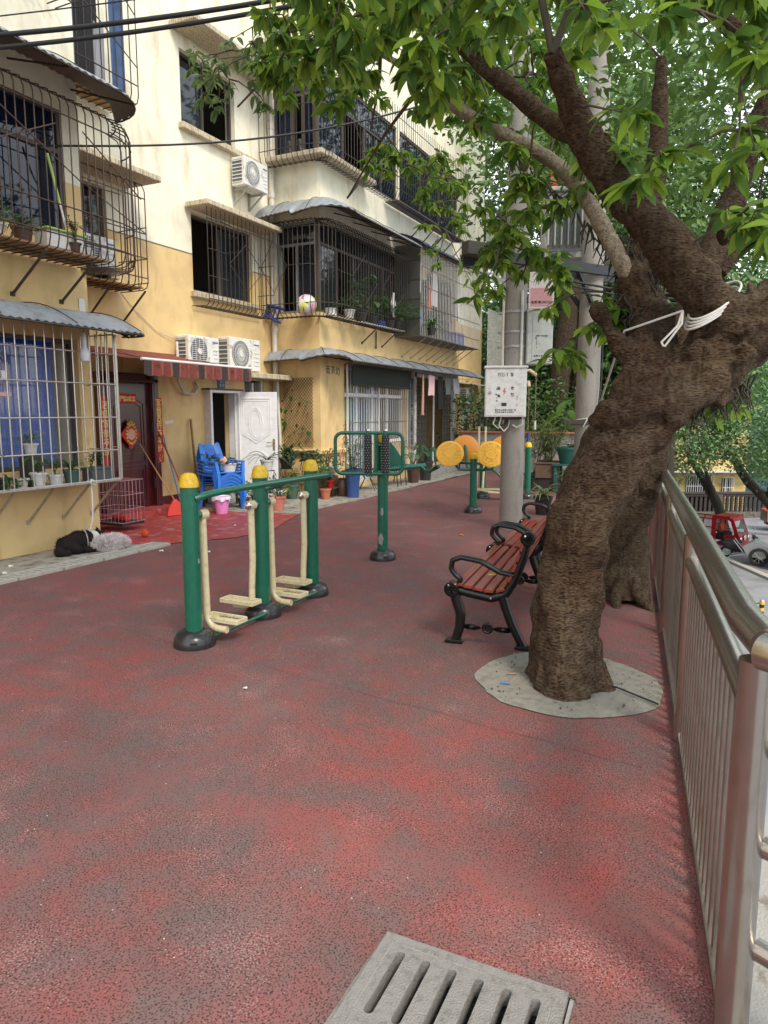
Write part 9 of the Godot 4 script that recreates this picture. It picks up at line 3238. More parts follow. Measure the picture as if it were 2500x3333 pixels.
# ---------------------------------------------------------------- dog and people
func hair_tufts(mb: MB,ctr: Vector3,rad: Vector3,n: int,L: float,w: float,tint: Callable) -> void:
	for k in n:
		var d := Vector3(rng.randfn(),absf(rng.randfn()) * 0.8 + 0.05,rng.randfn()).normalized()
		var p := ctr + d * rad
		var nn := (d / rad).normalized()
		var q := p + (nn + Vector3(rng.randfn(),rng.randfn() - 0.4,rng.randfn()) * 0.45).normalized() * L * rng.randf_range(0.6,1.2)
		mb.paint(tint.call(p))
		var s := nn.cross(Vector3(0.3,1,0.2)).normalized() * w
		mb.tri(p - s,p + s,q)
		mb.tri(p - nn.cross(s),p + nn.cross(s),q)
func build_animals_people() -> void:
	rng.seed = 99
	# sleeping dog: hind end to the left, head on the right behind the fluffy bed
	var d := thing("dog","black and white dog lying asleep by the wall, leashed","dog",Vector3(-6.98,0.008,-5.92))
	d.scale = Vector3(0.95,1.05,0.8)
	var mb := MB.new()
	var bones := [[0,0.1,0.3,0.095,0.0,0.115,0.05,0.115],[0,0.115,0.05,0.115,0.0,0.115,-0.18,0.105],[0.0,0.12,-0.18,0.09,0.02,0.13,-0.3,0.065],[0.02,0.13,-0.3,0.062,0.05,0.1,-0.38,0.06],[0.06,0.09,-0.38,0.05,0.1,0.06,-0.46,0.028],
		[0.03,0.07,0.26,0.075,0.12,0.05,0.18,0.05],[0.12,0.05,0.18,0.042,0.16,0.03,0.02,0.026],[0.16,0.03,0.02,0.026,0.19,0.025,-0.03,0.028],[0.08,0.07,-0.16,0.05,0.14,0.035,-0.1,0.035],[0.14,0.035,-0.1,0.032,0.16,0.028,-0.24,0.026],
		[-0.02,0.09,0.34,0.05,0.05,0.045,0.44,0.045],[0.05,0.045,0.44,0.045,0.15,0.035,0.36,0.03],[-0.01,0.17,-0.33,0.022,-0.02,0.235,-0.335,0.008],[0.05,0.165,-0.35,0.022,0.06,0.215,-0.37,0.008]]
	var tint := func(p: Vector3) -> Color:
		if p.z < -0.14 and p.z > -0.27 and p.y > 0.08:
			return Color(0.6,0.58,0.55)
		if p.z < -0.42:
			return Color(0.5,0.47,0.44)
		return Color(0.018,0.015,0.014)
	var nz := FastNoiseLite.new()
	nz.frequency = 14.0
	mb.blob(bones,0.011,0.045,nz,0.008,tint)
	var body := mb.v.size()
	var src_v := mb.v.duplicate()
	var src_n := mb.n.duplicate()
	for k in 1500:
		var i := rng.randi() % body
		var p := src_v[i]
		if p.y < 0.03:
			continue
		var nn := (src_n[i] + Vector3(0,-0.3,0.7)).normalized()
		mb.paint(tint.call(p) * rng.randf_range(0.7,1.5))
		var s := nn.cross(src_n[i] + Vector3(0.01,0.02,0)).normalized() * 0.0035
		mb.tri(p - s,p + s,p + nn * rng.randf_range(0.018,0.04))
	part(mb,"body",M.fur,d)
	mb = MB.new()
	var ring := []
	for k in 21:
		var a := TAU * k / 20
		ring.append(Vector3(cos(a) * 0.122 + 0.0,0.115 + sin(a) * 0.125,-0.06 + 0.05 * cos(a)))
	mb.tube(ring,0.008,5,false)
	part(mb,"harness",M.beige_cloth,d)
	mb = MB.new()
	mb.tube([Vector3(-6.92,0.86,-6.06),Vector3(-6.9,0.7,-6.06),Vector3(-6.9,0.4,-6.05),Vector3(-6.93,0.24,-6.02)],0.011,6)
	for s in [-1,1]:
		mb.tube([Vector3(-6.9,0.86,-6.06),Vector3(-6.86,0.83,-6.06 + s * 0.05),Vector3(-6.89,0.8,-6.06 + s * 0.02),Vector3(-6.93,0.85,-6.06 - s * 0.04)],0.012,6)
	solo(mb,"leash_rope",M.rope,"grey rope tied to the steel cage and hanging down to the dog","rope")
	# fluffy bed
	mb = MB.new()
	mb.paint(Color(0.5,0.4,0.43))
	mb.ball(Vector3(0,0.06,0),Vector3(0.2,0.1,0.22),20,10)
	var ft := func(p: Vector3) -> Color: return Color(0.78,0.64,0.68).lerp(Color(0.62,0.58,0.56),clampf(0.5 + 3.0 * p.z + 0.4 * sin(p.x * 40.0),0,1))
	hair_tufts(mb,Vector3(0,0.06,0),Vector3(0.2,0.1,0.22),1700,0.05,0.009,ft)
	solo(mb,"pet_bed",M.fluff,"round shaggy pink-grey pet bed in front of the dog","pet bed",Vector3(-6.76,0.008,-6.17),0.2)
	mb = MB.new()
	mb.paint(Color(0.6,0.1,0.04))
	mb.ball(Vector3(0,0.05,0),Vector3.ONE * 0.05,14,8)
	hair_tufts(mb,Vector3(0,0.05,0),Vector3.ONE * 0.05,160,0.014,0.006,func(p): return Color(0.65,0.12,0.05))
	solo(mb,"yarn_ball",M.fluff,"small orange toy ball behind the shaggy pet bed","toy",Vector3(-7.0,0.012,-6.98))
	# distant woman, seen between the box and the discs
	stand_person()

func hand_fingers(mb: MB,wrist: Vector3,dir: Vector3,out: Vector3) -> void:
	for k in 4:
		var b := wrist + dir * 0.05 + out * (0.03 - 0.02 * k)
		var l: float = [0.06,0.07,0.066,0.05][k]
		mb.tube([b,b + dir * l * 0.5,b + dir * l * 0.9 + out.cross(dir) * l * 0.3],[0.009,0.0085,0.007],6)
	mb.tube([wrist + dir * 0.02 + out * 0.03,wrist + dir * 0.05 + out * 0.055,wrist + dir * 0.085 + out * 0.055],[0.011,0.01,0.008],6)
func face_and_hair(par: Node,c: Vector3,r: float,front: Vector3,hair_len: float) -> void:
	var side := Vector3.UP.cross(front).normalized()
	var mb := MB.new()
	var hb := []
	hb.append([c.x - front.x * 0.02,c.y + 0.035,c.z - front.z * 0.02,r * 0.98,c.x - front.x * 0.05,c.y - hair_len,c.z - front.z * 0.05,r * 0.75])
	mb.blob(hb,0.012,0.02)
	part(mb,"hair",M.hair,par)
	mb = MB.new()
	for s in [-1,1]:
		mb.ball(c + front * r * 0.92 + side * s * 0.032 + Vector3(0,0.0,0),Vector3(0.012,0.008,0.012),8,5)
	mb.bar(c + front * r * 0.95 + side * 0.02 - Vector3(0,0.055,0),c + front * r * 0.95 - side * 0.02 - Vector3(0,0.055,0),0.008,0.008)
	part(mb,"features",M.hair,par)
func stand_person() -> void:
	var o := thing("person","person in a pink top and striped trousers far behind the meter box","person",Vector3(-9.05,0.0,-28.6),deg_to_rad(20))
	var mb := MB.new()
	var bones := [[0,0.92,0,0.13,0,1.1,0,0.12],[0,1.1,0,0.12,0,1.3,0,0.13],[-0.14,1.32,0,0.06,0.14,1.32,0,0.06],[0,1.33,0,0.055,0,1.44,0,0.05],[0,1.5,0.01,0.09,0,1.56,0,0.092],
		[0.16,1.31,0,0.055,0.2,1.06,0.0,0.045],[0.2,1.06,0,0.042,0.19,0.83,0.07,0.032],[-0.16,1.31,0,0.055,-0.2,1.06,0.0,0.045],[-0.2,1.06,0,0.042,-0.18,0.84,0.08,0.032],[0.19,0.82,0.075,0.034,0.19,0.76,0.09,0.034],[-0.18,0.83,0.085,0.034,-0.18,0.77,0.1,0.034],
		[0.085,0.88,0,0.1,0.09,0.48,0.01,0.075],[0.09,0.48,0.01,0.072,0.09,0.1,0,0.055],[-0.085,0.88,0,0.1,-0.09,0.48,-0.02,0.075],[-0.09,0.48,-0.02,0.072,-0.09,0.1,-0.03,0.055],[0.09,0.05,0,0.04,0.09,0.04,0.13,0.035],[-0.09,0.05,-0.03,0.04,-0.09,0.04,0.1,0.035],[0,1.5,0.09,0.015,0,1.48,0.105,0.012]]
	var tint := func(p: Vector3) -> Color:
		if p.y > 1.4 or (absf(p.x) > 0.165 and p.y < 1.15):
			return Color(0.44,0.25,0.17)
		if p.y > 0.95:
			return Color(0.5,0.09,0.11)
		if p.y < 0.07:
			return Color(0.05,0.05,0.05)
		return Color(0.62,0.6,0.62) if sin(p.x * 170.0) > -0.2 else Color(0.4,0.1,0.2)
	mb.blob(bones,0.013,0.05,null,0.0,tint)
	mb.paint(Color(0.44,0.25,0.17))
	hand_fingers(mb,Vector3(0.19,0.79,0.085),Vector3(0,-0.95,0.3).normalized(),Vector3(0,0.3,0.95))
	hand_fingers(mb,Vector3(-0.18,0.8,0.09),Vector3(0,-0.95,0.3).normalized(),Vector3(0,0.3,0.95))
	part(mb,"body",M.cloth_vc,o)
	face_and_hair(o,Vector3(0,1.54,0),0.095,Vector3(0,0,1),0.1)

# ---------------------------------------------------------------- the street below
func wheel(par: Node,c: Vector3,r: float,w: float,axis: Vector3,spokes := 0) -> void:
	var x := axis.normalized()
	var bs := Basis(x.cross(Vector3.UP).normalized(),x,Vector3.UP)
	var o := Node3D.new()
	o.name = "wheel"
	par.add_child(o,true)
	o.transform = Transform3D(bs,c)
	var mb := MB.new()
	mb.lathe([Vector2(r * 0.68,-w * 0.4),Vector2(r * 0.93,-w * 0.5),Vector2(r,-w * 0.3),Vector2(r,w * 0.3),Vector2(r * 0.93,w * 0.5),Vector2(r * 0.68,w * 0.4),Vector2(r * 0.68,-w * 0.4)],28)
	part(mb,"tyre",M.tyre,o)
	mb = MB.new()
	if spokes == 0:
		mb.lathe([Vector2(r * 0.68,-w * 0.4),Vector2(r * 0.6,-w * 0.25),Vector2(0,-w * 0.3)],20)
		mb.lathe([Vector2(0,w * 0.3),Vector2(r * 0.2,w * 0.35),Vector2(r * 0.3,w * 0.2),Vector2(r * 0.6,w * 0.25),Vector2(r * 0.68,w * 0.4)],20)
	else:
		for k in spokes:
			var a := TAU * k / spokes
			mb.tube([Vector3.ZERO,Vector3(cos(a),0,sin(a)) * r * 0.72],0.016,5)
		mb.tube([Vector3(0,-w,0),Vector3(0,w,0)],0.04,8)
	part(mb,"rim",M.galv,o)

func build_street() -> void:
	rng.seed = 321
	var RY := deg_to_rad(26.2)
	# yellow house across the street, with barred windows
	var h := thing("yellow_house","pale yellow house with white barred windows across the street","house",Vector3(-2.2,-4.6,-49.4),RY)
	var mb := MB.new()
	mb.wall(Vector3(0,0,0),Vector3.RIGHT,Vector3(0,0,1),[-6.0,0.0,3.3,6.5],[[-4.6,1.0,-2.7,2.35],[-0.55,1.0,1.15,2.3],[1.75,0.9,2.45,2.2],[-4.6,3.6,-2.7,5.0],[-0.6,3.6,1.2,5.0]],0.25)
	mb.box(Vector3(3.17,3.25,-2.6),Vector3(0.25,6.5,4.9))
	part(mb,"wall",M.pale_yellow,h)
	mb = MB.new()
	mb.box(Vector3(-1.3,2.6,0.45),Vector3(9.6,0.1,0.9),Basis.IDENTITY,0.01)
	part(mb,"ledge",M.white_plaster,h)
	mb = MB.new()
	mb.box(Vector3(-1.3,6.6,-2.0),Vector3(9.8,0.2,6.0))
	part(mb,"roof",M.slab,h)
	mb = MB.new()
	mb.box(Vector3(-1.3,3.2,-3.5),Vector3(9.0,6.4,0.2))
	part(mb,"inner_wall",M.inside,h)
	for w in [[-4.6,1.0,-2.7,2.35],[-0.55,1.0,1.15,2.3],[1.75,0.9,2.45,2.2],[-4.6,3.6,-2.7,5.0],[-0.6,3.6,1.2,5.0]]:
		window_in(h,Vector3.ZERO,Vector3.RIGHT,Vector3(0,0,1),w,[0.5],M.frame_white,M.dark_glass,0.15)
		var bm := MB.new()
		bm.box(Vector3.ZERO,Vector3(0.025,w[3] - w[1],0.025))
		var bar := bm.mesh()
		var n := int((w[2] - w[0]) / 0.14)
		for k in n + 1:
			inst(bar,"window_bar",M.white_bar,h,Transform3D(Basis.IDENTITY,Vector3(lerpf(w[0],w[2],float(k) / n),(w[1] + w[3]) / 2,0.2)))
		for y in [w[1],(w[1] + w[3]) / 2,w[3]]:
			mb = MB.new()
			mb.box(Vector3((w[0] + w[2]) / 2,y,0.2),Vector3(w[2] - w[0],0.03,0.03))
			part(mb,"window_bar",M.white_bar,h)
	# blue painted house end
	var bh := thing("blue_house","light blue painted house wall at the right edge across the street","house",Vector3(4.3,-4.6,-53.0),RY)
	mb = MB.new()
	mb.box(Vector3(1.0,4.5,-2),Vector3(7.0,9.0,4.0))
	part(mb,"wall",M.blue_wall,bh)
	mb = MB.new()
	mb.box(Vector3(1.0,0.75,0.02),Vector3(7.0,1.5,0.03))
	part(mb,"pale_dado",M.white_plaster,bh)
	# dark brick balustrade in front of the house
	var bw := thing("brick_balustrade","dark old brick balustrade wall in front of the yellow house","wall",Vector3(-1.6,-4.6,-46.6),RY)
	mb = MB.new()
	mb.box(Vector3(0,0.12,0),Vector3(9.0,0.5,0.3),Basis.IDENTITY,0.01)
	part(mb,"base",M.retaining,bw)
	mb = MB.new()
	mb.box(Vector3(0,1.5,0),Vector3(9.1,0.12,0.42),Basis.IDENTITY,0.015)
	mb.box(Vector3(0,1.37,0),Vector3(9.0,0.16,0.28),Basis.IDENTITY,0.01)
	part(mb,"coping",M.old_brick,bw)
	var pm := MB.new()
	for k in 9:
		pm.box(Vector3(0,0.42 + 0.11 * k,0),Vector3(0.16 - 0.012 * (k % 2),0.095,0.2),Basis.IDENTITY,0.006)
	var pier := pm.mesh()
	for k in 33:
		if k == 20:
			continue
		inst(pier,"brick_pier",M.old_brick,bw,Transform3D(Basis.IDENTITY,Vector3(-4.4 + 0.27 * k,0,0)))
	mb = MB.new()
	for x in [1.0,4.35]:
		mb.box(Vector3(x,0.72,0),Vector3(0.34,1.44,0.36),Basis.IDENTITY,0.01)
	part(mb,"end_pillar",M.stone_pot,bw)
	mb = MB.new()
	mb.box(Vector3(-1.7,0.72,-0.14),Vector3(5.2,1.2,0.04))
	part(mb,"rear_panel",M.old_brick,bw)
	# kerb
	mb = MB.new()
	var ka := Vector3(-4.0,-4.55,-41.5)
	var kb := Vector3(3.0,-4.55,-26.9)
	mb.bar(ka,kb,0.22,0.1)
	struct(mb,"kerb",M.kerb)
	mb = MB.new()
	mb.bar(ka + Vector3(0.5,-0.046,0.3),kb + Vector3(0.5,-0.046,0.3),0.12,0.004)
	struct(mb,"edge_line",M.line_paint)
	# red cargo tricycle, local +x is forwards
	var t := thing("cargo_tricycle","red cab cargo tricycle with white slatted sides parked on the street","tricycle",Vector3(-0.35,-4.6,-35.9),deg_to_rad(-20))
	mb = MB.new()
	var side := PackedVector2Array([Vector2(0.0,0.3),Vector2(0.95,0.3),Vector2(1.05,0.55),Vector2(0.98,0.85),Vector2(0.72,1.5),Vector2(0.55,1.62),Vector2(0.0,1.62),Vector2(0.0,1.5),Vector2(0.5,1.5),Vector2(0.62,1.42),Vector2(0.82,0.88),Vector2(0.55,0.6),Vector2(0.3,0.42),Vector2(0.0,0.42)])
	for z in [-0.6,0.57]:
		mb.prism(side,0.03,Transform3D(Basis.IDENTITY,Vector3(0,0,z)))
	mb.box(Vector3(0.95,0.55,0),Vector3(0.2,0.56,1.16),Basis.from_euler(Vector3(0,0,0.08)),0.05)
	mb.box(Vector3(0.25,1.62,0),Vector3(0.75,0.06,1.24),Basis.IDENTITY,0.025)
	mb.box(Vector3(0.7,1.52,0),Vector3(0.2,0.05,1.2),Basis.from_euler(Vector3(0,0,-0.9)),0.02)
	for z in [-0.56,0.56]:
		mb.bar(Vector3(0.97,0.82,z),Vector3(0.72,1.48,z),0.07,0.06)
	mb.box(Vector3(0.4,0.35,0),Vector3(1.0,0.08,1.1),Basis.IDENTITY,0.02)
	for z in [-0.59,0.59]:
		mb.box(Vector3(0.62,0.58,z),Vector3(0.5,0.5,0.03),Basis.IDENTITY,0.01)
		mb.box(Vector3(-0.1,0.95,z),Vector3(0.2,1.3,0.03),Basis.IDENTITY,0.01)
	part(mb,"cab",M.car_red,t)
	mb = MB.new()
	mb.box(Vector3(0.86,1.15,0),Vector3(0.012,0.68,1.04),Basis.from_euler(Vector3(0,0,0.36)),0.003)
	part(mb,"windscreen",M.glass,t)
	for z in [-0.45,0.45]:
		mb = MB.new()
		mb.lathe([Vector2(0.09,0),Vector2(0.1,0.03),Vector2(0.06,0.05),Vector2(0,0.055)],16,Transform3D(Basis(Vector3(0,-1,0),Vector3(1,0,0),Vector3(0,0,1)),Vector3(1.04,0.66,z)))
		part(mb,"headlight",M.chrome,t)
	mb = MB.new()
	mb.lathe([Vector2(0.15,0),Vector2(0.15,0.05),Vector2(0.09,0.07),Vector2(0,0.075)],20,Transform3D(Basis(Vector3(0,-1,0),Vector3(1,0,0),Vector3(0,0,1)),Vector3(1.04,0.68,0)))
	part(mb,"headlight",M.chrome,t)
	mb = MB.new()
	mb.box(Vector3(-1.2,0.62,0),Vector3(2.2,0.08,1.24),Basis.IDENTITY,0.01)
	for z in [-0.61,0.61]:
		for x in 6:
			mb.box(Vector3(-2.25 + 0.42 * x,1.05,z),Vector3(0.05,0.86,0.04))
		for y in [0.78,1.1,1.48]:
			mb.box(Vector3(-1.2,y,z),Vector3(2.2,0.05,0.04))
	mb.box(Vector3(-2.28,1.05,0),Vector3(0.04,0.86,1.2))
	part(mb,"cargo_frame",M.car_red,t)
	for z in [-0.59,0.59]:
		for x in 5:
			mb = MB.new()
			mb.box(Vector3(-2.04 + 0.42 * x,1.29,z),Vector3(0.37,0.32,0.015))
			part(mb,"side_panel",M.white_plaster,t)
			mb = MB.new()
			mb.box(Vector3(-2.04 + 0.42 * x,0.94,z),Vector3(0.34,0.26,0.015),Basis.IDENTITY,0.004)
			part(mb,"side_panel",M.white_plaster,t)
	latin("M63 00226",0.3,Transform3D(Basis.IDENTITY,Vector3(-1.35,1.26,0.605)),M.ink,t,true)
	wheel(t,Vector3(0.75,0.26,0),0.26,0.1,Vector3(0,0,1))
	wheel(t,Vector3(-1.3,0.28,0.58),0.28,0.12,Vector3(0,0,1))
	wheel(t,Vector3(-1.3,0.28,-0.58),0.28,0.12,Vector3(0,0,1))
	mb = MB.new()
	mb.box(Vector3(-0.05,0.62,0),Vector3(0.4,0.24,0.6),Basis.IDENTITY,0.04)
	part(mb,"seat",M.black_rubber,t)
	# driver
	var dr := thing("person","driver in an orange shirt sitting in the red tricycle cab","person",Vector3(-0.35,-4.6,-35.9),deg_to_rad(-20))
	mb = MB.new()
	var db := [[-0.02,0.84,0.0,0.14,0.0,1.06,0.0,0.12],[0.0,1.06,0,0.12,0.02,1.2,0,0.12],[0.02,1.22,-0.15,0.06,0.02,1.22,0.15,0.06],[0.03,1.22,0,0.05,0.04,1.32,0,0.05],[0.05,1.38,0,0.085,0.05,1.42,0,0.088],[0.02,1.21,0.18,0.05,0.12,1.0,0.22,0.042],[0.12,1.0,0.22,0.04,0.34,0.98,0.18,0.03],[0.02,1.21,-0.18,0.05,0.12,1.0,-0.22,0.042],[0.12,1.0,-0.22,0.04,0.34,0.98,-0.18,0.03],[0.0,0.82,0.1,0.09,0.38,0.8,0.13,0.07],[0.38,0.8,0.13,0.065,0.42,0.45,0.14,0.05],[0.0,0.82,-0.1,0.09,0.38,0.8,-0.13,0.07],[0.38,0.8,-0.13,0.065,0.42,0.45,-0.14,0.05],[0.42,0.44,0.14,0.04,0.52,0.43,0.14,0.035],[0.42,0.44,-0.14,0.04,0.52,0.43,-0.14,0.035]]
	mb.blob(db,0.014,0.05,null,0.0,func(p): return Color(0.44,0.25,0.17) if p.y > 1.29 or (p.x > 0.22 and p.y > 0.92) else (Color(0.55,0.1,0.03) if p.y > 0.9 else Color(0.03,0.035,0.05)))
	mb.paint(Color(0.44,0.25,0.17))
	hand_fingers(mb,Vector3(0.35,0.98,0.18),Vector3(1,0,0),Vector3(0,0,1))
	hand_fingers(mb,Vector3(0.35,0.98,-0.18),Vector3(1,0,0),Vector3(0,0,1))
	part(mb,"body",M.cloth_vc,dr)
	face_and_hair(dr,Vector3(0.05,1.4,0),0.09,Vector3(1,0,0),0.02)
	# scooter
	var s := thing("motor_scooter","black scooter parked in front of the red tricycle","scooter",Vector3(0.55,-4.6,-34.2),deg_to_rad(0))
	wheel(s,Vector3(-0.6,0.25,0),0.25,0.1,Vector3(0,0,1))
	wheel(s,Vector3(0.6,0.25,0),0.25,0.1,Vector3(0,0,1))
	mb = MB.new()
	mb.blob([[-0.75,0.62,0,0.1,-0.2,0.58,0,0.15],[-0.6,0.48,0,0.12,-0.1,0.4,0,0.14],[-0.1,0.32,0,0.1,0.35,0.32,0,0.09],[0.38,0.34,0,0.09,0.5,0.85,0,0.1],[0.5,0.85,0,0.1,0.42,0.98,0,0.08],[0.55,0.52,0,0.06,0.72,0.48,0,0.05]],0.03,0.08)
	part(mb,"body",M.black_base,s)
	mb = MB.new()
	mb.blob([[-0.7,0.74,0,0.07,-0.12,0.7,0,0.1]],0.03,0.05)
	part(mb,"seat",M.black_rubber,s)
	mb = MB.new()
	mb.tube([Vector3(0.34,1.0,-0.34),Vector3(0.42,1.02,-0.12),Vector3(0.42,1.02,0.12),Vector3(0.34,1.0,0.34)],0.018,6)
	mb.tube([Vector3(0.6,0.25,0),Vector3(0.45,0.85,0)],0.03,6)
	part(mb,"handlebar",M.black_rubber,s)
	for z in [-0.25,0.25]:
		mb = MB.new()
		mb.tube([Vector3(0.4,1.02,z),Vector3(0.44,1.2,z * 1.2)],0.008,5)
		mb.ball(Vector3(0.45,1.24,z * 1.25),Vector3(0.02,0.05,0.07),10,6)
		part(mb,"mirror",M.chrome,s)
	mb = MB.new()
	mb.lathe([Vector2(0.08,0),Vector2(0.09,0.03),Vector2(0,0.05)],14,Transform3D(Basis(Vector3(0,-1,0),Vector3(1,0,0),Vector3(0,0,1)),Vector3(0.56,0.9,0)))
	part(mb,"headlight",M.chrome,s)
	mb = MB.new()
	mb.box(Vector3(-0.92,0.42,0),Vector3(0.02,0.14,0.18))
	part(mb,"number_plate",M.wood_pole,s)
	# handcart
	var hc := thing("hand_cart","grey metal hand cart with big spoked wheels beside the scooter","cart",Vector3(1.1,-4.6,-32.95),deg_to_rad(-5))
	mb = MB.new()
	mb.prism(PackedVector2Array([Vector2(-0.55,0.75),Vector2(-0.35,0.4),Vector2(0.45,0.35),Vector2(0.6,0.7),Vector2(-0.1,1.05)]),0.7,Transform3D(Basis.IDENTITY,Vector3(0,0,-0.35)))
	part(mb,"tub",M.galv,hc)
	wheel(hc,Vector3(0.1,0.38,0.45),0.38,0.07,Vector3(0,0,1),8)
	wheel(hc,Vector3(0.1,0.38,-0.45),0.38,0.07,Vector3(0,0,1),8)
	for z in [-0.3,0.3]:
		mb = MB.new()
		mb.tube([Vector3(-0.4,0.45,z),Vector3(-1.0,0.3,z),Vector3(-1.15,0.02,z)],0.02,6)
		mb.tube([Vector3(-0.5,0.5,z),Vector3(-0.9,1.0,z)],0.02,6)
		part(mb,"handle",M.galv,hc)
	# red car, mostly outside the frame
	var c := thing("red_car","dark red car cut off by the right picture edge","car",Vector3(3.55,-4.6,-32.3),deg_to_rad(-8))
	mb = MB.new()
	var cp := PackedVector2Array([Vector2(-1.9,0.32),Vector2(-1.95,0.6),Vector2(-1.85,0.86),Vector2(-1.5,0.94),Vector2(-1.05,1.38),Vector2(-0.7,1.47),Vector2(0.3,1.46),Vector2(0.95,0.98),Vector2(1.75,0.85),Vector2(1.95,0.6),Vector2(1.9,0.3)])
	mb.prism(cp,1.6,Transform3D(Basis.IDENTITY,Vector3(0,0,-0.8)))
	part(mb,"body",M.car_red,c)
	mb = MB.new()
	for z in [-0.81,0.805]:
		mb.prism(PackedVector2Array([Vector2(-1.2,0.98),Vector2(-0.95,1.34),Vector2(-0.3,1.38),Vector2(-0.3,0.98)]),0.006,Transform3D(Basis.IDENTITY,Vector3(0,0,z)))
		mb.prism(PackedVector2Array([Vector2(-0.22,0.98),Vector2(-0.22,1.38),Vector2(0.25,1.36),Vector2(0.78,0.98)]),0.006,Transform3D(Basis.IDENTITY,Vector3(0,0,z)))
	part(mb,"side_window",M.dark_glass,c)
	for x in [-1.2,1.25]:
		for z in [-0.76,0.76]:
			wheel(c,Vector3(x,0.3,z),0.3,0.2,Vector3(0,0,1))
	mb = MB.new()
	mb.box(Vector3(-1.93,0.72,0.6),Vector3(0.06,0.16,0.26),Basis.IDENTITY,0.02)
	part(mb,"tail_light",M.red_plastic,c)
	# orange dumper
	var d := thing("dump_truck","small orange dump truck with a black tailgate across the street","truck",Vector3(2.7,-4.6,-43.3),deg_to_rad(12))
	mb = MB.new()
	mb.box(Vector3(0,0.82,0.62),Vector3(2.2,0.6,0.06))
	mb.box(Vector3(0,0.82,-0.62),Vector3(2.2,0.6,0.06))
	mb.box(Vector3(0,0.55,0),Vector3(2.2,0.06,1.2))
	mb.box(Vector3(1.08,0.92,0),Vector3(0.06,0.8,1.26))
	mb.box(Vector3(0.0,0.82,0.66),Vector3(0.08,0.6,0.04))
	part(mb,"tipper_body",M.truck_orange,d)
	mb = MB.new()
	mb.box(Vector3(-1.1,0.8,0),Vector3(0.05,0.6,1.2))
	part(mb,"tailgate",M.black_base,d)
	mb = MB.new()
	mb.box(Vector3(0.4,0.4,0),Vector3(2.8,0.14,0.6))
	part(mb,"chassis",M.black_rubber,d)
	mb = MB.new()
	mb.box(Vector3(1.9,0.85,0),Vector3(1.0,0.9,1.2),Basis.IDENTITY,0.05)
	part(mb,"cab",M.truck_orange,d)
	mb = MB.new()
	mb.box(Vector3(-0.35,0.86,0.652),Vector3(0.7,0.05,0.006))
	mb.box(Vector3(-0.3,0.72,0.652),Vector3(0.55,0.1,0.006))
	part(mb,"side_print",M.black_base,d)
	for z in [-0.6,0.6]:
		wheel(d,Vector3(-0.3,0.3,z),0.3,0.2,Vector3(0,0,1))
		wheel(d,Vector3(1.9,0.3,z),0.3,0.2,Vector3(0,0,1))
	# cone, rubble, bollard with chain
	var co := thing("traffic_cone","dark old traffic cone beside the orange truck","cone",Vector3(0.6,-4.6,-43.1))
	mb = MB.new()
	mb.lathe([Vector2(0.16,0.04),Vector2(0.03,0.82),Vector2(0,0.83)],18)
	part(mb,"cone",M.dark_pot,co)
	mb = MB.new()
	mb.box(Vector3(0,0.02,0),Vector3(0.48,0.05,0.48),Basis.IDENTITY,0.015)
	part(mb,"foot",M.dark_pot,co)
	var bo := thing("bollard","yellow and black striped bollard below the railing, holding a chain","bollard",Vector3(0.99,-4.6,-23.07))
	for k in 8:
		mb = MB.new()
		var pts := [Vector3(0,0.1 * k,0),Vector3(0.0,0.1 * (k + 1),0)]
		mb.tube(pts,0.065,14)
		part(mb,"stripe_band",M.hazard_yellow if k % 2 else M.black_rubber,bo)
	mb = MB.new()
	mb.lathe([Vector2(0.068,0.8),Vector2(0.05,0.83),Vector2(0,0.84)],14)
	part(mb,"cap",M.galv,bo)
	mb = MB.new()
	var ch := []
	for k in 15:
		var f := k / 14.0
		ch.append(Vector3(lerpf(-2.2,0,f),0.74 - 0.25 * sin(PI * f),lerpf(-1.4,0,f)))
	mb.tube(ch,0.014,5)
	part(mb,"chain",M.dark_bar,bo)
	# office chair frame and sack left by the wall
	var oc := thing("blue_chair_frame","blue padded chair on a metal frame against the pale blue wall","chair",Vector3(2.2,-4.6,-46.6),RY)
	mb = MB.new()
	mb.tube([Vector3(-0.4,0,0),Vector3(-0.4,1.4,0),Vector3(0.4,1.45,0),Vector3(0.4,0,0)],0.03,6)
	part(mb,"frame",M.dark_bar,oc)
	mb = MB.new()
	mb.box(Vector3(0.05,0.85,0),Vector3(0.62,0.5,0.1),Basis.IDENTITY,0.04)
	part(mb,"pad",M.navy_plastic,oc)

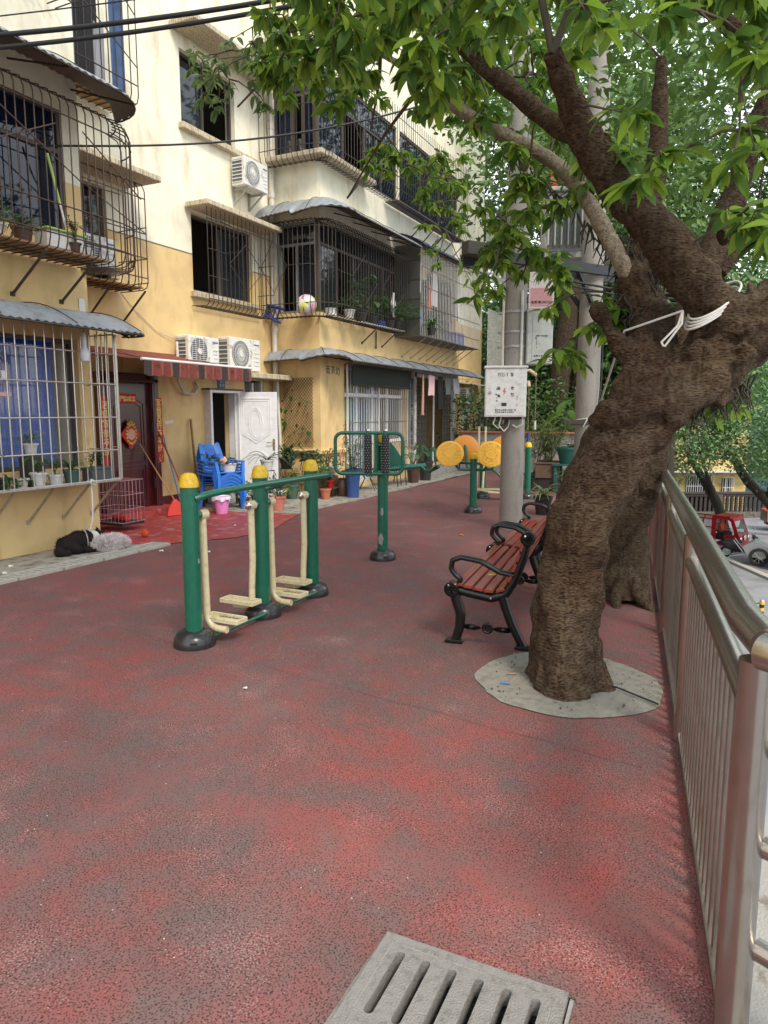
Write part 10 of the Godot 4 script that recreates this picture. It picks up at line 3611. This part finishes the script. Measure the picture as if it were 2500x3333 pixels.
# ---------------------------------------------------------------- cables overhead
func build_cables() -> void:
	var names := [["thick black cable bundle crossing the top left, upper one",0.0,0.021],["thick black cable bundle crossing the top left, lower one",-0.12,0.019]]
	for e in names:
		var mb := MB.new()
		var pts := []
		for k in 17:
			var f := k / 16.0
			pts.append(Vector3(lerpf(-7.4,-2.0,f),4.72 + e[1] * (1.0 - 0.6 * f) + 0.9 * f * f * 0.75 + 0.14 * f,lerpf(-3.55,-6.4,f)))
		mb.tube(pts,e[2],8)
		solo(mb,"cable",M.cable,e[0],"cable",Vector3.ZERO,0.0,"black cables overhead")
	var mb := MB.new()
	var pts := []
	for k in 21:
		var f := k / 20.0
		pts.append(Vector3(lerpf(-7.38,-2.9,f),lerpf(4.66,6.1,f) - 0.3 * sin(PI * f),lerpf(-5.9,-9.9,f)))
	mb.tube(pts,0.012,6)
	solo(mb,"cable",M.cable,"single thin black cable running from the left house to the pole","cable",Vector3.ZERO,0.0,"black cables overhead")
	mb = MB.new()
	pts = []
	for k in 15:
		var f := k / 14.0
		pts.append(Vector3(lerpf(-7.4,-2.2,f),4.86 + 0.55 * f + 0.3 * f * f,lerpf(-3.7,-6.5,f)))
	mb.tube(pts,0.006,5)
	solo(mb,"cable",M.cable,"thinnest cable just above the thick black bundles","cable",Vector3.ZERO,0.0,"black cables overhead")
	for k in 3:
		mb = MB.new()
		mb.tube([Vector3(-2.9,3.62 - 0.05 * k,-9.75),Vector3(-2.4,3.5 - 0.06 * k,-10.1),Vector3(-1.4,3.3 - 0.07 * k,-10.6),Vector3(0.4,3.25 - 0.05 * k,-11.5)],0.016 - 0.003 * k,6)
		solo(mb,"cable",M.cable,["uppermost drooping cable under the transformer frame","middle drooping cable under the transformer frame","lowest drooping cable under the transformer frame"][k],"cable",Vector3.ZERO,0.0,"cables under the transformer frame")
	mb = MB.new()
	mb.tube([Vector3(-8.69,3.5,-8.4),Vector3(-8.68,3.25,-8.7),Vector3(-8.68,3.0,-9.1),Vector3(-8.66,2.9,-9.5)],0.006,5)
	solo(mb,"wire",M.pipe,"thin grey wire running down the yellow wall to the condensers","wire")
	mb = MB.new()
	mb.tube([Vector3(-1.0,0.02,-4.3),Vector3(-0.55,0.03,-4.25),Vector3(-0.3,0.02,-4.12)],0.006,5)
	solo(mb,"loose_wire",M.cable,"thin dark wire lying from the tree foot to the railing","wire")

# ---------------------------------------------------------------- small things on the ground
func build_litter() -> void:
	rng.seed = 404
	var list := [["paper_scrap",-6.1,-6.35,0.03,M.paper,"crumpled white scrap just right of the channel covers"],["paper_scrap",-6.9,-7.7,0.028,M.paper,"white scrap on the red painted floor by the crate"],["paper_scrap",-6.55,-8.3,0.022,M.paper,"small white scrap in the middle of the red painted floor"],["paper_scrap",-6.95,-4.95,0.03,M.paper,"white scrap on the concrete below the steel cage"],["paper_scrap",-6.7,-4.7,0.03,M.paper,"white scrap nearest the left edge on the concrete"],["paper_scrap",-5.55,-6.55,0.026,M.paper,"white scrap on the red rubber left of the air walker"],
		["paper_scrap",-2.55,-3.3,0.016,M.paper,"torn white scrap on the rubber in front of the air walker"],["fallen_leaf",-4.6,-11.2,0.05,M.yellow_leaf,"yellow leaf lying left of the yellow discs"],["fallen_leaf",-4.75,-13.5,0.05,M.yellow_leaf,"pale leaf lying farther off near the shop"],["fallen_leaf",-3.3,-9.0,0.035,M.yellow_leaf,"small leaf between the massager and the pole"]]
	for e in list:
		var mb := MB.new()
		if e[0] == "fallen_leaf":
			leaf_shape(mb,e[3] * 2.2,e[3] * 1.2,0.05,0.4,4)
		else:
			mb.blob([[0,0,0,e[3] * 0.4,e[3],0.005,0.01,e[3] * 0.3],[0,0.005,0,e[3] * 0.3,-0.01,0.0,e[3],e[3] * 0.3]],0.007,0.01)
		solo(mb,e[0],e[4],e[5],"leaf" if e[0] == "fallen_leaf" else "scrap",Vector3(e[1],0.012,e[2]),rng.randf() * 6.0,"litter on the ground")
	for e in [[-1.18,-4.22,M.wood_pole,"brown cigarette end on the concrete by the trunk"],[-1.17,-4.05,M.blue_handle,"blue and white cigarette end on the concrete by the trunk"]]:
		var mb := MB.new()
		mb.tube([Vector3(-0.03,0.008,0),Vector3(0.03,0.008,0.01)],0.005,6)
		solo(mb,"cigarette_end",e[2],e[3],"litter",Vector3(e[0],0.012,e[1]),rng.randf() * 3.0,"litter on the ground")
	# grit scattered over the rubber and the tree pit
	var gm := MB.new()
	gm.ball(Vector3.ZERO,Vector3(1,0.5,0.8),6,4)
	var xfs := []
	var cols := []
	for k in 900:
		var z := -1.3 - 9.0 * pow(rng.randf(),1.5)
		var x := rng.randf_range(-5.5,rail_x(z) - 0.1)
		var s := rng.randf_range(0.001,0.0035)
		xfs.append(Transform3D(Basis.from_euler(Vector3(0,rng.randf() * 6,0)).scaled(Vector3.ONE * s),Vector3(x,0.002,z)))
		var g := rng.randf()
		cols.append(Color(0.5,0.48,0.45) if g > 0.55 else Color(0.05,0.04,0.03))
	for k in 200:
		var a := rng.randf() * TAU
		var r := sqrt(rng.randf()) * 0.55
		xfs.append(Transform3D(Basis.from_euler(Vector3(0,rng.randf() * 6,0)).scaled(Vector3.ONE * rng.randf_range(0.002,0.008)),Vector3(-0.84 + cos(a) * r,0.014,-4.28 + sin(a) * r)))
		cols.append(Color(0.3,0.28,0.22) if rng.randf() > 0.5 else Color(0.06,0.05,0.04))
	var g := swarm(gm.mesh(),xfs,cols,"grit",M.cloth_vc,self)
	tag(g,"fine grit and crumbs scattered over the red ground","grit","","stuff")
